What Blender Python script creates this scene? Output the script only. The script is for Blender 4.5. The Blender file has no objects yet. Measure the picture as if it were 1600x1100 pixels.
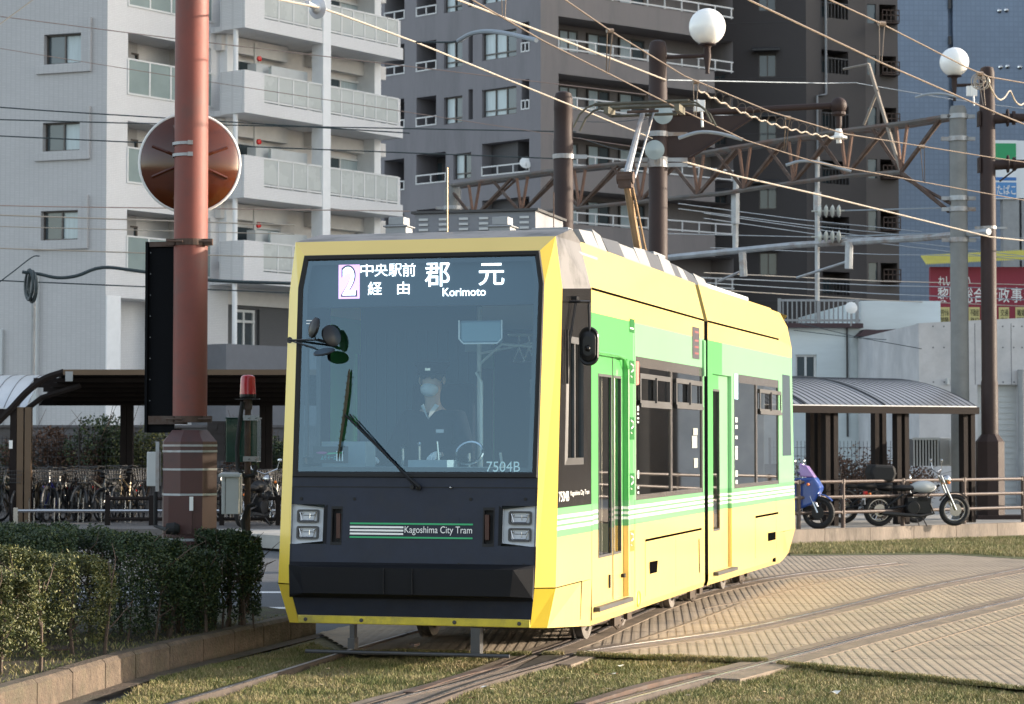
import bpy, bmesh, math, random
from mathutils import Vector, Matrix
random.seed(7)
R = math.radians
C = bpy.context.scene
COL = C.collection
# ---------------------------------------------------------------- camera, sky, sun
F = 3577.0
PITCH = math.atan(138.0 / F)
CAMZ = 1.90
cd = bpy.data.cameras.new('camera')
cam = bpy.data.objects.new('camera', cd)
COL.objects.link(cam)
cam.location = (0, 0, CAMZ)
cam.rotation_euler = (R(90) + PITCH, 0, 0)
cd.sensor_width = 36
cd.lens = F / 1600 * 36
cd.clip_start = 0.5
cd.clip_end = 2000
cd.dof.use_dof = True
cd.dof.focus_distance = 20.2
cd.dof.aperture_fstop = 6.3
C.camera = cam
SUN_AZ, SUN_EL = 80.0, 11.5
W = bpy.data.worlds.new('World')
C.world = W
W.use_nodes = True
nt = W.node_tree
bgn = nt.nodes['Background']
sky = nt.nodes.new('ShaderNodeTexSky')
sky.sky_type = 'NISHITA'
sky.sun_disc = False
sky.sun_elevation = R(SUN_EL)
sky.sun_rotation = R(SUN_AZ)
sky.air_density = 1.0
sky.dust_density = 1.6
sky.ozone_density = 1.2
hz_ = nt.nodes.new('ShaderNodeHueSaturation')
hz_.inputs['Saturation'].default_value = 0.58   # thin winter haze: a paler sky
nt.links.new(sky.outputs[0], hz_.inputs['Color'])
nt.links.new(hz_.outputs[0], bgn.inputs[0])
bgn.inputs[1].default_value = 0.125
sd = bpy.data.lights.new('sun', 'SUN')
sd.energy = 2.5
sd.angle = R(0.5)
sd.color = (1.0, 0.85, 0.68)
so = bpy.data.objects.new('sun', sd)
COL.objects.link(so)
sv = Vector((math.sin(R(SUN_AZ)) * math.cos(R(SUN_EL)), math.cos(R(SUN_AZ)) * math.cos(R(SUN_EL)), math.sin(R(SUN_EL))))
so.rotation_euler = sv.to_track_quat('Z', 'Y').to_euler()
so.location = (60, 10, 20)
C.view_settings.view_transform = 'Standard'
C.view_settings.look = 'None'
C.view_settings.exposure = 1.95
C.view_settings.gamma = 1.0
C.render.engine = 'CYCLES'
C.cycles.max_bounces = 8
C.cycles.transparent_max_bounces = 12

# ---------------------------------------------------------------- picture-to-place helpers (used only to measure where things stand)
def ray(px, py):
    x = (px - 800) / F; u = (550 - py) / F
    c, s = math.cos(PITCH), math.sin(PITCH)
    return Vector((x, c - u * s, s + u * c))
def at(px, py, Y):
    d = ray(px, py)
    return Vector((0, 0, CAMZ)) + d * (Y / d.y)
def gnd(px, py, z=0.0):
    d = ray(px, py)
    return Vector((0, 0, CAMZ)) + d * ((z - CAMZ) / d.z)
def ath(px, py, z):
    return gnd(px, py, z)

# ---------------------------------------------------------------- materials
def N(nt, t, **k):
    n = nt.nodes.new(t)
    for a, b in k.items():
        setattr(n, a, b)
    return n
def mat(name, col, rough=0.6, metal=0.0, var=0.0, vscale=4.0, bump=0.0, bscale=40.0, spec=0.5, coat=0.0, emit=0.0, stretch=None, grime=None, gscale=1.5):
    m = bpy.data.materials.new(name)
    m.use_nodes = True
    nt = m.node_tree
    b = nt.nodes['Principled BSDF']
    b.inputs['Roughness'].default_value = rough
    b.inputs['Metallic'].default_value = metal
    b.inputs['Specular IOR Level'].default_value = spec
    b.inputs['Coat Weight'].default_value = coat
    b.inputs['Coat Roughness'].default_value = 0.08
    c4 = (col[0], col[1], col[2], 1)
    b.inputs['Base Color'].default_value = c4
    tc = N(nt, 'ShaderNodeTexCoord')
    src = tc.outputs['Object']
    if stretch:
        mp = N(nt, 'ShaderNodeMapping')
        mp.inputs['Scale'].default_value = stretch
        nt.links.new(src, mp.inputs[0]); src = mp.outputs[0]
    if var > 0:
        no = N(nt, 'ShaderNodeTexNoise')
        no.inputs['Scale'].default_value = vscale
        no.inputs['Detail'].default_value = 6
        no.inputs['Roughness'].default_value = 0.65
        nt.links.new(src, no.inputs['Vector'])
        rp = N(nt, 'ShaderNodeMapRange')
        rp.inputs['From Min'].default_value = 0.3
        rp.inputs['From Max'].default_value = 0.7
        rp.inputs['To Min'].default_value = 1 - var
        rp.inputs['To Max'].default_value = 1 + var
        nt.links.new(no.outputs[0], rp.inputs[0])
        hs = N(nt, 'ShaderNodeHueSaturation')
        hs.inputs['Color'].default_value = c4
        nt.links.new(rp.outputs[0], hs.inputs['Value'])
        out = hs.outputs[0]
        if grime:
            n2 = N(nt, 'ShaderNodeTexNoise')
            n2.inputs['Scale'].default_value = gscale
            n2.inputs['Detail'].default_value = 8
            n2.inputs['Roughness'].default_value = 0.7
            nt.links.new(src, n2.inputs['Vector'])
            r2 = N(nt, 'ShaderNodeMapRange')
            r2.inputs['From Min'].default_value = 0.48
            r2.inputs['From Max'].default_value = 0.72
            nt.links.new(n2.outputs[0], r2.inputs[0])
            mx = N(nt, 'ShaderNodeMix', data_type='RGBA')
            nt.links.new(r2.outputs[0], mx.inputs[0])
            nt.links.new(out, mx.inputs[6])
            mx.inputs[7].default_value = (grime[0], grime[1], grime[2], 1)
            out = mx.outputs[2]
        nt.links.new(out, b.inputs['Base Color'])
        rr = N(nt, 'ShaderNodeMapRange')
        rr.inputs['To Min'].default_value = max(0.02, rough - 0.08)
        rr.inputs['To Max'].default_value = min(1, rough + 0.12)
        nt.links.new(no.outputs[0], rr.inputs[0])
        nt.links.new(rr.outputs[0], b.inputs['Roughness'])
    if bump > 0:
        nb = N(nt, 'ShaderNodeTexNoise')
        nb.inputs['Scale'].default_value = bscale
        nb.inputs['Detail'].default_value = 5
        nt.links.new(src, nb.inputs['Vector'])
        bp = N(nt, 'ShaderNodeBump')
        bp.inputs['Strength'].default_value = bump
        bp.inputs['Distance'].default_value = 0.02
        nt.links.new(nb.outputs[0], bp.inputs['Height'])
        nt.links.new(bp.outputs[0], b.inputs['Normal'])
    if emit > 0:
        b.inputs['Emission Color'].default_value = c4
        b.inputs['Emission Strength'].default_value = emit
    return m
def tilemat(name, col, w=0.1, h=0.05, mort=0.8, rough=0.5, var=0.06, xyz='xz', mw=0.006):
    m = mat(name, col, rough, var=var, vscale=0.35)
    nt = m.node_tree
    b = nt.nodes['Principled BSDF']
    l = b.inputs['Base Color'].links[0]
    src = l.from_socket
    tc = N(nt, 'ShaderNodeTexCoord')
    sp = N(nt, 'ShaderNodeSeparateXYZ')
    nt.links.new(tc.outputs['Object'], sp.inputs[0])
    ad = N(nt, 'ShaderNodeMath', operation='ADD')
    nt.links.new(sp.outputs[0], ad.inputs[0]); nt.links.new(sp.outputs[1], ad.inputs[1])
    cb = N(nt, 'ShaderNodeCombineXYZ')
    nt.links.new(ad.outputs[0], cb.inputs[0]); nt.links.new(sp.outputs[2], cb.inputs[1])
    br = N(nt, 'ShaderNodeTexBrick')
    br.inputs['Scale'].default_value = 1.0
    br.inputs['Brick Width'].default_value = w
    br.inputs['Row Height'].default_value = h
    br.inputs['Mortar Size'].default_value = mw
    br.inputs['Color1'].default_value = (1, 1, 1, 1)
    br.inputs['Color2'].default_value = (.93, .93, .93, 1)
    br.inputs['Mortar'].default_value = (mort, mort, mort, 1)
    br.offset = 0.5 if xyz == 'brick' else 0.0
    nt.links.new(cb.outputs[0], br.inputs['Vector'])
    mx = N(nt, 'ShaderNodeMix', data_type='RGBA', blend_type='MULTIPLY')
    mx.inputs[0].default_value = 1
    nt.links.new(src, mx.inputs[6]); nt.links.new(br.outputs[0], mx.inputs[7])
    nt.links.new(mx.outputs[2], b.inputs['Base Color'])
    return m
def glassmat(name, tint, refl=0.08, rough=0.02, ior=1.5, gtint=(1, 1, 1)):
    m = bpy.data.materials.new(name)
    m.use_nodes = True
    nt = m.node_tree
    nt.nodes.clear()
    o = N(nt, 'ShaderNodeOutputMaterial')
    tr = N(nt, 'ShaderNodeBsdfTransparent'); tr.inputs[0].default_value = (*tint, 1)
    gl = N(nt, 'ShaderNodeBsdfGlossy'); gl.inputs['Roughness'].default_value = rough; gl.inputs[0].default_value = (*gtint, 1)
    fr = N(nt, 'ShaderNodeFresnel'); fr.inputs[0].default_value = ior
    ad = N(nt, 'ShaderNodeMath', operation='ADD', use_clamp=True); ad.inputs[1].default_value = refl
    nt.links.new(fr.outputs[0], ad.inputs[0])
    mx = N(nt, 'ShaderNodeMixShader')
    nt.links.new(ad.outputs[0], mx.inputs[0]); nt.links.new(tr.outputs[0], mx.inputs[1]); nt.links.new(gl.outputs[0], mx.inputs[2])
    nt.links.new(mx.outputs[0], o.inputs[0])
    return m
M = {}
M['yellow'] = mat('yellow_paint', (.82, .585, .06), .32, var=.04, vscale=1.2, coat=.5)
M['silver'] = mat('silver_paint', (.17, .165, .165), .45, .2, var=.1, vscale=2, grime=(.03, .03, .03), gscale=2.4)
M['blackp'] = mat('black_paint', (.012, .012, .013), .35, var=.1, spec=.35)
M['slate'] = mat('slate_panel', (.021, .026, .042), .55, spec=.3, var=.25, vscale=3, bump=.03, grime=(.026, .029, .04), gscale=5)
M['bumper'] = mat('black_bumper', (.005, .0055, .008), .6, spec=.25, var=.2, vscale=5)
M['rubber'] = mat('rubber', (.012, .012, .013), .75, var=.2)
M['dgrey'] = mat('dark_grey_metal', (.06, .06, .062), .5, .2, var=.2)
M['grey'] = mat('grey_metal', (.28, .29, .30), .5, .3, var=.12)
M['lgrey'] = mat('light_grey_paint', (.50, .52, .52), .5, var=.08, vscale=2)
M['white'] = mat('white_paint', (.78, .78, .76), .5, var=.05)
M['whitegloss'] = mat('white_decal', (.85, .85, .82), .3)
M['chrome'] = mat('chrome', (.6, .6, .6), .15, 1.0)
M['steel'] = mat('worn_steel', (.33, .31, .29), .38, .9, var=.25, vscale=6)
M['rust'] = mat('rusty_steel', (.085, .052, .038), .8, .1, var=.35, vscale=5, grime=(.12, .10, .09), gscale=4)
M['galv'] = mat('galvanised_steel', (.36, .38, .40), .5, .5, var=.18, vscale=5, grime=(.22, .14, .09), gscale=1.3)
M['brown'] = mat('brown_pole_paint', (.040, .026, .024), .6, var=.15, vscale=3, spec=.25)
M['redpole'] = mat('red_brown_pole_paint', (.19, .050, .036), .6, var=.14, vscale=2.2, bump=.04, bscale=60, grime=(.13, .055, .045), gscale=2.5)
M['glass'] = glassmat('clear_glass', (.55, .68, .72), .02)
M['wind'] = glassmat('windscreen_glass', (.70, .84, .90), .075, gtint=(.55, .76, .92))
M['darkglass'] = glassmat('tinted_glass', (.46, .45, .43), .18)
M['bglass'] = mat('building_glass', (.05, .07, .08), .06, spec=.8, var=.2, vscale=.8)
M['curtain'] = mat('pale_curtain', (.42, .50, .52), .35, var=.12, vscale=3, stretch=(6, 6, .4), coat=.6)
M['frost'] = mat('frosted_panel', (.52, .54, .52), .25, var=.05, vscale=.7, coat=.5)
M['ledw'] = mat('led_white', (1, 1, 1), .5, emit=1.1)
M['ledp'] = mat('led_pink', (.85, .42, .78), .5, emit=.5)
M['ledr'] = mat('led_red', (1, .15, .08), .5, emit=1.5)
M['concrete'] = mat('concrete', (.50, .50, .51), .85, var=.16, vscale=1.1, bump=.15, bscale=30, grime=(.40, .41, .43), gscale=.7)
M['kerb'] = mat('kerb_stone', (.105, .078, .056), .9, var=.45, vscale=9, bump=.9, bscale=45, grime=(.07, .065, .04), gscale=3)
M['soil'] = mat('soil', (.05, .04, .025), 1, var=.4, vscale=8, bump=.8, bscale=40, grime=(.06, .075, .02), gscale=3)
M['asphalt'] = mat('asphalt', (.085, .09, .10), .9, var=.15, vscale=3, bump=.3, bscale=120)
M['orange'] = mat('orange_plastic', (.8, .22, .04), .3)
M['red'] = mat('red_plastic', (.6, .02, .02), .25)
M['blue'] = mat('blue_plastic', (.02, .07, .30), .3, coat=.5)
M['greenline'] = mat('green_decal', (.02, .38, .14), .4)
M['skin'] = mat('skin', (.6, .40, .30), .55)
M['navy'] = mat('navy_cloth', (.010, .012, .022), .9, spec=.2)
M['mask'] = mat('white_mask', (.75, .78, .8), .8)
M['hair'] = mat('black_hair', (.01, .009, .008), .6)

# ---------------------------------------------------------------- mesh builder
class MB:
    def __init__(s, M4=None, f=None):
        s.v = []; s.f = []; s.mi = []; s.M = M4; s.fn = f; s.cur = 0
    def p(s, c):
        c = Vector(c)
        if s.fn: c = Vector(s.fn(c))
        if s.M is not None: c = s.M @ c
        s.v.append(c); return len(s.v) - 1
    def face(s, pts, mi=None):
        s.f.append([s.p(q) for q in pts]); s.mi.append(s.cur if mi is None else mi)
    def box(s, x0, x1, y0, y1, z0, z1, mi=None):
        if x0 > x1: x0, x1 = x1, x0
        if y0 > y1: y0, y1 = y1, y0
        if z0 > z1: z0, z1 = z1, z0
        a = [s.p(q) for q in ((x0, y0, z0), (x1, y0, z0), (x1, y1, z0), (x0, y1, z0), (x0, y0, z1), (x1, y0, z1), (x1, y1, z1), (x0, y1, z1))]
        for q in ((0, 3, 2, 1), (4, 5, 6, 7), (0, 1, 5, 4), (1, 2, 6, 5), (2, 3, 7, 6), (3, 0, 4, 7)):
            s.f.append([a[i] for i in q]); s.mi.append(s.cur if mi is None else mi)
        return s
    def prism(s, poly, off, mi=None):
        off = Vector(off); n = len(poly)
        a = [s.p(Vector(q)) for q in poly]; b = [s.p(Vector(q) + off) for q in poly]
        k = s.cur if mi is None else mi
        s.f.append(a[::-1]); s.mi.append(k); s.f.append(b); s.mi.append(k)
        for i in range(n):
            j = (i + 1) % n
            s.f.append([a[i], a[j], b[j], b[i]]); s.mi.append(k)
        return s
    def tube(s, pts, r, n=8, cap=True, mi=None):
        pts = [Vector(q) for q in pts]
        rs = r if isinstance(r, (list, tuple)) else [r] * len(pts)
        k = s.cur if mi is None else mi
        rings = []
        up = None
        for i, q in enumerate(pts):
            d = (pts[min(i + 1, len(pts) - 1)] - pts[max(i - 1, 0)])
            if d.length < 1e-9: d = Vector((0, 0, 1))
            d.normalize()
            if up is None:
                up = Vector((0, 0, 1)) if abs(d.z) < .9 else Vector((1, 0, 0))
            a = d.cross(up)
            if a.length < 1e-5: a = d.orthogonal()
            a.normalize(); b = a.cross(d).normalized(); up = b
            rings.append([s.p(q + (a * math.cos(t) + b * math.sin(t)) * rs[i]) for t in [2 * math.pi * j / n for j in range(n)]])
        for i in range(len(rings) - 1):
            for j in range(n):
                jj = (j + 1) % n
                s.f.append([rings[i][j], rings[i][jj], rings[i + 1][jj], rings[i + 1][j]]); s.mi.append(k)
        if cap:
            s.f.append(rings[0][::-1]); s.mi.append(k); s.f.append(rings[-1]); s.mi.append(k)
        return s
    def lathe(s, prof, c, axis=(0, 0, 1), n=20, mi=None):
        ax = Vector(axis).normalized(); c = Vector(c)
        a = ax.orthogonal().normalized(); b = ax.cross(a)
        k = s.cur if mi is None else mi
        rings = []
        for r, h in prof:
            rings.append([s.p(c + ax * h + (a * math.cos(t) + b * math.sin(t)) * max(r, 1e-4)) for t in [2 * math.pi * j / n for j in range(n)]])
        for i in range(len(rings) - 1):
            for j in range(n):
                jj = (j + 1) % n
                s.f.append([rings[i][j], rings[i][jj], rings[i + 1][jj], rings[i + 1][j]]); s.mi.append(k)
        s.f.append(rings[0][::-1]); s.mi.append(k); s.f.append(rings[-1]); s.mi.append(k)
        return s
    def ball(s, c, r, n=16, sc=(1, 1, 1), mi=None):
        m = n // 2
        pr = [(math.sin(math.pi * i / m), -math.cos(math.pi * i / m)) for i in range(m + 1)]
        k = s.cur if mi is None else mi
        c = Vector(c); rings = []
        for a, h in pr:
            rings.append([s.p(c + Vector((a * math.cos(t) * r * sc[0], a * math.sin(t) * r * sc[1], h * r * sc[2]))) for t in [2 * math.pi * j / n for j in range(n)]])
        for i in range(m):
            for j in range(n):
                jj = (j + 1) % n
                s.f.append([rings[i][j], rings[i][jj], rings[i + 1][jj], rings[i + 1][j]]); s.mi.append(k)
        return s
    def torus(s, c, axis, R0, r, n=28, m=6, mi=None):
        ax = Vector(axis).normalized(); a = ax.orthogonal().normalized(); b = ax.cross(a); c = Vector(c)
        k = s.cur if mi is None else mi
        rg = []
        for i in range(n):
            t = 2 * math.pi * i / n; d = a * math.cos(t) + b * math.sin(t)
            rg.append([s.p(c + d * (R0 + r * math.cos(w)) + ax * r * math.sin(w)) for w in [2 * math.pi * j / m for j in range(m)]])
        for i in range(n):
            ii = (i + 1) % n
            for j in range(m):
                jj = (j + 1) % m
                s.f.append([rg[i][j], rg[ii][j], rg[ii][jj], rg[i][jj]]); s.mi.append(k)
        return s
    def wall(s, x0, x1, z0, z1, holes=(), dep=0.2, y=0.0, back=False, mi=None):
        xs = sorted(set([x0, x1] + [min(max(h[i], x0), x1) for h in holes for i in (0, 1)]))
        zs = sorted(set([z0, z1] + [min(max(h[i], z0), z1) for h in holes for i in (2, 3)]))
        for i in range(len(xs) - 1):
            for j in range(len(zs) - 1):
                cx = (xs[i] + xs[i + 1]) / 2; cz = (zs[j] + zs[j + 1]) / 2
                if any(h[0] < cx < h[1] and h[2] < cz < h[3] for h in holes): continue
                s.face([(xs[i], y, zs[j]), (xs[i + 1], y, zs[j]), (xs[i + 1], y, zs[j + 1]), (xs[i], y, zs[j + 1])], mi)
        for h in holes:
            a, b, c, d = h[:4]; e = y + (h[4] if len(h) > 4 else dep)
            s.face([(a, y, c), (a, e, c), (b, e, c), (b, y, c)], mi)
            s.face([(a, y, d), (b, y, d), (b, e, d), (a, e, d)], mi)
            s.face([(a, y, c), (a, y, d), (a, e, d), (a, e, c)], mi)
            s.face([(b, y, c), (b, e, c), (b, e, d), (b, y, d)], mi)
            if back or len(h) > 4: s.face([(a, e, c), (b, e, c), (b, e, d), (a, e, d)], mi)
        return s
    def build(s, name, mats, parent=None, smooth=False, fix=True, bevel=0.0):
        me = bpy.data.meshes.new(name)
        me.from_pydata([tuple(q) for q in s.v], [], s.f)
        if not isinstance(mats, (list, tuple)): mats = [mats]
        for m in mats: me.materials.append(M[m] if isinstance(m, str) else m)
        if len(mats) > 1: me.polygons.foreach_set('material_index', s.mi)
        if fix:
            bm = bmesh.new(); bm.from_mesh(me)
            bmesh.ops.recalc_face_normals(bm, faces=bm.faces); bm.to_mesh(me); bm.free()
        if smooth:
            me.polygons.foreach_set('use_smooth', [True] * len(me.polygons))
            try: me.set_sharp_from_angle(angle=R(40))
            except Exception: pass
        o = bpy.data.objects.new(name, me)
        COL.objects.link(o)
        if parent is not None: o.parent = parent
        if bevel > 0:
            b = o.modifiers.new('bevel', 'BEVEL'); b.width = bevel; b.segments = 2; b.limit_method = 'ANGLE'; b.angle_limit = R(35)
        return o
def tag(o, label=None, cat=None, group=None, kind=None):
    if label: o['label'] = label
    if cat: o['category'] = cat
    if group: o['group'] = group
    if kind: o['kind'] = kind
    return o
def empty(name, loc=(0, 0, 0), rz=0.0, label=None, cat=None, group=None):
    o = bpy.data.objects.new(name, None)
    COL.objects.link(o); o.location = loc; o.rotation_euler = (0, 0, rz); o.empty_display_size = .2
    return tag(o, label, cat, group)
def kids(o): return [c for c in bpy.data.objects if c.parent == o]
def dup(o, loc, rz, label=None, group=None, parent=None, sc=None):
    ch = kids(o)
    r = o.copy(); COL.objects.link(r)
    if parent is None:
        r.location = loc; r.rotation_euler = (0, 0, rz)
        if sc: r.scale = (sc, sc, sc)
        if label: r['label'] = label
        if group: r['group'] = group
    else: r.parent = parent
    for c in ch: dup(c, None, None, parent=r)
    return r
def text(name, s, o, xd, yd, w, h, m, parent=None, ext=0.002, bold=0.0):
    """flat raised lettering fitted into a w x h rectangle whose lower-left corner is o"""
    cu = bpy.data.curves.new(name, 'FONT'); cu.body = s; cu.extrude = 0; cu.offset = bold
    t = bpy.data.objects.new(name, cu); COL.objects.link(t)
    bpy.context.view_layer.update()
    dg = bpy.context.evaluated_depsgraph_get()
    me = bpy.data.meshes.new_from_object(t.evaluated_get(dg))
    bpy.data.objects.remove(t)
    xs = [v.co.x for v in me.vertices]; ys = [v.co.y for v in me.vertices]
    ax, bx, ay, by = min(xs), max(xs), min(ys), max(ys)
    o = Vector(o); xd = Vector(xd).normalized(); yd = Vector(yd).normalized()
    for v in me.vertices:
        v.co = o + xd * ((v.co.x - ax) / (bx - ax) * w) + yd * ((v.co.y - ay) / (by - ay) * h)
    me.materials.clear(); me.materials.append(M[m] if isinstance(m, str) else m)
    ob = bpy.data.objects.new(name, me); COL.objects.link(ob)
    if parent is not None: ob.parent = parent
    return ob
# ================================================================ GROUND, TRACK, KERBS
def sheet(name, poly, z, m, kind='structure'):
    b = MB(); b.face([(q[0], q[1], z) for q in poly])
    return tag(b.build(name, m), kind=kind)
def G(*pts): return [gnd(a, b).to_2d() for a, b in pts]
sheet('ground', [(-500, -40), (500, -40), (500, 700), (-500, 700)], -.09, 'asphalt')
M['turfsoil'] = mat('turf_soil', (.12, .105, .05), 1, var=.45, vscale=9, bump=.6, bscale=60, grime=(.15, .12, .065), gscale=2.4)
M['farturf'] = mat('far_turf', (.085, .092, .032), 1, var=.35, vscale=6, bump=.8, bscale=70)
sheet('turf_ground', [(-3.45, 8), (9, 8), (9, 23), (-1.4, 25), (-2.9, 18)], -.045, 'turfsoil')
M['roadline'] = mat('road_line', (.7, .7, .7), .7, var=.1)
road = MB(); road.face([(-40, 22.5, -.05), (-2.3, 26, -.05), (1.0, 41.0, -.05), (-40, 43, -.05)])
tag(road.build('road', 'asphalt'), kind='structure')
rl = MB()
for y0, y1 in ((924, 926.5), (948.5, 951)):
    a = [gnd(-200, y0, -.046), gnd(470, y0, -.046), gnd(470, y1, -.046), gnd(-200, y1, -.046)]
    rl.face(a)
tag(rl.build('road_marking', 'roadline'), kind='structure')
# ribbed concrete paving
M['pave'] = mat('paving_concrete', (.31, .25, .185), .85, var=.16, vscale=2.6, bump=.3, bscale=90, grime=(.20, .165, .13), gscale=1.1)
M['band'] = mat('track_band_concrete', (.20, .155, .115), .8, var=.3, vscale=4, bump=.3, bscale=70, grime=(.11, .085, .07), gscale=2.5)
def clip_line(poly, c, d):
    """parameter interval(s) of line c+t*d inside polygon"""
    ts = []
    n = len(poly)
    for i in range(n):
        a, b = Vector(poly[i]), Vector(poly[(i + 1) % n]); e = b - a
        den = d.x * e.y - d.y * e.x
        if abs(den) < 1e-9: continue
        w = a - c
        t = (w.x * e.y - w.y * e.x) / den; s = (w.x * d.y - w.y * d.x) / den
        if 0 <= s < 1: ts.append(t)
    ts.sort()
    return [(ts[i], ts[i + 1]) for i in range(0, len(ts) - 1, 2)]
def ribbed(name, poly, yaw, z=-.004, sp=.088, dep=.0038, joints=1.35):
    b = MB()
    poly = [Vector(q) for q in poly]
    d = Vector((math.sin(yaw), math.cos(yaw))); nrm = Vector((d.y, -d.x))
    lo = min(q.dot(nrm) for q in poly); hi = max(q.dot(nrm) for q in poly)
    k = lo
    while k < hi:
        c = nrm * (k + sp * .35)
        for t0, t1 in clip_line(poly, c, d):
            jj = [t0]
            j = math.floor(t0 / joints) * joints
            while j < t1:
                if j > t0 + .02: jj.append(j)
                j += joints
            jj.append(t1)
            for a, e in zip(jj[:-1], jj[1:]):
                e -= .02
                if e <= a: continue
                pts = []
                for off, zz in ((-.036, z - dep), (-.022, z), (.008, z), (.049, z - dep * .95)):
                    pts.append((off, zz))
                A = [(*(c + nrm * o + d * a), zz) for o, zz in pts]; B = [(*(c + nrm * o + d * e), zz) for o, zz in pts]
                for i in range(3): b.face([A[i], A[i + 1], B[i + 1], B[i]])
                b.face(A); b.face(B[::-1])
        k += sp
    b.face([(*q, z - dep * .8) for q in poly])
    return tag(b.build(name, 'pave', fix=False), kind='structure')
pv = G((560, 1022), (925, 1024), (1195, 1033)) + G((1245, 1040), (1600, 1076), (1660, 1082)) + [(30, 24), (30, 38)] + G((1605, 874), (1480, 866), (1230, 868)) + [(2.5, 46), (.2, 40), (-1.0, 30), (-1.6, 24), (-1.9, 22.8)]
ribbed('track_paving', pv, R(3.5))
sheet('turf', G((1235, 868), (1480, 866), (1605, 874)) + [(40, 37), (40, 62)] + G((1600, 836), (1230, 850)), -.001, 'farturf')
lt = MB()
def gutter(pts, w, z):
    for a, b_ in zip(pts[:-1], pts[1:]):
        lt.face([(a[0], a[1], z), (a[0] + w, a[1] - .05, z), (b_[0] + w, b_[1] - .05, z), (b_[0], b_[1], z)])
# kerb of the planter: separate blocks
KP = G((65, 1100), (223, 1050), (382, 1012), (477, 989))
KP = [KP[0] + (KP[0] - KP[1]) * 1.0] + KP + [KP[-1] + (KP[-1] - KP[-2]) * .35]
gutter(KP, .16, -.034)
tag(lt.build('gutter', 'kerb'), kind='structure')
def along(pts, step):
    out = [pts[0]]; carry = 0
    for a, b in zip(pts[:-1], pts[1:]):
        L = (b - a).length; t = step - carry
        while t < L:
            out.append(a + (b - a) * t / L); t += step
        carry = L - (t - step)
    return out
kk = along(KP, .74)
kb = MB()
for a, b in zip(kk[:-1], kk[1:]):
    d = (b - a).normalized(); n = Vector((-d.y, d.x)); a2 = a + d * .008; b2 = b - d * .008
    w = .17; h = .19; ba = .03; j = random.uniform(-.004, .004)
    q = [(a2, 0), (b2, 0), (b2 + n * w, 0), (a2 + n * w, 0)]
    lo = [(*v, -.09) for v, _ in q]; mid = [(*v, h - ba + j) for v, _ in q]
    ins = [a2 + n * ba, b2 + n * ba, b2 + n * (w - ba), a2 + n * (w - ba)]
    top = [(*v, h + j) for v in ins]
    for i in range(4):
        k = (i + 1) % 4
        kb.face([lo[i], lo[k], mid[k], mid[i]]); kb.face([mid[i], mid[k], top[k], top[i]])
    kb.face(top)
tag(kb.build('kerb', 'kerb'), kind='structure')
inner = [k + Vector((-.16, .06)) for k in KP]
sheet('planting_bed', inner + [(-2.6, 24.2), (-9, 24.2), (-9, 15)], .15, 'soil')
mh = MB(); mh.lathe([(0, .155), (.2, .158), (.22, .16), (.22, .15)], (*gnd(75, 1012, .16).to_2d(), 0), n=24)
tag(mh.build('manhole_cover', 'rust'), 'rusty round cover lying on the soil under the leftmost bush', 'manhole cover')
# right-hand pavement with its kerb
k0, k1 = gnd(1250, 848).to_2d(), gnd(1600, 835).to_2d(); kd = (k1 - k0).normalized()
A = k0 - kd * 9; B = k1 + kd * 30; kn = Vector((-kd.y, kd.x))
KA = A
pb = MB()
M['walkway'] = mat('pavement_concrete', (.34, .33, .31), .9, var=.18, vscale=1.2, bump=.2, bscale=50)  # grey concrete of the right-hand pavement
pb.prism([(*A, 0), (*B, 0), (*(B + kn * 60), 0), (*(A + kn * 60), 0)], (0, 0, .235))
o = tag(pb.build('pavement', 'walkway'), kind='structure')
kb = MB(); L = (B - A).length; i = 0
while i * 1.2 < L:
    a = A + kd * (i * 1.2 + .004); b = A + kd * (i * 1.2 + 1.192)
    kb.prism([(*(a - kn * .05), -.05), (*(b - kn * .05), -.05), (*(b + kn * .15), -.05), (*(a + kn * .15), -.05)], (0, 0, .295)); i += 1
tag(kb.build('pavement_kerb', mat('kerb_concrete', (.24, .20, .165), .9, var=.35, vscale=2, bump=.4, bscale=30, grime=(.11, .095, .08), gscale=2.5, stretch=(1, 1, .3))), kind='structure')
_f = MB(); _f.prism([(-60, 43.5, -.05), (-1.2, 43.0, -.05), (1.5, 62, -.05), (-60, 62, -.05)], (0, 0, .29)); tag(_f.build('far_pavement', mat('dark_pavement', (.13, .12, .115), .9, var=.2, vscale=1)), kind='structure')
# rails
def smooth_path(pts, n=8):
    pts = [Vector(p) for p in pts]; out = []
    P = [pts[0] * 2 - pts[1]] + pts + [pts[-1] * 2 - pts[-2]]
    for i in range(1, len(P) - 2):
        for k in range(n):
            t = k / n
            out.append(.5 * ((2 * P[i]) + (-P[i - 1] + P[i + 1]) * t + (2 * P[i - 1] - 5 * P[i] + 4 * P[i + 1] - P[i + 2]) * t * t + (-P[i - 1] + 3 * P[i] - 3 * P[i + 1] + P[i + 2]) * t ** 3))
    out.append(pts[-1]); return out
def strip(b, path, o0, o1, z0, z1, mi=0):
    """extruded bar following path between lateral offsets o0..o1"""
    P = []
    for i, p in enumerate(path):
        d = (path[min(i + 1, len(path) - 1)] - path[max(i - 1, 0)]).normalized(); n = Vector((d.y, -d.x))
        P.append([(*(p + n * o0), z0), (*(p + n * o0), z1), (*(p + n * o1), z1), (*(p + n * o1), z0)])
    for a, c in zip(P[:-1], P[1:]):
        for i in range(3): b.face([a[i], a[i + 1], c[i + 1], c[i]], mi)
    b.face(P[0], mi); b.face(P[-1][::-1], mi)
M['railtop'] = mat('polished_rail', (.42, .42, .44), .28, 1.0, var=.12, vscale=3)
M['railside'] = mat('rusty_rail_side', (.065, .05, .042), .65, .3, var=.35, vscale=8)
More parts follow.
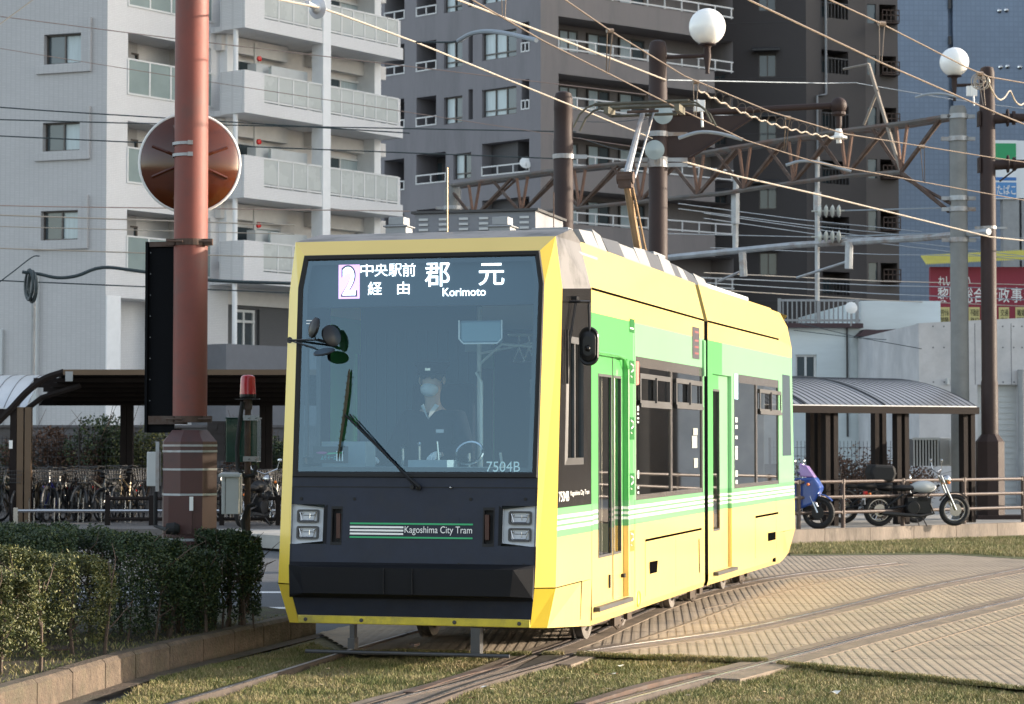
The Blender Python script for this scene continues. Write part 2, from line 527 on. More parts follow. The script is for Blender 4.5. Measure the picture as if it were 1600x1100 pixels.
M['flange'] = mat('flangeway', (.02, .017, .014), .9)
def rail(px, label, side=1, band=.0, check=True, grass_from=None):
    path = smooth_path([gnd(a, b).to_2d() for a, b in px], 7)
    r = empty('tram_rail', (0, 0, 0), 0, label, 'rail', 'grooved rails of the tram tracks')
    b = MB(); strip(b, path, -.032, .032, -.06, .009, 0); strip(b, path, -.013, .016, .009, .012, 1)
    if check: strip(b, path, side * .075, side * .10, -.06, .007, 0)
    b.build('rail_head', ['railside', 'railtop'], r, fix=True)
    if check:
        b = MB(); strip(b, path, side * .034, side * .073, -.05, -.001); b.build('flangeway', 'flange', r)
    return r, path
def band(path, o0, o1, z=0.0005):
    b = MB(); strip(b, path, o0, o1, -.05, z)
    return tag(b.build('track_band', 'band'), kind='structure')
T1L = [(150, 1136), (270, 1100), (400, 1062), (569, 1010), (690, 975), (860, 925), (1090, 880)]
T1R = [(520, 1125), (610, 1095), (735, 1062), (832, 1026), (900, 1002), (965, 974), (1050, 940), (1150, 914), (1250, 897), (1400, 880)]
T2L = [(560, 1130), (655, 1098), (740, 1068), (850, 1037), (925, 1017), (1150, 984.5), (1300, 952), (1430, 921), (1600, 889), (1700, 873)]
T2R = [(860, 1130), (955, 1101), (1112, 1059), (1202, 1036), (1400, 984), (1600, 935.5), (1750, 903)]
r, p1 = rail(T1L, 'leftmost rail, thin and bright, running through grass from under the tram', 1, check=False)
r, p2 = rail(T1R, 'rail right beside the tram wheels, meeting the crossing in front of the tram', -1)
r, p3 = rail(T2L, 'rail crossing the ribbed paving, ending in the crossing before the tram', 1)
r, p4 = rail(T2R, 'rightmost rail, passing from ribbed paving into the grass', -1)
band(p2, .032, .20); band(p2, -.22, -.10, -.0012)
band(p3[14:], -.19, -.032, .0008); band(p3[21:], .10, .24, -.0006)
band(p4[14:], .032, .24, .0003); band(p4[14:], -.26, -.10, -.0009)
# crossing piece and loose rail ends
c = empty('rail_crossing', (0, 0, 0), 0, 'steel crossing where two rails meet in the grass before the tram', 'rail crossing')
b = MB()
q = G((845, 1026), (872, 1018), (880, 1028), (850, 1036), (800, 1052), (822, 1038)); b.prism([(*v, -.05) for v in q], (0, 0, .058)); b.build('frog', 'steel', c)
b = MB(); pp = smooth_path(G((640, 1084), (720, 1058), (790, 1041)), 5); strip(b, pp, -.05, .03, -.05, .014); b.build('wing_rail', 'rust', c)
b = MB(); pp = smooth_path(G((905, 1103), (990, 1077), (1070, 1058), (1112, 1054)), 5); strip(b, pp, -.04, .05, -.05, .02); 
tag(b.build('guard_rail', 'rust'), 'short worn guard rail ending in the grass left of the rightmost rail', 'rail')
b = MB(); pp = smooth_path(G((1090, 968), (1185, 947), (1210, 940)), 4)
# expansion line in the paving
M['joint'] = mat('joint_metal', (.15, .115, .08), .6, .4, var=.2)
b = MB(); pp = smooth_path(G((1395, 1018), (1460, 999), (1530, 979), (1620, 952)), 4); strip(b, pp, -.012, .012, -.02, .002)
strip(b, smooth_path(G((1100, 950), (1180, 935), (1260, 915), (1370, 893)), 4), -.014, .014, -.02, .001)
strip(b, smooth_path(G((955, 1013), (1090, 968), (1160, 941)), 4), -.014, .014, -.02, .001)
tag(b.build('paving_joint', 'joint'), kind='structure')
# ---- grass blades on the near turf (stuff)
def inside(p, poly):
    c = False; n = len(poly)
    for i in range(n):
        a, b = poly[i], poly[(i + 1) % n]
        if (a[1] > p[1]) != (b[1] > p[1]) and p[0] < (b[0] - a[0]) * (p[1] - a[1]) / (b[1] - a[1]) + a[0]: c = not c
    return c
M['grass'] = bpy.data.materials.new('grass_blade'); M['grass'].use_nodes = True
_n = M['grass'].node_tree; _b = _n.nodes['Principled BSDF']; _b.inputs['Roughness'].default_value = .7
_g = N(_n, 'ShaderNodeNewGeometry'); _t = N(_n, 'ShaderNodeTexNoise'); _t.inputs['Scale'].default_value = 1.6; _t.inputs['Detail'].default_value = 5
_n.links.new(_g.outputs['Position'], _t.inputs['Vector'])
_a = N(_n, 'ShaderNodeMath', operation='MULTIPLY_ADD'); _a.inputs[1].default_value = .55; _n.links.new(_g.outputs['Random Per Island'], _a.inputs[0]); _n.links.new(_t.outputs[0], _a.inputs[2])
_r = N(_n, 'ShaderNodeValToRGB'); _n.links.new(_a.outputs[0], _r.inputs[0])
_e = _r.color_ramp.elements; _e[0].position = .35; _e[0].color = (.055, .085, .018, 1); _e[1].position = 1.0; _e[1].color = (.30, .24, .12, 1)
_x = _e.new(.62); _x.color = (.14, .155, .035, 1); _x = _e.new(.8); _x.color = (.23, .20, .08, 1)
_n.links.new(_r.outputs[0], _b.inputs['Base Color'])
gpoly = [(-3.0, 15.5)] + [tuple(v) for v in G((0, 1135), (1660, 1135), (1660, 1090), (1562, 1072), (1340, 1048), (1240, 1041), (1195, 1034), (925, 1026), (560, 1024), (490, 1000), (400, 1020), (250, 1052))]
def blades(name, poly, n, h0, h1, avoid, m='grass', spread=.02):
    vs = []; fs = []
    x0 = min(p[0] for p in poly); x1 = max(p[0] for p in poly); y0 = min(p[1] for p in poly); y1 = max(p[1] for p in poly)
    cnt = 0
    import mathutils.noise as mn
    while cnt < n:
        x = random.uniform(x0, x1); y = random.uniform(y0, y1)
        if not inside((x, y), poly): continue
        dn = mn.noise(Vector((x * 1.7, y * 1.7, 0))) + .5 * mn.noise(Vector((x * 6, y * 6, 3)))
        if random.random() > .75 + dn * .6: continue
        cnt += 1
        bad = False
        for pth in avoid:
            for q in pth:
                if abs(q.x - x) < .30 and abs(q.y - y) < .6:
                    pass
        h = random.uniform(h0, h1) * (1 + .35 * dn); a = random.uniform(0, 6.28); w = random.uniform(.0025, .005)
        lx = random.gauss(0, spread); ly = random.gauss(0, spread)
        dx = math.cos(a) * w; dy = math.sin(a) * w; i = len(vs); zb = -.047
        vs += [(x - dx, y - dy, zb), (x + dx, y + dy, zb), (x + dx * .7 + lx * .4, y + dy * .7 + ly * .4, zb + h * .6), (x - dx * .7 + lx * .4, y - dy * .7 + ly * .4, zb + h * .6), (x + lx, y + ly, zb + h)]
        fs += [(i, i + 1, i + 2, i + 3), (i + 3, i + 2, i + 4)]
    me = bpy.data.meshes.new(name); me.from_pydata(vs, [], fs); me.materials.append(M[m])
    o = bpy.data.objects.new(name, me); COL.objects.link(o); return tag(o, kind='stuff')
# keep blades off the rails: cut the lawn polygon coarsely by testing distance to each rail
RAILS = [p1, p2, p3, p4]
_seg = [(a, b) for pth in RAILS for a, b in zip(pth[:-1], pth[1:]) if min(a.y, b.y) < 21]
def near_rail(x, y, w):
    for a, b in _seg:
        if y < min(a.y, b.y) - w or y > max(a.y, b.y) + w or x < min(a.x, b.x) - w or x > max(a.x, b.x) + w: continue
        e = b - a; t = max(0, min(1, ((x - a.x) * e.x + (y - a.y) * e.y) / e.length_squared))
        if (x - a.x - e.x * t) ** 2 + (y - a.y - e.y * t) ** 2 < w * w: return True
    return False
_old_inside = inside
def inside(p, poly): return _old_inside(p, poly) and not near_rail(p[0], p[1], .055 + random.random() * .03)
blades('turf_grass', gpoly, 150000, .022, .05, [])
_e1 = G((556, 1020), (700, 1022), (925, 1024), (1060, 1029), (1195, 1033), (1245, 1040), (1400, 1056), (1600, 1076), (1650, 1081))
_ep = [(v.x, v.y - .10) for v in _e1] + [(v.x + random.uniform(-.02, .02), v.y + random.uniform(.02, .12)) for v in smooth_path(_e1, 5)[::-1]]
o = blades('edge_grass', _ep, 20000, .02, .045, []); o.location.z = .043
_t = [tuple(v) for v in G((1235, 866), (1480, 864), (1620, 872), (1620, 838), (1230, 851))]
o = blades('far_grass', _t, 26000, .03, .07, [], spread=.03); o.location.z = .045
# fallen leaves and scraps
lf = [('dleaf', (.25, .10, .05)), ('tleaf', (.40, .30, .18)), ('paper', (.7, .68, .62))]
for a_, c_ in lf: M[a_] = mat(a_, c_, .7)
def scrap(x, y, z, s, m, label, cat, grp):
    b = MB(); k = random.randint(5, 7); pts = []
    for i in range(k):
        t = 6.283 * i / k; rr = s * random.uniform(.55, 1); pts.append((x + rr * math.cos(t), y + rr * .7 * math.sin(t), z + random.uniform(0, s * .5)))
    c = (x, y, z + s * .3)
    for i in range(k): b.face([pts[i], pts[(i + 1) % k], c])
    return tag(b.build('leaf' if cat == 'leaf' else 'paper_scrap', m), label, cat, grp)
for i in range(46):
    while True:
        x = random.uniform(-3, 4.2); y = random.uniform(16.5, 20.4)
        if inside((x, y), gpoly): break
    scrap(x, y, -.012, random.uniform(.018, .035), random.choice(['dleaf', 'tleaf', 'tleaf']), 'small dry fallen leaf lying on the near turf', 'leaf', 'dry leaves on the near turf')
for (a, b_, s, l) in ((955, 1054, .05, 'torn white paper scrap on grass near the rail crossing'), (1303, 1084, .06, 'torn white paper scrap on the grass near the lower right'), (757, 1074, .035, 'pale scrap beside the two meeting rails'), (970, 1041, .04, 'pale crumpled scrap at the edge of the paving')):
    v = gnd(a, b_); scrap(v.x, v.y, -.005, s, 'paper', l, 'litter', None)
# ---- hedges
M['leaf'] = bpy.data.materials.new('hedge_leaf'); M['leaf'].use_nodes = True
_n = M['leaf'].node_tree; _b = _n.nodes['Principled BSDF']; _b.inputs['Roughness'].default_value = .55
_g = N(_n, 'ShaderNodeNewGeometry'); _r = N(_n, 'ShaderNodeValToRGB'); _n.links.new(_g.outputs['Random Per Island'], _r.inputs[0])
_e = _r.color_ramp.elements; _e[0].color = (.012, .028, .009, 1); _e[1].color = (.085, .10, .028, 1); _x = _e.new(.6); _x.color = (.026, .052, .017, 1)
_n.links.new(_r.outputs[0], _b.inputs['Base Color']); _b.inputs['Transmission Weight'].default_value = 0
M['leafy'] = M['leaf'].copy(); M['leafy'].name = 'hedge_leaf_yellowish'
for k, c_ in enumerate(((.035, .050, .014, 1), (.075, .085, .022, 1), (.17, .16, .05, 1))): M['leafy'].node_tree.nodes['Color Ramp' if 'Color Ramp' in M['leafy'].node_tree.nodes else 'ColorRamp'].color_ramp.elements[k].color = c_
M['bark'] = mat('bark', (.085, .06, .045), .9, var=.3, vscale=20)
import mathutils.noise as mn
def leaves(vs, fs, x, y, z, s):
    a = random.uniform(0, 6.283); el = random.uniform(-.5, 1.2)
    d = Vector((math.cos(a) * math.cos(el), math.sin(a) * math.cos(el), math.sin(el)))
    n = d.orthogonal().normalized(); n.rotate(Matrix.Rotation(random.uniform(0, 6.28), 3, d)); p = Vector((x, y, z)); i = len(vs)
    q = d.cross(n)
    vs += [tuple(p), tuple(p + d * s * .5 + n * s * .3 + q * s * .06), tuple(p + d * s), tuple(p + d * s * .5 - n * s * .3 + q * s * .06)]
    fs.append((i, i + 1, i + 2, i + 3))
def hedge(label, path, half, zb, zt, nleaf, ntrunk, m='leaf', rag=.12, ls=(.018, .034)):
    """path: centreline points; half: half width per point; crown from zb (ragged) to zt with its trunks below"""
    path = [Vector(p) for p in path]
    c0 = path[0]
    r = empty('hedge', (c0.x, c0.y, .15), 0, label, 'hedge')
    L = sum((b - a).length for a, b in zip(path[:-1], path[1:]))
    def sample():
        t = random.uniform(0, L)
        for i, (a, b) in enumerate(zip(path[:-1], path[1:])):
            l = (b - a).length
            if t <= l:
                k = t / l; return a + (b - a) * k, half[i] + (half[i + 1] - half[i]) * k, (b - a).normalized(), zt[i] + (zt[i + 1] - zt[i]) * k
            t -= l
        return path[-1], half[-1], (path[-1] - path[-2]).normalized(), zt[-1]
    vs = []; fs = []
    n = 0
    while n < nleaf:
        p, h, d, ztop = sample(); nn = Vector((-d.y, d.x))
        t0 = (p - path[0]).length; t1 = (p - path[-1]).length
        e = min(1, (min(t0, t1) + .08) / .35); hh = h * (.45 + .55 * math.sqrt(min(1, e)))
        o = random.uniform(-1, 1); z = random.random()
        # favour the outer shell
        side = random.random()
        if side < .42: o = math.copysign(1 - abs(random.gauss(0, .13)), random.choice((-1, -1, 1)) if random.random() < .7 else o); 
        elif side < .80: z = 1 - abs(random.gauss(0, .10))
        z = min(1, z); o = max(-1, min(1, o))
        bulge = 1 - .22 * max(0, z - .75) / .25 - .35 * (1 - z) ** 2
        w = p + nn * (o * hh * bulge)
        zz = zb + (ztop - zb) * z
        q = Vector((w.x * 3.2, w.y * 3.2, zz * 3.5))
        nz = mn.noise(q) + .6 * mn.noise(q * 2.7)
        zz += nz * .05
        w += nn * (math.copysign(1, o) * nz * rag * .6)
        dens = mn.noise(Vector((w.x * 7, w.y * 7, zz * 7)))
        if z < .45 and dens + (z - .25) * 1.2 < random.uniform(-.45, .12): continue
        if dens < -.30 and random.random() < .6: continue
        s = random.uniform(*ls); leaves(vs, fs, w.x - c0.x, w.y - c0.y, zz - .15 + random.uniform(-.02, .02), s); n += 1
    me = bpy.data.meshes.new('crown'); me.from_pydata(vs, [], fs); me.materials.append(M[m])
    o = bpy.data.objects.new('crown', me); COL.objects.link(o); o.parent = r
    b = MB()
    for i in range(ntrunk):
        p, h, d, ztop = sample(); nn = Vector((-d.y, d.x)); q = p + nn * random.uniform(-h, h) * .8 - c0
        hgt = zb + (ztop - zb) * .75
        x, y = q.x, q.y; pts = [(x, y, -.02)]; rr = [random.uniform(.010, .02)]
        for k in range(1, 5):
            x += random.gauss(0, .02); y += random.gauss(0, .02); pts.append((x, y, hgt * k / 4)); rr.append(rr[0] * (1 - k * .18))
        b.tube(pts, rr, 5)
        for k in (1, 2, 3, 2, 3):
            p0 = Vector(pts[k]); p1 = p0 + Vector((random.gauss(0, .10), random.gauss(0, .10), random.uniform(.08, .22))); p2_ = p1 + Vector((random.gauss(0, .08), random.gauss(0, .08), random.uniform(.05, .14)))
            b.tube([p0, p1, p2_], [.007, .005, .002], 4)
    b.build('trunk', 'bark', r)
    return r
def hp(px, Y): return Vector(((px - 800) / F * Y, Y))
hedge('long dark green clipped hedge in front of the red-brown pole base', [hp(-330, 19.8), hp(-60, 20.2), hp(120, 20.4), hp(240, 20.8), hp(330, 21.0)], [1.15, 1.15, 1.1, .85, .5], .20, [1.14, 1.14, 1.12, 1.00, .84], 120000, 48)
hedge('dark round end bush of the hedge right beside the tram', [hp(325, 21.2), hp(365, 21.4), hp(398, 21.5)], [.33, .38, .25], .25, [1.05, 1.05, .95], 22000, 14, rag=.2)
hedge('yellow-green sunlit bush in the middle, in front of the long hedge', [hp(-240, 17.6), hp(-20, 18.2), hp(80, 18.6), hp(145, 19.2)], [.4, .4, .5, .35], .26, [1.04, 1.04, .98, .88], 36000, 9, 'leafy', .2)
hedge('lowest and nearest small-leaved bush at the lower left corner', [hp(-50, 17.2), hp(20, 17.3), hp(60, 17.5)], [.25, .25, .2], .25, [.95, .90, .80], 11000, 9, 'leafy', .2)
_vs = []
gp2 = [tuple(k) for k in inner] + [(-4.6, 20), (-5, 15)]
def inside(p, poly): return _old_inside(p, poly)
o = blades('bed_grass', gp2, 4200, .015, .035, []); o.location.z = .197
# ================================================================ TRAM
PSI = math.atan(962 / F)
TX, TY, TZ = -.821, 19.368, .17
CP, SP = math.cos(PSI), math.sin(PSI)
tram = empty('tram', (TX, TY, TZ), -PSI, 'yellow and green two-section city tram with its dark front facing the viewer', 'tram')
def tl(px, py, u=1.225):
    """where the sight line meets the tram's own plane u = const: returns (s, z)"""
    d = ray(px, py); o = Vector((0, 0, CAMZ)) - Vector((TX, TY, TZ))
    ou = o.x * CP - o.y * SP; os_ = o.x * SP + o.y * CP; du = d.x * CP - d.y * SP; ds = d.x * SP + d.y * CP
    t = (u - ou) / du
    return os_ + ds * t, o.z + d.z * t
def tf(px, py, s=None, pl=None):
    """where it meets the plane s = pl[0] + pl[1]*z : returns (u, s, z)"""
    if s is not None: pl = (s, 0)
    d = ray(px, py); o = Vector((0, 0, CAMZ)) - Vector((TX, TY, TZ))
    ou = o.x * CP - o.y * SP; os_ = o.x * SP + o.y * CP; du = d.x * CP - d.y * SP; ds = d.x * SP + d.y * CP
    t = (pl[0] + pl[1] * o.z - os_) / (ds - pl[1] * d.z)
    return ou + du * t, os_ + ds * t, o.z + d.z * t
RY = R(-1.05)
JS = 6.98
RM = Matrix.Translation((0, JS, 0)) @ Matrix.Rotation(RY, 4, 'Z') @ Matrix.Translation((0, -JS, 0))
def tl2(px, py, u=1.225):
    d = ray(px, py); o = Vector((0, 0, CAMZ)) - Vector((TX, TY, TZ))
    L = Matrix.Rotation(PSI, 3, 'Z')
    o = L @ o; d = L @ d
    Ri = RM.inverted(); o = Ri @ o; d = Ri.to_3x3() @ d
    t = (u - o.x) / d.x
    return o.y + d.y * t, o.z + d.z * t
M['hole'] = mat('dark_opening', (.004, .004, .004), 1, spec=0)
# livery: bands by height
def livery():
    m = mat('livery_paint', (.8, .59, .2), .3, coat=.6)
    nt = m.node_tree; b = nt.nodes['Principled BSDF']
    tc = N(nt, 'ShaderNodeTexCoord'); sp = N(nt, 'ShaderNodeSeparateXYZ'); nt.links.new(tc.outputs['Object'], sp.inputs[0])
    ys = sp.outputs[1]; z = sp.outputs[2]
    def between(v, a, c):
        p = N(nt, 'ShaderNodeMath', operation='COMPARE'); p.inputs[1].default_value = (a + c) / 2; p.inputs[2].default_value = (c - a) / 2
        nt.links.new(v, p.inputs[0]); return p.outputs[0]
    def mixc(f, a, c):
        x = N(nt, 'ShaderNodeMix', data_type='RGBA'); nt.links.new(f, x.inputs[0])
        for k, q in ((6, a), (7, c)):
            if isinstance(q, tuple): x.inputs[k].default_value = (*q, 1)
            else: nt.links.new(q, x.inputs[k])
        return x.outputs[2]
    gv = mixc(between(ys, 3.10, JS - .1), (.11, .46, .13), (.24, .52, .27))
    gv = mixc(between(ys, 8.0, 20), gv, (.24, .52, .27))
    col = mixc(between(z, 1.16, 2.87), (.80, .59, .20), gv)
    col = mixc(between(z, .92, 1.16), col, (.16, .43, .19))
    for c_ in (1.090, 1.042, .994): col = mixc(between(z, c_ - .013, c_ + .013), col, (.88, .88, .82))
    no = N(nt, 'ShaderNodeTexNoise'); no.inputs['Scale'].default_value = 1.3; no.inputs['Detail'].default_value = 6
    nt.links.new(tc.outputs['Object'], no.inputs[0])
    rp = N(nt, 'ShaderNodeMapRange'); rp.inputs[3].default_value = .93; rp.inputs[4].default_value = 1.05; nt.links.new(no.outputs[0], rp.inputs[0])
    # road dirt low down, in drips
    mp = N(nt, 'ShaderNodeMapping'); mp.inputs['Scale'].default_value = (9, 9, 1.2); nt.links.new(tc.outputs['Object'], mp.inputs[0])
    n2 = N(nt, 'ShaderNodeTexNoise'); n2.inputs['Scale'].default_value = 1; n2.inputs['Detail'].default_value = 7; nt.links.new(mp.outputs[0], n2.inputs[0])
    zr = N(nt, 'ShaderNodeMapRange'); zr.inputs[1].default_value = .75; zr.inputs[2].default_value = .12; nt.links.new(z, zr.inputs[0])
    ml = N(nt, 'ShaderNodeMath', operation='MULTIPLY'); nt.links.new(zr.outputs[0], ml.inputs[0]); nt.links.new(n2.outputs[0], ml.inputs[1])
    m3 = N(nt, 'ShaderNodeMath', operation='MULTIPLY'); m3.inputs[1].default_value = .55; nt.links.new(ml.outputs[0], m3.inputs[0])
    hs = N(nt, 'ShaderNodeHueSaturation'); nt.links.new(col, hs.inputs['Color']); nt.links.new(rp.outputs[0], hs.inputs['Value'])
    out = mixc(m3.outputs[0], hs.outputs[0], (.42, .33, .13))
    nt.links.new(out, b.inputs['Base Color'])
    return m
M['livery'] = livery()
M['nosedark'] = mat('dark_nose_band', (.014, .013, .013), .14, var=.1, spec=.35)
M['sidedark'] = mat('dark_side_band', (.095, .085, .078), .22, var=.1, coat=.5)
# ---- nose shells
PL = (-.181, .10)  # front plane s = a + b z
def fp(z): return PL[0] + PL[1] * z
def nose(b, mir, far=False, f=lambda q: q):
    k = -1 if mir else 1; K0 = 2
    def P(u, s, z): return f((u * k, s, z))
    I0 = P(1.018, -.04, .175); I1 = P(1.077, fp(.51), .51); I2 = P(1.100, fp(3.045), 3.045); I3 = P(1.054, fp(3.33), 3.33)
    O0 = P(1.14, .05, .17); O1 = P(1.225, 0, .505); O2 = P(1.225, .247, 3.01); O3 = P(1.168, .24, 3.455 if not far else 3.30); R4 = P(1.165, .84, 3.57 if not far else 3.46)
    C0 = P(1.205, .95, .115); C1 = P(1.225, .95, .50); C2 = P(1.225, 1.32, 3.08); C3 = P(1.12, 1.40, 3.485); M1 = P(1.225, 1.32, .505); M0 = P(1.215, 1.32, .09)
    Y, S, K, PY_ = 0, 1, 0 if far else 2, 3
    b.face([I1, O1, O2, I2], PY_); b.face([I2, O2, O3, I3], PY_); b.face([I0, O0, O1, I1], PY_)
    b.face([O0, C0, C1, O1], Y); b.face([C0, M0, M1, C1], Y)
    b.face([O3, O2, C2, C3], S); b.face([O3, C3, R4], S)
    # dark side panel z 1.16..3.01 with its window hole
    def sd(s, z): return P(1.225, s, z)
    s0 = lambda z: .247 * (z - .505) / (3.01 - .505)
    zb = 1.165
    w0, w1, wz0, wz1 = .42, 1.02, 1.52, 2.62
    if far: w0, w1 = .40, 1.05
    b.face([sd(s0(.505), .505), sd(1.32, .505), sd(1.32, zb), sd(s0(zb), zb)], Y)
    ring = [(s0(zb), zb), (1.32, zb), (1.32, 3.08), (s0(3.01), 3.01)]
    hole = [(w0 - .1, wz0), (w1, wz0), (w1, wz1), (w0, wz1)]
    for i in range(4):
        j = (i + 1) % 4
        b.face([sd(*ring[i]), sd(*ring[j]), sd(*hole[j]), sd(*hole[i])], K)
    if far: b.face([sd(*h_) for h_ in hole], 4)
    return hole
shell = MB()
hole = nose(shell, False); nose(shell, True)
# front cross pieces: top yellow chamfer, silver roof slope, bottom lip, roof
def q(u, s, z): return (u, s, z)
I3z, O3z = (1.054, fp(3.33), 3.33), (1.168, .24, 3.455)
shell.face([(-1.054, fp(3.33), 3.33), I3z, O3z, (-1.168, .24, 3.455)], 0)
shell.face([(-1.168, .24, 3.455), O3z, (1.165, .84, 3.57), (-1.165, .84, 3.57)], 1)
shell.face([(-1.165, .84, 3.57), (1.165, .84, 3.57), (1.12, 1.40, 3.485), (-1.12, 1.40, 3.485)], 1)
shell.face([(-1.018, -.04, .175), (1.018, -.04, .175), (1.028, -.055, .245), (-1.028, -.055, .245)], 0)
shell.face([(-1.018, -.04, .175), (-1.14, .05, .17), (-1.205, .95, .165), (1.205, .95, .165), (1.14, .05, .17), (1.018, -.04, .175)], 2)
shell.build('front_cab_shell', ['livery', 'silver', 'nosedark', 'yellow'], tram)
# ---- front mask pieces
def fpt(u, z, o=0.0): return (u, fp(z) - o, z)
def fin(px, py, o=0.0):
    u, s, z = tf(px, py, pl=(PL[0] - o, PL[1])); return (u, s, z)
mask = MB()
zt, zb = 1.335, .69
# headlamp notches: the panel is a strip between them
lw = .80
def mpoly(pts, m=0, o=0.0): mask.face([fpt(u, z, o) for u, z in pts], m)
mpoly([(-1.083, zb), (1.083, zb), (1.083, .85), (-1.083, .85)])
mpoly([(-1.083, 1.185), (1.083, 1.185), (1.085, zt), (-1.085, zt)])
mask.fn = lambda q: (q[0], fp(q[2]) + q[1], q[2])
mask.wall(-.78, .78, .85, 1.185, [(-.715, -.625, .865, 1.15, .06), (.625, .715, .865, 1.15, .06)])
mask.fn = None
mpoly([(-1.084, 1.335), (1.084, 1.335), (1.086, 1.425), (-1.086, 1.425)])
mpoly([(-1.077, .51), (1.077, .51), (1.083, .69), (-1.083, .69)])
mask.face([fpt(-1.077, .51), fpt(1.077, .51), (1.028, -.055, .245), (-1.028, -.055, .245)])
mk = mask.build('front_panel', 'slate', tram)
b = MB()
for z_ in (zt,): b.face([fpt(-1.07, z_ - .004, .003), fpt(1.07, z_ - .004, .003), fpt(1.07, z_ + .004, .003), fpt(-1.07, z_ + .004, .003)])
for u_ in (-1.07, 1.07): b.face([fpt(u_ - .003, zb, .003), fpt(u_ + .003, zb, .003), fpt(u_ + .003, zt, .003), fpt(u_ - .003, zt, .003)])
b.build('panel_seam', 'rubber', mk)
b = MB()
for (a, c) in ((471, 779), (554, 779.5), (735.5, 780), (821, 780), (466.5, 880.5), (565, 881.5), (717, 882), (819, 883)):
    v = fin(a, c, .0); b.lathe([(.0, .0), (.014, .0), (.014, .006), (0, .007)], v, (0, -1, .1), 10)
b.build('screw', 'rubber', mk)
# headlamp clusters
for sgn in (-1, 1):
    b = MB()
    o1 = [(sgn * .79, .875), (sgn * 1.078, .845), (sgn * 1.082, 1.19), (sgn * .79, 1.155)]
    b.face([fpt(u, z, -.03) for u, z in o1])
    for i in range(4):
        j = (i + 1) % 4
        b.face([fpt(*o1[i], 0), fpt(*o1[j], 0), fpt(*o1[j], -.03), fpt(*o1[i], -.03)])
    hl = b.build('headlamp_panel', mat('headlamp_panel_grey', (.50, .53, .57), .5, var=.05), tram)
    b = MB()
    b.face([fpt(sgn * .755, .85, .002), fpt(sgn * .79, .87, .002), fpt(sgn * .79, 1.16, .002), fpt(sgn * .755, 1.185, .002)])
    b.build('panel_surround', 'bumper', hl)
    for zc in (1.085, .945):
        uc = sgn * .935
        b = MB(); w, h = .098, .056
        def rr(w, h, r_, o):
            pts = []
            for (cx, cz, a0) in ((w - r_, h - r_, 0), (-w + r_, h - r_, 90), (-w + r_, -h + r_, 180), (w - r_, -h + r_, 270)):
                for a in (0, 30, 60, 90):
                    t = R(a0 + a); pts.append(fpt(uc + cx + r_ * math.cos(t), zc + cz + r_ * math.sin(t), o))
            return pts
        A = rr(w, h, .018, -.03); B = rr(w, h, .018, -.008); Cc = rr(w - .014, h - .012, .014, -.008); D = rr(w - .022, h - .018, .012, -.045)
        n = len(A)
        for X, Y_ in ((A, B), (B, Cc), (Cc, D)):
            for i in range(n): b.face([X[i], X[(i + 1) % n], Y_[(i + 1) % n], Y_[i]])
        b.face(D)
        lamp = b.build('headlamp', 'dgrey', hl, bevel=0)
        b = MB(); b.face([fpt(uc - .074, zc + .034, -.036), fpt(uc + .074, zc + .034, -.036), fpt(uc + .052, zc - .034, -.036), fpt(uc - .052, zc - .034, -.036)])
        g = MB(); g.tube([fpt(uc - .076, zc + .034, -.014), fpt(uc - .054, zc - .036, -.014), fpt(uc + .054, zc - .036, -.014), fpt(uc + .076, zc + .034, -.014)], .0045, 5)
        g.tube([fpt(uc - .055, zc + .006, -.028), fpt(uc + .055, zc + .004, -.028)], .003, 4); g.tube([fpt(uc + .012, zc + .02, -.028), fpt(uc + .012, zc - .02, -.028)], .004, 4); g.ball(fpt(uc - .058, zc + .022, -.026), .010, 8); g.ball(fpt(uc + .058, zc + .022, -.026), .010, 8)
        g.build('reflector', 'chrome', hl)
        b.build('lens', 'blackp', hl)
# indicator slots
for sgn in (-1, 1):
    b = MB(); u0, u1 = sgn * .62, sgn * .72
    b.wall(min(u0, u1), max(u0, u1), .845, 1.17, [(min(u0, u1) + .010, max(u0, u1) - .010, .868, 1.147, .045)], y=0)
    for i, v in enumerate(b.v): b.v[i] = Vector((v.x, v.y + fp(v.z) - .003, v.z))
    sl = b.build('indicator_recess', 'rubber', tram)
    b = MB(); b.box(sgn * .655 - .018, sgn * .655 + .018, fp(1.0) - .0, fp(1.0) + .03, .90, 1.11)
    b.build('indicator_lamp', mat('dark_orange_lens', (.05, .014, .008), .4), tram)
# name board
b = MB(); b.face([fpt(-.455, .963, .004), fpt(.415, .963, .004), fpt(.415, 1.088, .004), fpt(-.455, 1.088, .004)]); nb = b.build('name_board', 'slate', tram)
x0, x1 = tf(547, 830, pl=PL)[0], tf(739, 830, pl=PL)[0]; xm = tf(630.5, 830, pl=PL)[0]
zA, zB = tf(640, 818.5, pl=PL)[2], tf(640, 840, pl=PL)[2]
b = MB()
for z_ in (zA, zB): b.face([fpt(x0, z_ - .007, .007), fpt(x1, z_ - .007, .007), fpt(x1, z_ + .007, .007), fpt(x0, z_ + .007, .007)])
b.build('green_line', 'greenline', nb)
b = MB()
for k in (-1, 0, 1):
    z_ = (zA + zB) / 2 + k * .028
    b.face([fpt(x0, z_ - .008, .007), fpt(xm, z_ - .008, .007), fpt(xm, z_ + .008, .007), fpt(x0, z_ + .008, .007)])
b.build('white_line', 'whitegloss', nb)
text('lettering', 'Kagoshima City Tram', fpt(xm + .012, (zA + zB) / 2 - .036, .008), (1, 0, 0), (0, PL[1], 1), x1 - xm - .018, .076, 'whitegloss', nb)
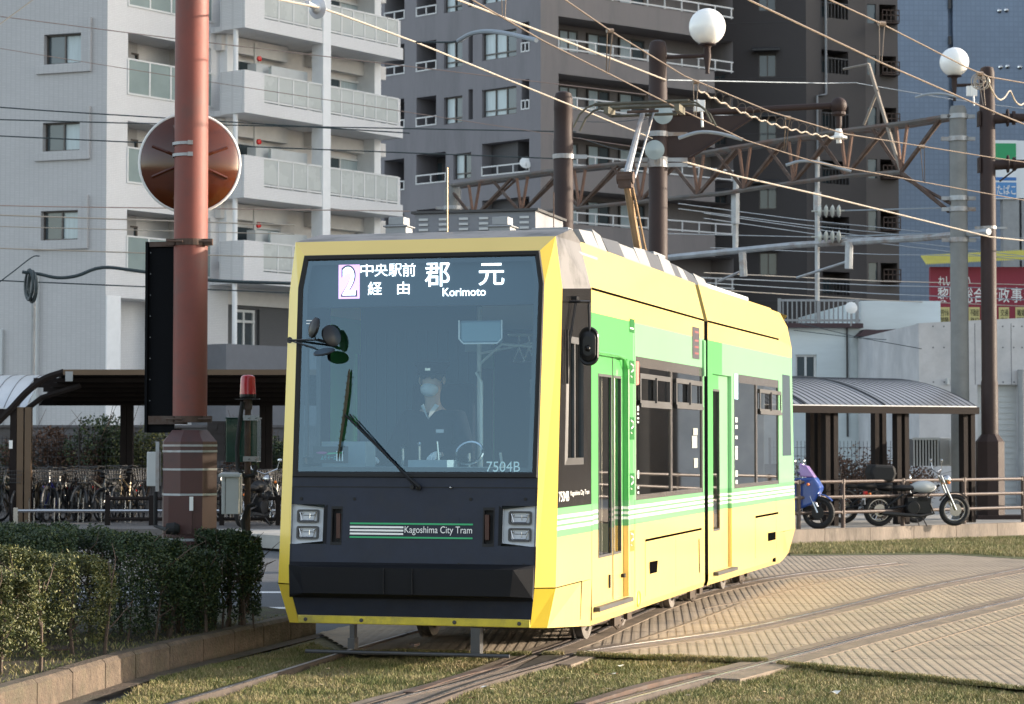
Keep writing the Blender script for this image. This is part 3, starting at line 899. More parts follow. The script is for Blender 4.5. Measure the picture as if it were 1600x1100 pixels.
# bumper
b = MB()
zt_, zm_ = .69, .425
ot, om = .15, .10
a = [(-1.075, fp(.70) - .002, .70), (1.075, fp(.70) - .002, .70), (1.075, fp(.66) - .03, .672), (.93, fp(.66) - ot, .665), (-.93, fp(.66) - ot, .665), (-1.075, fp(.66) - .03, .672)]
lo = [(-1.07, fp(.42), .40), (1.07, fp(.42), .40), (1.065, fp(.45) - .02, .43), (.90, fp(.45) - om - .02, .445), (-.90, fp(.45) - om - .02, .445), (-1.065, fp(.45) - .02, .43)]
b.face(a); b.face(lo[::-1])
for i in range(6):
    j = (i + 1) % 6; b.face([lo[i], lo[j], a[j], a[i]])
bp_ = b.build('bumper', 'bumper', tram, bevel=.008)
b = MB(); b.box(-.19, -.186, fp(.6) - ot - .008, fp(.6) - .11, .45, .664); b.box(.06, .064, fp(.6) - ot - .008, fp(.6) - .11, .45, .664); b.build('bumper_seam', 'rubber', bp_)
b = MB(); b.box(-1.02, 1.02, -.066, -.04, .178, .243); lp = b.build('lower_lip', mat('lip_yellow', (.62, .50, .04), .4, var=.2, vscale=5, coat=.2, grime=(.3, .25, .06), gscale=6), tram, bevel=.006)
b = MB()
for u_ in (-.95, -.45, .37, .93): b.lathe([(0, 0), (.017, 0), (.017, .008), (.01, .012), (0, .012)], (u_, -.066, .21), (0, -1, 0), 10)
b.build('screw', 'dgrey', lp)
# corner seams on the yellow
b = MB()
for k in (-1, 1):
    b.tube([(k * 1.075, fp(.51) - .002, .51), (k * 1.227, -.003, .507), (k * 1.228, .93, .507), (k * 1.207, .95, .17)], .004, 4)
b.build('body_seam', 'hole', tram)
# life guard under the nose
b = MB()
b.tube([(-.93, -.12, -.055), (.86, -.12, -.055)], .016, 8)
g = b.build('life_guard', 'dgrey', tram)
b = MB(); b.box(.52, .60, -.10, .0, -.05, .17); b.box(-.56, -.50, -.10, 0, -.03, .06); b.box(-.55, -.51, -.08, 0, .05, .17); b.build('bracket', 'dgrey', g)
# windscreen frame and glass (outline with upper corners cut)
WO = [(-1.083, 1.415), (1.083, 1.415), (1.100, 3.045), (1.054, 3.33), (-1.054, 3.33), (-1.100, 3.045)]
def inset(P, d):
    cx, cz = 0, 2.4
    n = len(P); out = []
    for i in range(n):
        a, p, c = Vector(P[i - 1]), Vector(P[i]), Vector(P[(i + 1) % n])
        e1 = (p - a).normalized(); e2 = (c - p).normalized(); n1 = Vector((-e1.y, e1.x)); n2 = Vector((-e2.y, e2.x))
        bis = (n1 + n2).normalized(); out.append(tuple(p + bis * d / max(.3, bis.dot(n1))))
    return out
W1, W2, W3 = inset(WO, .035), inset(WO, .05), inset(WO, .12)
b = MB()
rings = [[fpt(*p, .0) for p in WO], [fpt(*p, .018) for p in inset(WO, .008)], [fpt(*p, .018) for p in W1], [fpt(*p, .0) for p in W2]]
for X, Y_ in zip(rings[:-1], rings[1:]):
    for i in range(6): b.face([X[i], X[(i + 1) % 6], Y_[(i + 1) % 6], Y_[i]])
b.build('windscreen_frame', 'rubber', tram)
b = MB(); b.face([fpt(*p, .002) for p in W2]); ws = b.build('windscreen', 'wind', tram)
b = MB()
A_, B_ = [fpt(*p, -.004) for p in W2], [fpt(*p, -.004) for p in inset(WO, .088)]
for i in range(6): b.face([A_[i], A_[(i + 1) % 6], B_[(i + 1) % 6], B_[i]])
b.build('dark_border', 'blackp', ws)
# number on glass
u0, _, z0 = tf(760, 737, pl=PL); u1, _, z1 = tf(813, 721, pl=PL)
text('number', '7504B', fpt(u0, z0, .004), (1, 0, 0), (0, PL[1], 1), u1 - u0, z1 - z0, mat('pale_blue_decal', (.45, .70, .78), .5), ws)
b = MB()
for z_ in (tf(484, 501, pl=PL)[2], tf(484, 505.5, pl=PL)[2]):
    ua, ub = tf(479, 503, pl=PL)[0], tf(489, 503, pl=PL)[0]; b.face([fpt(ua, z_ - .004, .004), fpt(ub, z_ - .004, .004), fpt(ub, z_ + .004, .004), fpt(ua, z_ + .004, .004)])
b.build('glass_mark', 'whitegloss', ws)
# reversed card behind the glass
u0, _, z0 = tf(492, 722, s=.02); u1, _, z1 = tf(540, 703, s=.02)
b = MB(); b.box(u0 - .02, u1 + .02, .03, .034, z0 - .01, z1 + .03); cdd = b.build('route_card', 'blackp', tram)
text('lettering', 'ユートラム', (tf(525, 719, s=.02)[0], .028, z0 + .02), (-1, 0, 0), (0, 0, 1), .14, .035, mat('cyan_print', (.10, .5, .5), .5), cdd)
text('numeral', 'III', (tf(525, 720, s=.02)[0], .028, z0 + .01), (1, 0, 0), (0, 0, 1), .06, .085, 'whitegloss', cdd)
b = MB(); b.lathe([(.0, 0), (1, 0), (1, .001), (0, .001)], (0, 0, 0), n=14)
for i, v in enumerate(b.v): b.v[i] = Vector((u0 + .06 + v.x * .05, .027, z0 + .08 + v.y * .010))
b.build('pink_swoosh', mat('pink_print', (.55, .12, .35), .5), cdd)
b = MB(); b.face([(u0 + .1, .027, z0 + .065), (u0 + .24, .027, z0 + .075), (u0 + .24, .027, z0 + .085), (u0 + .12, .027, z0 + .08)]); b.build('green_swoosh', 'greenline', cdd)
# destination display
DS = .22
def dsp(px, py): return tf(px, py, s=DS)
b = MB(); uL, uR = dsp(482, 440)[0], dsp(838, 440)[0]; zB_, zT_ = dsp(660, 478)[2], 3.31
b.box(uL, uR, DS + .005, DS + .12, zB_, zT_)
dd = b.build('destination_display', mat('display_black', (.012, .022, .03), .6), tram)
u0, _, z0 = dsp(529, 467); u1, _, z1 = dsp(562, 411)
b = MB(); b.face([(u0, DS, z0), (u1, DS, z0), (u1, DS, z1), (u0, DS, z1)]); b.build('route_box', 'ledp', dd)
def lt_(name, s, xa, ya, xb, yb, m='ledw', bold=.002):
    u0, _, z0 = dsp(xa, yb); u1, _, z1 = dsp(xb, ya)
    return text(name, s, (u0, DS - .004, z0), (1, 0, 0), (0, 0, 1), u1 - u0, z1 - z0, m, dd, bold=bold)
lt_('route_number_outline', '2', 533, 414, 558.5, 464, mat('display_ink', (.05, .01, .06), .5), .03)
o = lt_('route_number', '2', 535.5, 417, 556, 461.5, 'ledw', .012); o.location.y = -.003
for ch, xa in zip('中央駅前', (563, 585.5, 607.5, 629)): lt_('lettering', ch, xa, 411, xa + 20.5, 432, bold=.002)
lt_('lettering', '経', 575, 440, 597, 461, bold=.002); lt_('lettering', '由', 621, 440, 640, 460, bold=.002)
lt_('lettering', '郡', 664, 410, 703, 448, bold=.006); lt_('lettering', '元', 748, 411, 788, 446, bold=.006)
lt_('lettering', 'Korimoto', 692, 449, 759, 463, bold=.004)
# wiper
wp = MB()
def wf(px, py, o): return Vector(fin(px, py, o))
piv = wf(655, 761, .05); knee = wf(537, 648, .045)
wp.tube([wf(655, 761, .03), piv], .012, 8); wp.lathe([(0, 0), (.022, 0), (.022, .03), (0, .035)], wf(655, 762, .01), (0, -1, 0), 12); wp.lathe([(0, 0), (.018, 0), (.018, .03), (0, .03)], wf(645, 761, .01), (0, -1, 0), 12)
wp.tube([piv, wf(640, 748, .05)], [.018, .012], 6)
wp.tube([wf(640, 748, .05), wf(539, 648, .05)], .0085, 6); wp.tube([wf(646, 758, .05), wf(546, 647, .05)], .006, 6)
wpo = wp.build('wiper_arm', 'blackp', tram)
b = MB(); b.tube([wf(546, 577, .03), wf(543, 612, .035), wf(537, 655, .035), wf(528, 717, .03)], [.006, .013, .014, .005], 6); b.tube([wf(545, 580, .02), wf(528, 714, .02)], .006, 4)
for k in range(12):
    t = (k + 1) / 13; p = wf(546 - 18 * t, 577 + 140 * t, .045); b.box(p.x - .016, p.x + .016, p.y - .003, p.y + .006, p.z - .004, p.z + .004)
b.build('wiper_blade', mat('dusty_rubber', (.05, .042, .02), .8, var=.3), wpo)
b = MB(); b.lathe([(0, 0), (.012, 0), (.012, .02), (.006, .028), (0, .03)], wf(705, 762, 0), (0, -1, .1), 10); b.build('washer_nozzle', 'chrome', tram)
# front left mirrors (round pair)
mr = MB(); base = Vector(tf(453, 531.5, pl=(.05, .02)))
e1 = Vector((base.x + .34, base.y - .22, base.z - .01))
mr.lathe([(0, 0), (.028, 0), (.028, .006), (0, .006)], base, (-.3, -1, 0), 14); mr.tube([base, e1], .009, 6); mr.tube([base + Vector((.03, -.02, -.01)), e1 + Vector((-.03, .0, -.07))], .007, 6); mr.tube([e1, e1 + Vector((.06, -.02, -.02))], .014, 6)
mr.tube([e1 + Vector((-.03, 0, 0)), e1 + Vector((-.03, 0, .15))], .006, 5)
mo = mr.build('mirror_arm', 'blackp', tram)
def disc(c, ax, r, m2, par, n=24, dp=.05):
    b = MB(); b.lathe([(0, 0), (r * .93, .0), (r, .008), (r * .97, dp * .5), (r * .6, dp * .9), (0, dp)], c, ax, n); return b.build('round_mirror', m2, par, smooth=True)
d1 = Vector((e1.x - .02, e1.y - .01, e1.z + .10)); disc(d1, (-.72, -.62, .25), .092, 'blackp', mo)
d2 = Vector((e1.x + .09, e1.y + .05, e1.z + .03)); disc(d2, (.75, -.5, .25), .098, 'blackp', mo)
d3 = Vector((e1.x + .05, e1.y + .0, e1.z - .095)); disc(d3, (0.1, .35, -.95), .095, 'blackp', mo, dp=.03)
# right side mirror (oblong)
s_, z_ = tl(903, 468, 1.23)
rm = MB(); mc = Vector(tf(920.5, 541, s=.55)); mc = Vector((mc.x, .55, mc.z))
top = Vector((mc.x + .0, .56, mc.z + .38))
arm0 = Vector((1.225, .50, top.z + .0))
rm.tube([arm0, Vector((1.32, .50, top.z)), top, top + Vector((.0, -.02, -.03)), Vector((mc.x + .02, .50, mc.z - .05))], [.012, .012, .013, .013, .010], 8)
ro = rm.build('side_mirror_arm', 'blackp', tram)
def obl(c, w, h, dp, inset_):
    b = MB(); P = []
    for t in range(24):
        a = 2 * math.pi * t / 24; x = w * math.cos(a); z = w * math.sin(a) + (h - w) * (1 if math.sin(a) >= 0 else -1); P.append((x, z))
    ringz = [[Vector((c.x + x * k, c.y + o, c.z + z * k)) for x, z in P] for k, o in ((1, 0), (1.0, -.012), (.93, -.028), (.80, -.022), (.74, -.045), (.5, -.055))]
    for X, Y_ in zip(ringz[:-1], ringz[1:]):
        for i in range(24): b.face([X[i], X[(i + 1) % 24], Y_[(i + 1) % 24], Y_[i]])
    b.face(ringz[-1]); b.face(ringz[0][::-1]); return b
mm = obl(mc, .088, .168, 0, 0).build('side_mirror', 'blackp', ro, smooth=True)
b = MB(); b.lathe([(0, 0), (.028, 0), (.02, .02), (0, .03)], mc + Vector((0, -.055, -.02)), (0, -1, 0), 12); b.build('mirror_boss', 'blackp', ro)
# side wiper linkage by the cab window
b = MB()
pA = Vector((1.25, *tl(900, 466, 1.25))); pB = Vector((1.25, *tl(887, 548, 1.25)))
b.tube([Vector((1.225, pA.y, pA.z)), pA, pB], .008, 5); b.tube([pA + Vector((0, .05, 0)), pB + Vector((0, .04, .0))], .006, 5); b.box(1.24, 1.256, pB.y - .012, pB.y + .012, pB.z - .28, pB.z + .18)
b.box(1.225, 1.27, pA.y - .06, pA.y + .03, pA.z - .015, pA.z + .015)
b.build('side_wiper', 'blackp', tram)
# cab side windows
for k in (1, -1):
    b = MB(); u = k * 1.225
    H = [(.32, 1.52), (1.02, 1.52), (1.02, 2.62), (.42, 2.62)]
    Hi = [(.38, 1.58), (.97, 1.58), (.97, 2.56), (.45, 2.56)]
    for i in range(4):
        j = (i + 1) % 4
        b.face([(u, *H[i]), (u, *H[j]), (u + k * .012, *Hi[j]), (u + k * .012, *Hi[i])]); b.face([(u + k * .012, *Hi[i]), (u + k * .012, *Hi[j]), (u - k * .03, *Hi[j]), (u - k * .03, *Hi[i])])
    b.box(u - k * .02, u + k * .004, .66, .70, 1.58, 2.56)
    w_ = b.build('cab_side_window', 'dgrey', tram)
    b = MB(); b.face([(u - k * .012, *p) for p in Hi]); b.build('pane', 'glass', w_)
# lettering on dark side panel
s0, z0 = tl(872.5, 784.5); s1, z1 = tl(888.5, 767)
text('side_number', '7504B', (1.229, s0, z0), (0, 1, 0), (0, 0, 1), s1 - s0, z1 - z0, 'whitegloss', tram)
s2, _ = tl(891, 778); s3, _ = tl(920, 778)
text('side_lettering', 'Kagoshima City Tram', (1.229, s2, z0 + .03), (0, 1, 0), (0, 0, 1), s3 - s2, .055, 'whitegloss', tram)
# ================= front section side
fs = lambda q: (1.225 - q[1], q[0], q[2])
ms = lambda q: (-1.225 + q[1], q[0], q[2])
def S(px, py=700): return tl(px, py)[0]
def Z(px, py): return tl(px, py)[1]
D0, D1 = S(927), S(980.5); DZ0, DZ1 = Z(950, 941), Z(975, 560)
W0, W1_ = S(993.5), S(1098.5); WZ0, WZ1 = 1.15, 2.545
SE = 6.93
# small side display
LD = (S(1082), S(1093), Z(1082, 560), Z(1082, 510))
def side_shell(b, f, ext, holes, s0, s1):
    b.fn = f
    b.wall(s0, s1, .15, 3.08, holes, dep=.05)
def lower(b, f, s0, s1):
    b.fn = f
    b.face([(s0, 0, .15), (s1, 0, .15), (s1, .02, .09), (s0, .02, .09)]); b.face([(s0, .02, .09), (s1, .02, .09), (s1, .12, .09), (s0, .12, .09)]); b.face([(s0, .12, .09), (s1, .12, .09), (s1, .12, .2), (s0, .12, .2)])
    b.face([(s0, 0, 3.08), (s1, 0, 3.08), (s1, .105, 3.50), (s0, .105, 3.50)])
b = MB()
side_shell(b, fs, None, [(D0, D1, DZ0, DZ1, .10), (W0, W1_, WZ0, WZ1, .02)], 1.32, SE)
side_shell(b, ms, None, [(W0 - 1.2, W1_, WZ0, WZ1, .02)], 1.32, SE)
# drop the backs of the window recesses so light passes
def drop_backs(b, s0, s1, z0, z1):
    keep = []; km = []
    for f_, m_ in zip(b.f, b.mi):
        P = [b.v[i] for i in f_]
        if all(abs(abs(p.x) - 1.225) > .015 for p in P) and len({round(p.x, 4) for p in P}) == 1 and min(p.y for p in P) > s0 - .01 and max(p.y for p in P) < s1 + .01 and min(p.z for p in P) > z0 - .01: continue
        keep.append(f_); km.append(m_)
    b.f = keep; b.mi = km
drop_backs(b, D0 - 2, SE, DZ0, WZ1)
lower(b, fs, 1.32, SE); lower(b, ms, 1.32, SE); b.fn = None
b.face([(-1.12, 1.32, 3.50), (1.12, 1.32, 3.50), (1.12, SE, 3.50), (-1.12, SE, 3.50)], 1)
b.face([(-1.10, .9, .165), (1.10, .9, .165), (1.10, SE, .165), (-1.10, SE, .165)], 2)
# end wall
b.face([(-1.225, SE, .22), (-.45, SE, .22), (-.45, SE, 3.08), (-1.225, SE, 3.08)], 2); b.face([(.45, SE, .22), (1.225, SE, .22), (1.225, SE, 3.08), (.45, SE, 3.08)], 2); b.face([(-1.225, SE, 3.08), (1.225, SE, 3.08), (1.12, SE, 3.5), (-1.12, SE, 3.5)], 2)
b.build('front_body', ['livery', 'silver', 'rubber'], tram)
# seam line under roof panel, hatch outlines
def bar(b, f, s0, z0, s1, z1, w=.008, o=.003):
    b.fn = f
    if abs(s1 - s0) > abs(z1 - z0): b.face([(s0, -o, z0 - w), (s1, -o, z1 - w), (s1, -o, z1 + w), (s0, -o, z0 + w)])
    else: b.face([(s0 - w, -o, z0), (s0 + w, -o, z0), (s1 + w, -o, z1), (s1 - w, -o, z1)])
    b.fn = None
b = MB(); bar(b, fs, 1.33, 3.08, SE, 3.08, .011)
h0, hz = tl(1008, 845); h1, hz1 = tl(1096, 826); hz = (hz + hz1) / 2
bar(b, fs, h0, hz, h1, hz, .012); bar(b, fs, h0, .2, h0, hz, .005); bar(b, fs, S(1055), .2, S(1055), hz, .003); bar(b, fs, 1.32, .1, 1.32, 1.16, .003); bar(b, fs, 3.15, .1, 3.15, 2.9, .004); bar(b, fs, *tl(1092, 842), S(1092), Z(1092, 895), .022)
b.build('body_seam', 'hole', tram)
def patch(b, f, pts, o=.004):
    b.fn = f; b.face([(s, -o, z) for s, z in pts]); b.fn = None
b = MB(); patch(b, fs, [tl(1015, 897), tl(1026, 894), tl(1027.5, 875.5), tl(1014.5, 878)]); b.build('hatch_opening', 'hole', tram)
b = MB()
for a, c in ((889, 898), (895, 912)): pass
b.fn = fs; b.torus((S(997.5, 936), -.004, Z(997.5, 936)), (0, 1, 0), .075, .006, 20, 4); b.fn = None; b.build('filler_cap', 'yellow', tram)
# side display
b = MB(); patch(b, fs, [(LD[0], LD[2]), (LD[1], LD[2]), (LD[1], LD[3]), (LD[0], LD[3])], .004); sdp = b.build('side_display', mat('side_display_black', (.055, .05, .06), .4), tram)
b = MB()
for t in (.15, .35, .55, .82): patch(b, fs, [(LD[0] + .12, LD[2] + (LD[3] - LD[2]) * t), (LD[1] - .08, LD[2] + (LD[3] - LD[2]) * t), (LD[1] - .08, LD[2] + (LD[3] - LD[2]) * t + .02), (LD[0] + .12, LD[2] + (LD[3] - LD[2]) * t + .02)], .007)
b.build('display_text', mat('dim_red_led', (.22, .06, .06), .5), sdp)
# door leaves (front door, sliding, two glazed leaves)
def door(name, d0, d1, z0, z1, leaves_, f, par, dep=.045):
    b = MB(); b.fn = f
    r = None
    holes = [(a, c, e, g) for a, c, e, g in leaves_]
    b.wall(d0, d1, z0, z1, holes, dep=.02, y=dep)
    o = b.build(name, 'livery', par)
    for a, c, e, g in leaves_:
        b = MB(); b.fn = f; b.wall(a, c, e, g, [(a + .025, c - .025, e + .025, g - .025)], dep=.012, y=dep - .004); b.build('door_frame', 'dgrey', o)
        b = MB(); b.fn = f; b.face([(a, dep + .012, e), (c, dep + .012, e), (c, dep + .012, g), (a, dep + .012, g)]); b.build('door_glass', 'darkglass', o)
    return o
Sd = lambda px: tl(px, 700, 1.18)[0]
L1 = (Sd(934.5), Sd(955.5), Z(945, 872), Z(945, 583.5)); L2 = (Sd(958.5), Sd(970.5), L1[2], L1[3])
dr = door('front_door', D0, D1, DZ0, DZ1, [L1, L2], fs, tram)
b = MB(); b.fn = fs; b.face([(Sd(957) - .012, .040, DZ0), (Sd(957) + .012, .040, DZ0), (Sd(957) + .012, .040, DZ1), (Sd(957) - .012, .040, DZ1)]); b.box(Sd(951) - .02, Sd(951) + .02, .03, .042, Z(951, 921), Z(951, 900)); b.box(D1 - .10, D1 - .05, .01, .042, Z(972, 904), Z(972, 898)); b.build('door_seal', 'rubber', dr)
b = MB(); b.fn = fs; b.box(D0, S(980), -.06, .05, DZ0 - .045, DZ0 - .005); b.build('door_step', 'dgrey', tram, bevel=.004)
b = MB(); b.fn = fs; b.tube([(D0 - .02, -.004, DZ1 + .02), (S(965), -.004, DZ1 + .02), (S(976), -.004, DZ1 + .0), (D1 + .015, -.004, DZ1 - .10), (D1 + .015, -.004, DZ0)], .012, 5); b.build('door_surround', 'livery', tram)
# vertical recessed lettering boxes
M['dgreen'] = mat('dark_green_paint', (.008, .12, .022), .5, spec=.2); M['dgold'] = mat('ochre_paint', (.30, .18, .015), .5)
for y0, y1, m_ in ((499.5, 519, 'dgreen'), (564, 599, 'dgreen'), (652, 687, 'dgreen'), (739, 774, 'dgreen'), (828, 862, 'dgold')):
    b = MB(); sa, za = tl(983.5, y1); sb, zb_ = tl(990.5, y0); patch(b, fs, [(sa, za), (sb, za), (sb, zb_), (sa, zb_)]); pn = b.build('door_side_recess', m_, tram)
    b = MB(); b.fn = fs; hh = (zb_ - za)
    if y0 < 510: b.box(sa, sa + (sb - sa) * .8, -.008, -.005, za + hh * .25, za + hh * .36)
    else:
        P = [(sa + (sb - sa) * .1, 0, za + hh * .62)]
        b.tube([(sa + .02, -.008, zb_ - hh * .13), (sa + (sb - sa) * .6, -.008, zb_ - hh * .2), (sa + (sb - sa) * .62, -.008, zb_ - hh * .42), (sa + (sb - sa) * .2, -.008, zb_ - hh * .52)], .009, 4)
        b.tube([(sa + .02, -.008, zb_ - hh * .66), (sa + (sb - sa) * .35, -.008, zb_ - hh * .72)], .007, 4)
    b.build('white_mark', 'whitegloss', pn)
# window band
def winband(f, w0, w1, z0, z1, par, subs, pillars, dark_posts=()):
    b = MB(); b.fn = f
    holes = []
    edges = [w0] + list(pillars) + [w1]
    b.wall(w0, w1, z0, z1, [(edges[i] + .05, edges[i + 1] - .05, z0 + .05, z1 - .10) for i in range(len(edges) - 1)], dep=.015, y=.004)
    o = b.build('window_band', 'sidedark', par)
    b = MB(); b.fn = f; b.face([(w0, .016, z0), (w1, .016, z0), (w1, .016, z1), (w0, .016, z1)]); b.build('window_glass', 'darkglass', o)
    for a, c, e, g in subs:
        b = MB(); b.fn = f
        b.wall(a, c, e, g, [(a + .05, (a + c) / 2 - .06, e + .05, g - .05), ((a + c) / 2 + .02, c - .05, e + .05, g - .05)], dep=.02, y=-.012); b.box((a + c) / 2 - .05, (a + c) / 2 - .02, -.03, 0, e + .03, g - .03)
        b.box(a, c, -.012, 0.004, e - .0, e + .012); b.box(a, c, -.022, -.012, e - .02, e + .02)
        b.build('sliding_window', 'dgrey', o)
    return o
sub = [(S(999), S(1047), Z(999, 633), Z(999, 583)), (S(1055.5), S(1097), Z(999, 631), Z(999, 583))]
wb = winband(fs, W0, W1_, WZ0, WZ1, tram, sub, [S(1050)])
winband(ms, W0 - 1.2, W1_, WZ0, WZ1, tram, [], [S(1050), 3.2])
# salmon sticker + tiny white notices on the band
b = MB(); patch(b, fs, [(W0, Z(993, 602)), (W0 + .13, Z(993, 600)), (W0 + .13, WZ1 - .05), (W0, WZ1 - .05)], .006); b.build('salmon_sticker', mat('salmon_print', (.6, .17, .13), .5), wb)
b = MB()
for y0, y1 in ((634, 642), (645, 648), (652, 655), (658, 661), (735, 748), (760, 764), (768, 772)): patch(b, fs, [(W0 + .05, Z(994, y1)), (W0 + .12, Z(994, y1)), (W0 + .12, Z(994, y0)), (W0 + .05, Z(994, y0))], .006)
b.build('small_notice', 'lgrey', wb)
b = MB(); 
for (a0, a1, y0, y1) in ((1085, 1092, 669, 680), (1083, 1091, 681, 700), (1086, 1092, 716, 731)): patch(b, fs, [(S(a0), Z(a0, y1)), (S(a1), Z(a0, y1)), (S(a1), Z(a0, y0)), (S(a0), Z(a0, y0))], -.012)
b.build('paper_notice', mat('aged_paper', (.25, .27, .25), .7), wb)
b = MB(); b.box(1.225, 1.25, SE - .12, SE - .03, 2.45, 2.85); b.build('cover_box', 'livery', tram)
# ================= rear section
Lr = 13.35
f2 = lambda q: tuple(RM @ Vector((1.225 - q[1], q[0], q[2])))
m2 = lambda q: tuple(RM @ Vector((-1.225 + q[1], q[0], q[2])))
def S2(px, py=700): return tl2(px, py)[0]
def Z2(px, py): return tl2(px, py)[1]
R0 = 7.16
E0, E1 = S2(1114), S2(1143); EZ0, EZ1 = Z2(1130, 889), Z2(1135, 587)
V0, V1 = S2(1147), S2(1238); VZ0, VZ1 = 1.15, 2.53
b = MB(); b.fn = f2
b.wall(R0, Lr - 1.32, .15, 3.08, [(E0, E1, EZ0, EZ1, .10), (V0, Lr - 1.34, VZ0, VZ1, .02)], dep=.02)
b.fn = m2; b.wall(R0, Lr - 1.32, .15, 3.08, [(R0 + .5, Lr - 1.34, VZ0, VZ1, .02)], dep=.02)
keep = []
Ri = RM.inverted()
for f_ in b.f:
    P = [Ri @ b.v[i] for i in f_]
    if len({round(p.x, 4) for p in P}) == 1 and abs(abs(P[0].x) - 1.225) > .015 and min(p.z for p in P) > .4: continue
    keep.append(f_)
b.f = keep; b.mi = [0] * len(keep)
lower(b, f2, R0, Lr - 1.32); lower(b, m2, R0, Lr - 1.32); b.fn = None; b.M = RM
b.face([(-1.12, R0, 3.50), (1.12, R0, 3.50), (1.12, Lr - 1.3, 3.50), (-1.12, Lr - 1.3, 3.50)], 1)
b.face([(-1.10, R0, .165), (1.10, R0, .165), (1.10, Lr - .9, .165), (-1.10, Lr - .9, .165)], 2)
b.face([(-1.225, R0, .22), (-.45, R0, .22), (-.45, R0, 3.08), (-1.225, R0, 3.08)], 2); b.face([(.45, R0, .22), (1.225, R0, .22), (1.225, R0, 3.08), (.45, R0, 3.08)], 2); b.face([(-1.225, R0, 3.08), (1.225, R0, 3.08), (1.12, R0, 3.5), (-1.12, R0, 3.5)], 0)
b.build('rear_body', ['livery', 'silver', 'rubber'], tram)
b = MB(M4=RM)
ff = lambda q: (q[0], Lr - q[1], q[2])
nose(b, False, True, ff); nose(b, True, True, ff)
b.face([ff((-1.054, fp(3.33), 3.33)), ff(I3z), ff(O3z), ff((-1.168, .24, 3.455))], 0); b.face([ff((-1.168, .24, 3.455)), ff(O3z), ff((1.165, .84, 3.46)), ff((-1.165, .84, 3.46))], 1); b.face([ff((-1.165, .84, 3.46)), ff((1.165, .84, 3.46)), ff((1.12, 1.40, 3.485)), ff((-1.12, 1.40, 3.485))], 1)
b.face([ff(fpt(-1.083, .2)), ff(fpt(1.083, .2)), ff(fpt(1.085, 1.4)), ff(fpt(-1.085, 1.4))], 2); b.face([ff(fpt(-1.1, 2.9)), ff(fpt(1.1, 2.9)), ff(fpt(1.054, 3.33)), ff(fpt(-1.054, 3.33))], 2)
# in this end the livery runs on: recolour the upper facet
b.build('rear_cab_shell', ['livery', 'livery', 'rubber', 'yellow', 'bglass'], tram)
dr2 = door('rear_door', E0, E1, EZ0, EZ1, [(S2(1118.5), S2(1130), Z2(1124, 830), Z2(1124, 608))], f2, tram)
b = MB(); b.fn = f2; b.box(E0, S2(1145), -.06, .05, EZ0 - .045, EZ0 - .005); b.build('door_step', 'dgrey', tram, bevel=.004)
wb2 = winband(f2, V0, Lr - 1.34, VZ0, VZ1, tram, [(S2(1186.5), S2(1220), Z2(1190, 645), Z2(1190, 608))], [S2(1183), S2(1222)])
winband(m2, R0 + .5, Lr - 1.34, VZ0, VZ1, tram, [], [9.0, 10.6])
b = MB(); b.fn = f2; b.face([(V0, -.006, Z2(1150, 624)), (V0 + .25, -.006, Z2(1150, 624)), (V0 + .25, -.006, VZ1), (V0, -.006, VZ1)]); b.build('light_blue_sticker', mat('light_blue_print', (.3, .5, .62), .5), wb2)
b = MB(); b.fn = f2
for y0, y1 in ((652, 660), (664, 670), (681, 686), (697, 701), (702, 718), (735, 745), (750, 756)): b.face([(V0 + .06, -.006, Z2(1150, y1)), (V0 + .2, -.006, Z2(1150, y1)), (V0 + .2, -.006, Z2(1150, y0)), (V0 + .06, -.006, Z2(1150, y0))])
b.build('small_notice', 'lgrey', wb2)
b = MB(); bar(b, f2, R0, 3.08, Lr - 1.32, 3.08, .012); g0, gz = tl2(1180, 808); g1, _ = tl2(1216, 802); bar(b, f2, g0, gz, g1, gz, .014); bar(b, f2, g0, .25, g0, gz, .004); bar(b, f2, S2(1212), .25, S2(1212), 1.15, .003); b.build('body_seam', 'hole', tram)
b = MB(); b.fn = f2; b.face([(S2(1199), -.004, Z2(1199, 846)), (S2(1211), -.004, Z2(1211, 843)), (S2(1211), -.004, Z2(1211, 831)), (S2(1199), -.004, Z2(1199, 833))]); b.face([(S2(1206), -.004, Z2(1206, 878)), (S2(1211), -.004, Z2(1211, 878)), (S2(1211), -.004, Z2(1211, 871)), (S2(1206), -.004, Z2(1206, 873))]); b.build('hatch_opening', 'hole', tram)
# bellows between the sections
b = MB()
for k in range(5):
    y = SE + .01 + k * .045; w = 1.10 - (.05 if k % 2 else 0); b.box(-w, w, y, y + .04, .3, 3.3 - (.05 if k % 2 else 0))
b.build('bellows', 'rubber', tram)
# underframe and wheels
wheels = [(0, 1.9), (0, 3.55), (0, 7.0), (0, 8.4), (0, 10.3), (0, 11.9)]
def wheel(u, s, par):
    b = MB(); ax = (1, 0, 0); c = (u - .05, s, .105); b.lathe([(.0, 0), (.30, 0), (.30, .03), (.275, .035), (.275, .11), (.20, .11), (.19, .085), (.10, .085), (.09, .12), (0, .12)], c, ax, 28); o = b.build('wheel', 'steel', par, smooth=True); return o
for px in (928, ): pass
for s_ in (2.95, 4.55, 7.2, 8.35, 10.6, 11.9):
    for u_ in (-.78, .74): wheel(u_, s_, tram)
b = MB()
for s_ in (3.75, 7.75, 11.2):
    b.box(.86, .93, s_ - 1.15, s_ + 1.05, -.02, .10); b.box(.93, .97, s_ - .35, s_ - .05, -.08, .06); b.box(.93, .97, s_ + .25, s_ + .45, -.06, .06)
    b.tube([(.95, s_ - .3, -.06), (.95, s_ - .1, -.12), (.95, s_ + .1, -.06)], .02, 5); b.box(-.95, .85, s_ - .6, s_ + .6, -.0, .14)
b.box(-.8, .8, 1.0, 12.3, .10, .16)
b.build('bogie_frame', mat('dusty_frame', (.06, .042, .03), .8, var=.4, vscale=5), tram)
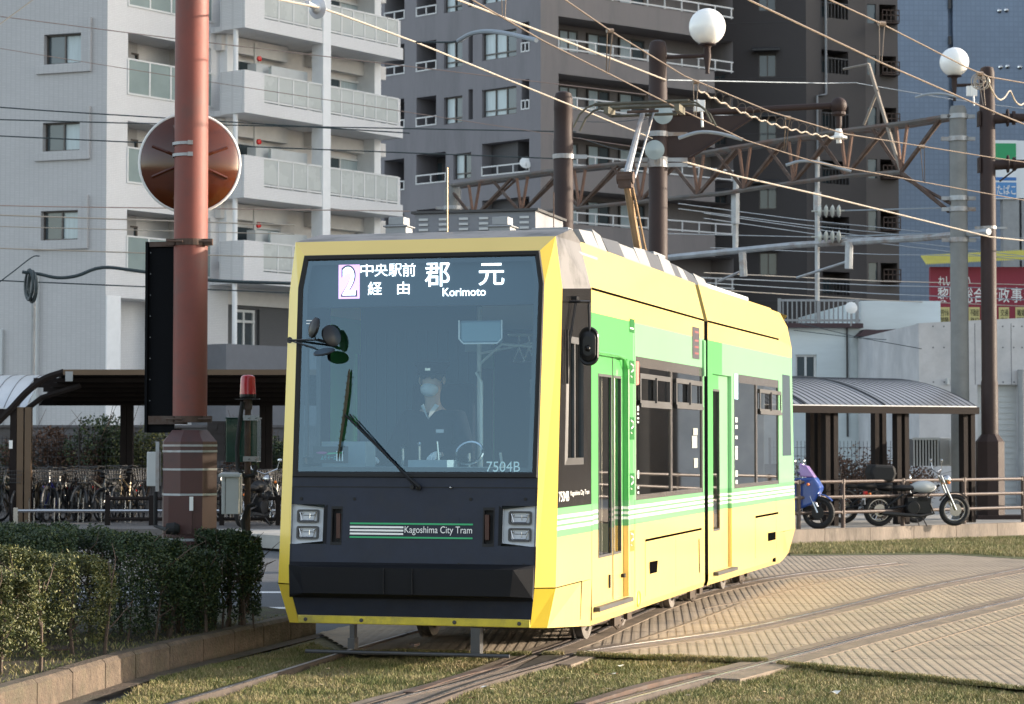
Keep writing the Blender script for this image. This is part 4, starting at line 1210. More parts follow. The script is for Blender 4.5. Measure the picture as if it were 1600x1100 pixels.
# ================= roof equipment
b = MB(); b.box(-.62, .62, 3.0, 4.4, 3.5, 3.98); b.box(-.66, .66, 2.96, 4.44, 3.975, 3.995); ac = b.build('roof_unit', 'lgrey', tram, bevel=.01)
s_ = 3.3
def uz(px, py, s): r_ = tf(px, py, s=s); return r_[0], r_[2]
U0, Z0_ = uz(648, 355, 2.6); U1, Z1_ = uz(837, 329, 2.6)
bpy.data.objects.remove(ac)
b = MB(); b.box(U0, U1, 2.6, 3.7, 3.48, Z1_ - .0); ac = b.build('roof_unit', mat('roof_unit_grey', (.20, .21, .23), .6, var=.1), tram, bevel=.008)
b = MB(); b.box(U0 - .03, U1 + .03, 2.57, 3.73, Z1_ - .002, Z1_ + .022); b.build('unit_lid', 'dgrey', ac)
b = MB(); n_ = 6
for i in range(n_):
    cx = U0 + (U1 - U0) * (i + .45) / n_
    for j in range(3):
        cz = Z1_ - .06 - j * .05; b.prism([(cx - .045, 2.598, cz - .012), (cx + .045, 2.598, cz - .012), (cx + .045, 2.598, cz + .010), (cx - .045, 2.598, cz + .010)], (0, -.012, 0))
b.build('louvre', 'lgrey', ac)
for px in (621, 783):
    uu, zz = uz(px, 352, 1.6); b = MB(); b.box(uu - .10, uu + .10, 1.55, 1.75, 3.45, zz - .0); b.box(uu - .075, uu + .075, 1.56, 1.74, zz, zz + .075); b.box(uu - .12, uu + .12, 1.53, 1.77, zz - .02, zz - .005); b.build('roof_box', 'grey', tram, bevel=.006)
uu, zz = uz(699, 262, 1.9); b = MB(); b.tube([(uu, 1.9, 3.45), (uu, 1.9, zz)], .006, 5); b.build('antenna', mat('brass', (.3, .22, .12), .4, .7), tram)
uu, zz = uz(865, 300, 3.0); b = MB(); b.tube([(uu, 3.0, 3.45), (uu, 3.0, zz)], .005, 5); b.build('antenna', 'rust', tram)
# side fairing panels along the roof edge
M['fair_lgrey'] = mat('fairing_light', (.24, .24, .24), .5, var=.06); M['fair_grey'] = mat('fairing_dark', (.05, .055, .065), .5, var=.06)
segs = [(904, 925, 'lgrey', 358, 362), (925, 938, 'lgrey', 358, 368), (940, 966, 'grey', 371, 378), (966, 990, 'lgrey', 380, 389), (990, 1007, 'lgrey', 386, 390), (1007, 1028, 'grey', 390, 400), (1028, 1046, 'lgrey', 398, 408), (1046, 1057, 'grey', 410, 415), (1057, 1067, 'lgrey', 415, 421), (1067, 1083, 'grey', 420, 430), (1083, 1100, 'lgrey', 427, 436)]
for a, c, m_, y0, y1 in segs:
    sa, za = tl(a, y0, 1.0); sb, zb_ = tl(c, y1, 1.0)
    b = MB(); b.prism([(1.08, sa, 3.49), (1.08, sb, 3.49), (1.0, sb, max(3.53, zb_)), (1.0, sa, max(3.53, za))], (-.12, 0, 0)); b.build('roof_fairing', 'fair_' + m_, tram)
for a, c in ((1098, 1140), (1140, 1172)):
    sa = tl2(a, 440, 1.0)[0]; sb = tl2(c, 452, 1.0)[0]
    b = MB(M4=RM); b.box(-.9, .98, max(R0 + .05, sa), sb, 3.50, 3.60); b.build('roof_fairing', 'lgrey', tram, bevel=.02)
sa, za = tl(1083, 415, .7); b = MB(); b.box(.3, .8, 6.2, 6.85, 3.78, 3.81); b.box(.35, .75, 6.25, 6.8, 3.5, 3.78); b.build('roof_resistor', 'grey', tram)
b = MB(); sa, za = tl(925, 358, .8); b.box(.6, .95, 1.6, 2.2, 3.5, 3.66); b.build('roof_box', 'grey', tram, bevel=.01)
# pantograph
def pu(px, py, u=0.0): s, z = tl(px, py, u); return Vector((u, s, z))
pb_ = pu(1004, 388); kn_ = pu(977.5, 278); hd = pu(1007, 176)
pg = MB(); pg.box(-.5, .5, pb_.y - .5, pb_.y + .5, 3.60, 3.66)
for u_ in (-.4, .4):
    for y_ in (-.4, .4): pg.lathe([(.03, 0), (.05, .02), (.03, .04), (.05, .06), (.03, .1)], (u_, pb_.y + y_, 3.5), n=10)
pg.lathe([(.05, 0), (.05, .02)], (0, 0, 0), n=3)
p_ = pg.build('pantograph', 'rust', tram)
b = MB(); b.tube([Vector((0, pb_.y + .1, 3.66)), kn_], [.055, .045], 8); b.tube([Vector((.14, pb_.y - .05, 3.66)), kn_ + Vector((.06, .05, -.02))], .014, 6); b.build('lower_arm', mat('bronze_tube', (.30, .20, .11), .5, .5, var=.2), p_)
b = MB(); b.tube([kn_, hd + Vector((-.02, 0, 0))], [.048, .032], 8); b.tube([kn_ + Vector((.10, .06, 0)), hd + Vector((.12, 0, 0))], .014, 6); b.build('upper_arm', 'galv', p_)
b = MB(); b.lathe([(.0, -.10), (.075, -.10), (.075, .10), (0, .10)], kn_, (1, 0, 0), 12); b.box(-.08, .08, kn_.y - .06, kn_.y + .08, kn_.z - .12, kn_.z + .07); b.tube([hd + Vector((-.2, -.1, .0)), hd + Vector((.2, -.1, 0))], .02, 6); b.build('pantograph_joint', 'rust', p_)
hw = .60; hz = hd.z + .10
b = MB()
for dy in (-.17, .17):
    b.tube([(-hw, hd.y + dy, hz), (hw, hd.y + dy, hz)], .026, 6)
    for sg in (-1, 1): b.tube([(sg * hw, hd.y + dy, hz), (sg * (hw + .10), hd.y + dy, hz - .03), (sg * (hw + .20), hd.y + dy, hz - .12), (sg * (hw + .28), hd.y + dy, hz - .28)], .014, 6)
for u_ in (-.45, .45): b.box(u_ - .03, u_ + .03, hd.y - .2, hd.y + .2, hz - .12, hz - .03)
b.tube([(-.42, hd.y, hz - .13), (.42, hd.y, hz - .13)], .02, 6); b.build('pantograph_head', mat('head_metal', (.13, .12, .09), .5, .6, var=.3), p_)
# ================= interior
b = MB(); b.box(-1.12, 1.12, .1, 1.85, .55, .62); b.box(-1.15, 1.15, 1.85, SE - .1, .20, .26); b.box(-1.1, 1.1, .08, .42, .62, 1.36)
M['inter'] = mat('interior_panel', (.22, .27, .30), .6, var=.08)
b.build('cab_floor', 'inter', tram)
b = MB(); b.box(-1.15, .02, 1.95, 2.0, .6, 3.2)
for k in range(11): b.box(-1.12 + k * .1, -1.09 + k * .1, 1.93, 1.95, 1.3, 2.75)
b.build('cab_partition', mat('curtain_blue', (.05, .09, .13), .8), tram)
b = MB(); b.box(-1.05, .62, .30, .62, 1.30, 1.50); b.box(-.15, .20, .28, .60, 1.50, 1.56); b.box(-.95, -.55, .32, .6, 1.50, 1.72); b.build('driver_console', 'inter', tram)
b = MB(); b.tube([(-.1, .45, 1.5), (-.1, .45, 1.68)], .012, 6); b.ball((-.1, .45, 1.7), .02, 8); b.tube([(.08, .45, 1.5), (.06, .45, 1.72)], .010, 6); b.torus((.30, .62, 1.62), (0, -.8, .6), .12, .012, 20, 5); b.tube([(.30, .62, 1.5), (.30, .62, 1.62)], .015, 6); b.tube([(-.25, .45, 1.5), (-.25, .45, 1.66)], .012, 6); b.lathe([(0, 0), (.03, .02), (0, .05)], (-.25, .45, 1.65), n=10); b.build('controls', 'chrome', tram)
b = MB(); b.box(-.55, .05, 1.62, 1.72, 1.35, 2.25); b.box(-.5, .0, 1.2, 1.7, 1.20, 1.30); b.build('driver_seat', 'navy', tram, bevel=.04)
M['pole'] = mat('handrail_metal', (.75, .77, .70), .35, .2)
b = MB()
b.tube([(.11, 1.6, .6), (.11, 1.6, 2.95)], .022, 8); b.tube([(.11, 1.6, 2.42), (.35, 1.5, 2.60), (.85, 1.5, 2.56)], .014, 8); b.tube([(.11, 1.6, 2.52), (.85, 1.6, 2.66)], .012, 8); b.tube([(.26, 1.15, .6), (.26, 1.15, 2.25), (.20, 1.2, 2.33), (.11, 1.6, 2.35)], .014, 8); b.tube([(.45, 2.2, .6), (.45, 2.2, 2.3)], .013, 8); b.tube([(1.04, 2.5, .6), (1.04, 2.5, 3.1)], .016, 8); b.tube([(.72, 4.5, .3), (.72, 4.5, 3.1)], .016, 8); b.tube([(1.12, 1.1, .6), (1.12, 1.1, 2.6)], .014, 8); b.tube([(.5, 2.1, 2.72), (.5, 6.5, 2.72)], .014, 8); b.tube([(.36, 1.5, 1.5), (.52, 1.0, 1.35), (.50, .9, 1.62)], .012, 8)
b.build('handrail', 'pole', tram)
for k in range(5):
    b = MB(); x, y = .30 + .085 * (k % 5), 2.3 + .05 * k; b.tube([(x, y, 2.72), (x, y, 2.60)], .007, 5); b.tube([(x, y, 2.60), (x - .055, y, 2.47), (x + .055, y, 2.47), (x, y, 2.60)], .008, 5); b.build('hand_strap', 'whitegloss', tram)
b = MB(); b.tube([(.2, 2.25, 2.72), (.80, 2.55, 2.72)], .01, 5); b.build('strap_rail', 'pole', tram)
b = MB(); b.box(.28, .66, .38, .42, 2.56, 2.76); b.build('interior_mirror', mat('mirror_plate', (.16, .24, .28), .35, .3), tram, bevel=.04)
b = MB()
b.tube([(.28, .37, 2.76), (.28, .37, 2.60), (.32, .37, 2.56), (.62, .37, 2.56), (.66, .37, 2.60), (.66, .37, 2.76)], .007, 5); b.build('mirror_rim', 'whitegloss', tram)
b = MB(); b.box(-.1, .15, 1.85, 1.93, 2.55, 2.75); b.lathe([(0, 0), (.012, 0), (0, .01)], (.03, 1.845, 2.60), (0, -1, 0), 8); b.build('warning_panel', 'inter', tram)
for k in range(5):
    b = MB(); y = 3.2 + k * .85 if k < 4 else 6.6
    for u_ in ((-.95,)):
        b.box(u_ - .25, u_ + .25, y, y + .45, .6, .7); b.box(u_ - .25, u_ + .25, y + .42, y + .5, .7, 1.3)
    b.build('passenger_seat', mat('seat_blue', (.03, .07, .2), .8) if k == 0 else bpy.data.materials['seat_blue'], tram, bevel=.03)
b = MB(); b.box(-1.15, 1.15, Lr - 1.6, Lr - 1.55, .3, 3.2); b.box(-1.15, 1.15, .3, 1.9, 3.36, 3.4); b.build('interior_bulkhead', 'inter', tram)
b = MB(); b.box(-1.15, 1.15, 1.9, SE - .05, 3.0, 3.04); b.M = RM; b.box(-1.15, 1.15, R0 + .05, Lr - 1.5, 3.0, 3.04); b.box(-1.15, 1.15, R0 + .05, Lr - 1.5, .2, .26); b.build('ceiling_panel', 'inter', tram)
# ================= driver
def t2w(u, s, z): return Vector((TX + u * CP + s * SP, TY - u * SP + s * CP, TZ + z))
_drv_scale = 1.22
drv = empty('person', t2w(-.27, 1.42, 1.31), -PSI, 'tram driver in dark cap, white face mask and dark jacket seated behind windscreen', 'person')
def skin(name, pts, edges, rad, m, par, root=0, sub=2, squash=None):
    me = bpy.data.meshes.new(name); me.from_pydata(pts, edges, []); o = bpy.data.objects.new(name, me); COL.objects.link(o)
    o.modifiers.new('s', 'SKIN'); 
    for i, sv_ in enumerate(me.skin_vertices[0].data):
        r_ = rad[i]; sv_.radius = r_ if isinstance(r_, tuple) else (r_, r_); sv_.use_root = (i == root)
    sm = o.modifiers.new('d', 'SUBSURF'); sm.levels = sub; sm.render_levels = sub
    bpy.context.view_layer.update(); dg = bpy.context.evaluated_depsgraph_get()
    m2_ = bpy.data.meshes.new_from_object(o.evaluated_get(dg)); bpy.data.objects.remove(o)
    m2_.materials.clear(); m2_.materials.append(M[m]); m2_.polygons.foreach_set('use_smooth', [True] * len(m2_.polygons))
    ob = bpy.data.objects.new(name, m2_); COL.objects.link(ob); ob.parent = par; return ob
# local: x right on screen, y back, z up from the seat; hands forward (-y)
pts = [(0, 0, .05), (0, .02, .25), (0, .01, .45), (0, -.01, .58), (0, -.03, .66), (0, -.045, .76), (0, -.05, .85),
       (-.19, .0, .50), (-.27, -.10, .27), (-.33, -.36, .20), (.19, 0, .50), (.27, -.08, .27), (.16, -.34, .24),
       (-.11, -.15, .04), (-.15, -.50, .03), (-.15, -.52, -.42), (.11, -.15, .04), (.15, -.50, .03), (.15, -.52, -.42)]
ed = [(0, 1), (1, 2), (2, 3), (3, 4), (4, 5), (5, 6), (2, 7), (7, 8), (8, 9), (2, 10), (10, 11), (11, 12), (0, 13), (13, 14), (14, 15), (0, 16), (16, 17), (17, 18)]
rad = [(.17, .12), (.15, .11), (.16, .105), .06, .057, (.083, .10), (.07, .085), .065, .05, .034, .065, .05, .034, .09, .07, .05, .09, .07, .05]
drv.scale = (_drv_scale,) * 3
skin('body', pts, ed, rad, 'skin', drv)
jr = [(.215, .165), (.20, .158), (.205, .15), None, None, None, None,   .092, .072, .056, .092, .072, .056, .105, .085, .065, .105, .085, .065]
idx = [i for i, r_ in enumerate(jr) if r_]
rm_ = {j: i for i, j in enumerate(idx)}
skin('uniform', [pts[i] if i != 2 else (0, .01, .46) for i in idx], [(rm_[a], rm_[c]) for a, c in ed if a in rm_ and c in rm_], [jr[i] for i in idx], 'navy', drv)
b = MB(); b.ball((0, -.06, .76), .075, 16, (1.0, 1.05, 1.25)); 
b = MB(); b.ball((-.006, -.088, .722), .068, 18, (1.0, 1.0, .80)); fm = b.build('face_mask', 'mask', drv, smooth=True)
b = MB()
for sg in (-1, 1): b.tube([(sg * .07, -.11, .76), (sg * .092, -.04, .80)], .003, 4); b.ball((sg * .092, -.035, .79), .026, 10, (.45, .8, 1.2))
b.build('ear', 'skin', drv, smooth=True)
b = MB()
for sg in (-1, 1): b.ball((sg * .033, -.138, .805), .011, 10, (1.3, .6, .8))
b.box(-.05, -.018, -.150, -.14, .822, .828); b.box(.018, .05, -.150, -.14, .822, .828); b.build('eye', 'hair', drv)
b = MB(); b.ball((0, -.02, .83), .098, 16, (.98, 1.08, .85)); b.build('hair', 'hair', drv, smooth=True)
b = MB(); b.lathe([(.0, .93), (.13, .925), (.135, .91), (.105, .865), (.102, .835), (0, .83)], (0, -.04, 0), n=24); b.prism([(-.09, -.13, .842), (.09, -.13, .842), (.075, -.185, .825), (0, -.205, .82), (-.075, -.185, .825)], (0, 0, .008)); cp = b.build('cap', 'navy', drv, smooth=True)
b = MB(); b.box(-.02, .02, -.152, -.145, .86, .895); b.build('cap_badge', 'chrome', cp)
b = MB(); b.prism([(-.07, -.085, .60), (0, -.13, .50), (-.015, -.135, .56), (-.045, -.10, .615)], (0, -.01, 0)); b.prism([(.07, -.085, .60), (0, -.13, .50), (.015, -.135, .56), (.045, -.10, .615)], (0, -.01, 0)); b.build('shirt_collar', 'mask', drv)
b = MB(); b.box(.06, .12, -.137, -.13, .40, .425); b.build('name_badge', 'mask', drv)
def hand(c, d, m, par, side):
    c = Vector(c); d = Vector(d).normalized()
    up = Vector((0, 0, 1)); sd_ = d.cross(up).normalized() * side
    P = [c, c + d * .05, c + d * .085]; E = [(0, 1), (1, 2)]; Rr = [(.024, .03), (.022, .036), (.016, .034)]
    for k, (off, ln) in enumerate(((-.028, .062), (-.010, .072), (.010, .068), (.028, .052))):
        i = len(P); q = P[2] + sd_ * off
        P += [q + d * ln * .45 - up * .008, q + d * ln * .8 - up * .03, q + d * ln * .85 - up * .05]; E += [(2, i), (i, i + 1), (i + 1, i + 2)]; Rr += [.0095, .0085, .007]
    i = len(P); P += [c + d * .04 - sd_ * .04, c + d * .075 - sd_ * .05 - up * .015]; E += [(1, i), (i, i + 1)]; Rr += [.011, .008]
    return skin('hand', [tuple(p) for p in P], E, Rr, m, par, sub=1)
hand((-.33, -.36, .20), (-.15, -1, -.1), 'mask', drv, 1)
hand((.16, -.34, .24), (-.35, -1, -.1), 'mask', drv, -1)
# ================================================================ STREET FURNITURE
def W3(px, py, Y): return at(px, py, Y)
def octa(b, c, r, z0, z1, r2=None, n=8, rot=.3, flat=(1, 1)):
    r2 = r if r2 is None else r2
    lo = [(c[0] + r * math.cos(rot + 6.2832 * i / n), c[1] + r * math.sin(rot + 6.2832 * i / n), z0) for i in range(n)]
    hi = [(c[0] + r2 * math.cos(rot + 6.2832 * i / n), c[1] + r2 * math.sin(rot + 6.2832 * i / n), z1) for i in range(n)]
    for i in range(n):
        j = (i + 1) % n; b.face([lo[i], lo[j], hi[j], hi[i]])
    b.face(hi); b.face(lo[::-1])
# ---- red-brown pole on the left
PY = 21.8
pc = W3(297, 600, PY)
rp = empty('utility_pole', (pc.x, pc.y, .15), 0, 'thick red-brown painted steel pole with octagonal base at the left', 'pole')
zof = lambda py: W3(297, py, PY).z - .15
b = MB(); b.lathe([(.163, zof(650)), (.163, zof(620)), (.156, 8.5), (0, 8.55)], (0, 0, 0), n=40); b.build('shaft', 'redpole', rp, smooth=True)
b = MB(); rb = .27
octa(b, (0, 0), rb, -.1, zof(690), n=8, rot=R(22.5) + R(12)); octa(b, (0, 0), rb, zof(690), zof(672), .175, rot=R(22.5) + R(12))
base = b.build('base', mat('base_red_brown', (.072, .024, .021), .5, var=.2, vscale=3, coat=.1, grime=(.045, .022, .022), gscale=3), rp, bevel=.006)
b = MB()
for y_ in (696, 705, 733, 772): octa(b, (0, 0), rb + .004, zof(y_ + 1.6), zof(y_ - 1.6), n=8, rot=R(34.5))
octa(b, (0, 0), rb + .004, zof(844), zof(840), n=8, rot=R(34.5)); b.build('steel_band', 'galv', base)
def facing(px, py, depth): 
    w = W3(px, py, PY - depth); return w.x - pc.x, w.y - pc.y, w.z - .15
b = MB(); x0, y0, z0 = facing(263, 835, .262); x1, _, z1 = facing(300, 776, .262); b.box(x0, x1, y0 - .006, y0, z0, z1); b.build('access_panel', bpy.data.materials['base_red_brown'], base)
b = MB(); x0, y0, z0 = facing(296, 798, .275); x1, _, z1 = facing(302, 776, .275); b.box(x0, x1, y0 - .005, y0, z0, z1); b.build('number_plate', 'white', base)
for y_ in (379.5, 655):
    b = MB(); z = zof(y_); b.lathe([(.168, z - .03), (.172, z - .03), (.172, z + .03), (.168, z + .03)], (0, 0, 0), n=30)
    b.box(.14, .22, -.12, -.06, z - .03, z + .03); b.box(-.22, -.14, -.12, -.06, z - .03, z + .03); b.tube([(-.2, -.18, z), (-.05, -.19, z)], .012, 6); b.tube([(.1, -.17, z), (.22, -.16, z)], .012, 6); b.build('bracket_clamp', 'rust', rp)
# signal head (seen from behind)
sg = W3(249, 520, PY + .25)
s_ = empty('traffic_signal', (sg.x, sg.y, 0), R(-12), 'tall black traffic signal seen from behind, clamped left of the red-brown pole', 'traffic signal')
zz = lambda py: W3(249, py, PY + .25).z
b = MB(); b.box(-.125, .16, -.02, .0, zz(676), zz(378)); b.box(-.125, -.10, -.06, .20, zz(676), zz(378)); b.box(-.125, .16, 0, .2, zz(676), zz(670)); b.build('backboard', mat('signal_black', (.005, .0055, .007), .75, var=.2, spec=.1), s_)
b = MB()
for k in range(9): b.lathe([(0, 0), (.006, 0), (.006, .004), (0, .004)], (-.085, -.0205, zz(395 + k * 33)), (0, -1, 0), 6)
b.build('screw', 'grey', s_)
for k in range(4):
    b = MB(); b.tube([(-.06, .1, zz(410 + 72 * k)), (-.06, .42, zz(412 + 72 * k))], [.11, .12], 14, cap=False); b.lathe([(0, 0), (.115, 0), (.10, .03), (0, .04)], (-.06, .1, zz(410 + 72 * k)), (0, -1, 0), 14); b.build('lens_hood', 'blackp', s_)
b = MB(); b.box(-.09, .3, -.05, -.02, zz(386), zz(379)); b.box(-.09, .3, -.05, -.02, zz(663), zz(650)); b.build('mounting_arm', 'rust', s_)
# convex mirror (back)
mp_ = W3(296.5, 255, PY + .28)
mi = empty('traffic_mirror', (mp_.x, mp_.y, mp_.z), R(8), 'round orange-brown traffic mirror seen from behind, mounted on the red-brown pole', 'traffic mirror')
b = MB(); rr_ = 78 / F * (PY + .28)
M['mirback'] = mat('mirror_back', (.075, .018, .006), .08, var=.25, vscale=2, coat=.15, spec=.5)
b.lathe([(rr_, 0), (rr_ * .96, .02), (rr_ * .8, .07), (rr_ * .5, .12), (.0, .14)], (0, 0, 0), (0, -1, 0), 48); b.build('dish', 'mirback', mi, smooth=True)
b = MB(); b.torus((0, 0, 0), (0, 1, 0), rr_, .014, 48, 8); b.build('rim', 'white', mi, smooth=True)
b = MB()
for k in range(8):
    a = R(22.5 + 45 * k) ; b.tube([(0, -.14, 0), (math.cos(a) * rr_ * .5, -.118, math.sin(a) * rr_ * .5), (math.cos(a) * rr_ * .8, -.07, math.sin(a) * rr_ * .8)], .017, 6)
b.build('rib', 'mirback', mi)
b = MB()
for dz in (.055, -.055): b.lathe([(.158, dz - .014), (.166, dz - .014), (.166, dz + .014), (.158, dz + .014)], (0, -.28, .09), n=30); b.box(-.02, .03, -.46, -.44, dz + .07, dz + .11)
b.build('mounting_band', 'galv', mi)
# small cabinets left of pole
b = MB(); x0 = W3(229, 760, PY); x1 = W3(248, 706, PY); b.box(x0.x, x1.x, PY, PY + .16, x0.z, x1.z); o = b.build('control_box', 'lgrey', bevel=.008); tag(o, 'narrow pale grey control box strapped to the left side of the pole base', 'control box')
b = MB(); x0 = W3(243, 768, PY); x1 = W3(249, 690, PY); b.box(x0.x, x1.x, PY - .01, PY + .02, x0.z, x1.z); tag(b.build('perforated_strip', 'galv'), 'perforated steel strip between the pole base and its pale box', 'bracket')
b = MB(); p0 = W3(243, 768, PY - .1); b.tube([p0, W3(243, 822, PY - .1), W3(262, 828, PY - .35)], .02, 8); b.lathe([(0, 0), (.05, 0), (.06, .08), (.04, .12), (0, .13)], W3(260, 826, PY - .35), (1, 0, 0), 14); tag(b.build('cable_conduit', 'rubber'), 'black conduit with round socket in front of the pole base', 'conduit')
# warning light on its own post
WY = 23.2
wc = W3(387, 700, WY)
wl = empty('warning_light', (wc.x, wc.y, .0), 0, 'red rotating beacon on a short rusty post beside the tram', 'warning light')
zw = lambda py: W3(387, py, WY).z
b = MB(); b.lathe([(.078, zw(617)), (.078, zw(611)), (.075, zw(608))], (0, 0, 0), n=24); b.box(-.13, .12, -.07, .07, zw(624), zw(622.5)); b.lathe([(.075, zw(622)), (.082, zw(620)), (.082, zw(616)), (.07, zw(615))], (0, 0, 0), n=24); b.build('beacon_base', 'blackp', wl)
M['beacon'] = mat('red_beacon_lens', (.42, .006, .012), .25, coat=.3, spec=.5)
b = MB(); b.lathe([(.082, zw(616)), (.080, zw(612)), (.074, zw(592)), (.066, zw(588)), (.045, zw(586)), (0, zw(585.5))], (0, 0, 0), n=28); b.build('beacon_lens', 'beacon', wl, smooth=True)
b = MB(); b.tube([(0, 0, .0), (0, 0, zw(640))], .032, 10); b.tube([(0, 0, zw(640)), (0, 0, zw(622))], .045, 10); b.build('post', 'rust', wl)
b = MB(); b.tube([(-.05, -.04, zw(628)), (-.075, -.05, zw(660)), (-.10, -.06, zw(700)), (-.09, -.06, zw(732)), (-.02, -.07, zw(745)), (.07, -.06, zw(742)), (.09, -.05, zw(728))], .022, 8); b.tube([(-.02, -.06, zw(835)), (-.04, -.06, zw(815)), (.02, -.06, zw(790)), (.08, -.05, zw(788))], .024, 8); b.build('cable', 'rubber', wl)
b = MB()
for y_ in (653, 717): b.box(-.04, .12, -.06, -.035, zw(y_ + 4), zw(y_ - 4)); b.lathe([(0, 0), (.012, 0), (0, .02)], (.02, -.06, zw(y_)), (0, -1, 0), 8); b.lathe([(0, 0), (.012, 0), (0, .02)], (.09, -.06, zw(y_)), (0, -1, 0), 8)
b.build('clamp_plate', 'galv', wl)
M['dkgreenbox'] = mat('dark_green_cabinet', (.012, .05, .035), .25, var=.2, coat=.6)
b = MB(); a = W3(353, 722, WY + .1); c = W3(402, 654, WY + .1); b.box(a.x, c.x, WY + .08, WY + .45, a.z, c.z); b.box(a.x - .01, c.x + .01, WY + .07, WY + .46, c.z, c.z + .012); tag(b.build('signal_cabinet', 'dkgreenbox', bevel=.006), 'dark green glossy cabinet behind the beacon post', 'cabinet')
b = MB(); a = W3(324, 720, WY + .3); c = W3(352, 658, WY + .3); b.box(a.x, c.x, WY + .28, WY + .7, a.z, c.z); 
for k in range(4): b.box(c.x - .14, c.x - .01, WY + .272, WY + .28, a.z + .08 + k * .1, a.z + .084 + k * .1)
b.box(a.x + .03, a.x + .1, WY + .27, WY + .28, c.z - .09, c.z - .04); tag(b.build('relay_box', mat('brown_box', (.05, .04, .04), .5)), 'dark brown relay box just right of the red-brown pole', 'box')
cb = empty('junction_box', (0, 0, 0), 0, 'light grey junction box with slanted lid on the beacon post', 'junction box')
b = MB(); a = W3(348, 803, WY - .1); c = W3(375, 744, WY - .1); b.box(a.x, c.x, WY - .2, WY + .1, a.z, c.z); b.build('case', 'lgrey', cb, bevel=.006)
b = MB(); b.prism([(a.x - .03, WY - .23, c.z - .004), (a.x - .03, WY + .12, c.z + .0), (a.x - .03, WY + .12, c.z + .04), (a.x - .03, WY - .23, c.z + .022)], (c.x - a.x + .05, 0, 0)); b.build('lid', 'lgrey', cb)
b = MB(); b.box(a.x + .035, a.x + .039, WY - .203, WY - .2, a.z + .01, c.z - .01); b.build('door_gap', 'rubber', cb)
# yellow bits lit on the box side in the photo are light reflected from the tram; left to the renderer
# ---- brown tramway poles
def brown_pole(px, Y, r, ztop, label, base_px=None, zb=0, n=8):
    c = W3(px, 600, Y); o = empty('tramway_pole', (c.x, c.y, zb), 0, label, 'pole')
    b = MB(); h = ztop - zb
    b.lathe([(r * 1.08, 0), (r * 1.08, h * .30), (r * 1.0, h * .305), (r, h - .75), (r * .97, h - .74), (r * .93, h - .30), (r * .96, h - .29), (r * .96, h - .12), (r * .8, h - .03), (r * .4, h), (0, h)], (0, 0, 0), n=28); b.build('shaft', 'brown', o, smooth=True)
    return o, c
p1_, c1 = brown_pole(880.5, 34.5, .150, W3(880, 143, 34.5).z, 'short thick brown pole directly behind the tram cab, without lamp')
b = MB(); z = W3(880, 245, 34.5).z; b.lathe([(.155, z - .035), (.163, z - .035), (.163, z + .035), (.155, z + .035)], (0, 0, 0), n=24); b.box(.15, .36, -.03, .03, z - .03, z + .03); b.build('band', 'galv', p1_)
P2Y = 35.0
p2_, c2 = brown_pole(1029, P2Y, .145, W3(1029, 63, P2Y).z, 'tall brown pole behind the pantograph carrying a globe lamp and a bracket arm')
def rel(c, px, py, Y): v = W3(px, py, Y); return Vector((v.x - c.x, v.y - c.y, v.z))
b = MB(); y_ = 0
a0 = rel(c2, 1040, 178, P2Y - .1); a1 = rel(c2, 1300, 165, P2Y); a0.y = a1.y = 0
b.tube([(0, 0, a0.z), (a1.x, 0, a1.z)], .05, 10); b.ball((a1.x + .1, 0, a1.z), .13, 18)
b.prism([(.1, -.02, a0.z), (1.45, -.02, a0.z - .02), (1.3, -.02, a0.z - .16), (.95, -.02, a0.z - .36), (.45, -.02, a0.z - .66), (.1, -.02, a0.z - .74)], (0, .04, 0))
b.tube([(.12, -.025, a0.z - .74), (.5, -.025, a0.z - .66), (1.0, -.025, a0.z - .34), (1.45, -.025, a0.z - .05)], .022, 6)
arm = b.build('bracket_arm', 'brown', p2_, smooth=True)
b = MB(); b.lathe([(.11, -.02), (.11, -.06), (.05, -.09), (.05, -.22), (.03, -.3)], (a1.x + .1, 0, a1.z - .08), n=12); b.build('arm_finial', 'brown', arm)
b = MB(); b.lathe([(.045, -.34), (.07, -.44), (.13, -.46), (.13, -.49), (.04, -.50), (.04, -.56)], (a1.x + .1, 0, a1.z - .02), n=16); b.build('insulator', 'white', arm)
b = MB()
for y0 in (183, 238): 
    z = rel(c2, 1029, y0, P2Y).z; xo = .06 if y0 < 200 else -.07
    b.lathe([(.03, 0), (.12, .0), (.15, .02), (.15, .04), (.08, .05), (.02, .06)], (xo, -.26, z), (0, -1, 0), 24); b.tube([(xo, -.15, z), (xo, -.27, z)], .03, 8)
b.build('insulator_disc', mat('glass_insulator', (.30, .36, .37), .2, coat=.5), p2_)
b = MB()
for y0 in (210, 250, 258): z = rel(c2, 1029, y0, P2Y).z; b.lathe([(.15, z - .04), (.16, z - .04), (.16, z + .04), (.15, z + .04)], (0, 0, 0), n=20); b.box(-.35, .45, -.05, .0, z - .03, z + .03)
b.build('clamp', 'galv', p2_)
def globe(c, par, ax, ay, r, Y, arm_y, stem_y, label=None):
    g = rel(c, ax, ay, Y); rad = r / F * Y
    b = MB(); b.ball((g.x, 0, g.z), rad, 28); sh = b.build('lamp_globe', 'globe', par, smooth=True)
    st = rel(c, ax, stem_y, Y).z; az = rel(c, ax, arm_y, Y).z
    b = MB(); b.lathe([(rad * .45, g.z - rad * .93), (rad * .5, g.z - rad * 1.0), (rad * .25, g.z - rad * 1.05), (.05, g.z - rad * 1.15), (.06, az), (.05, az - .05), (.03, st + .05), (.035, st)], (g.x, 0, 0), n=16); b.build('lamp_stem', 'brown', par, smooth=True)
    b = MB(); b.tube([(0, 0, az), (g.x, 0, az + .03)], .032, 8); b.build('lamp_arm', 'brown', par)
M['globe'] = mat('opal_globe', (.86, .86, .84), .25, spec=.5, coat=.4)
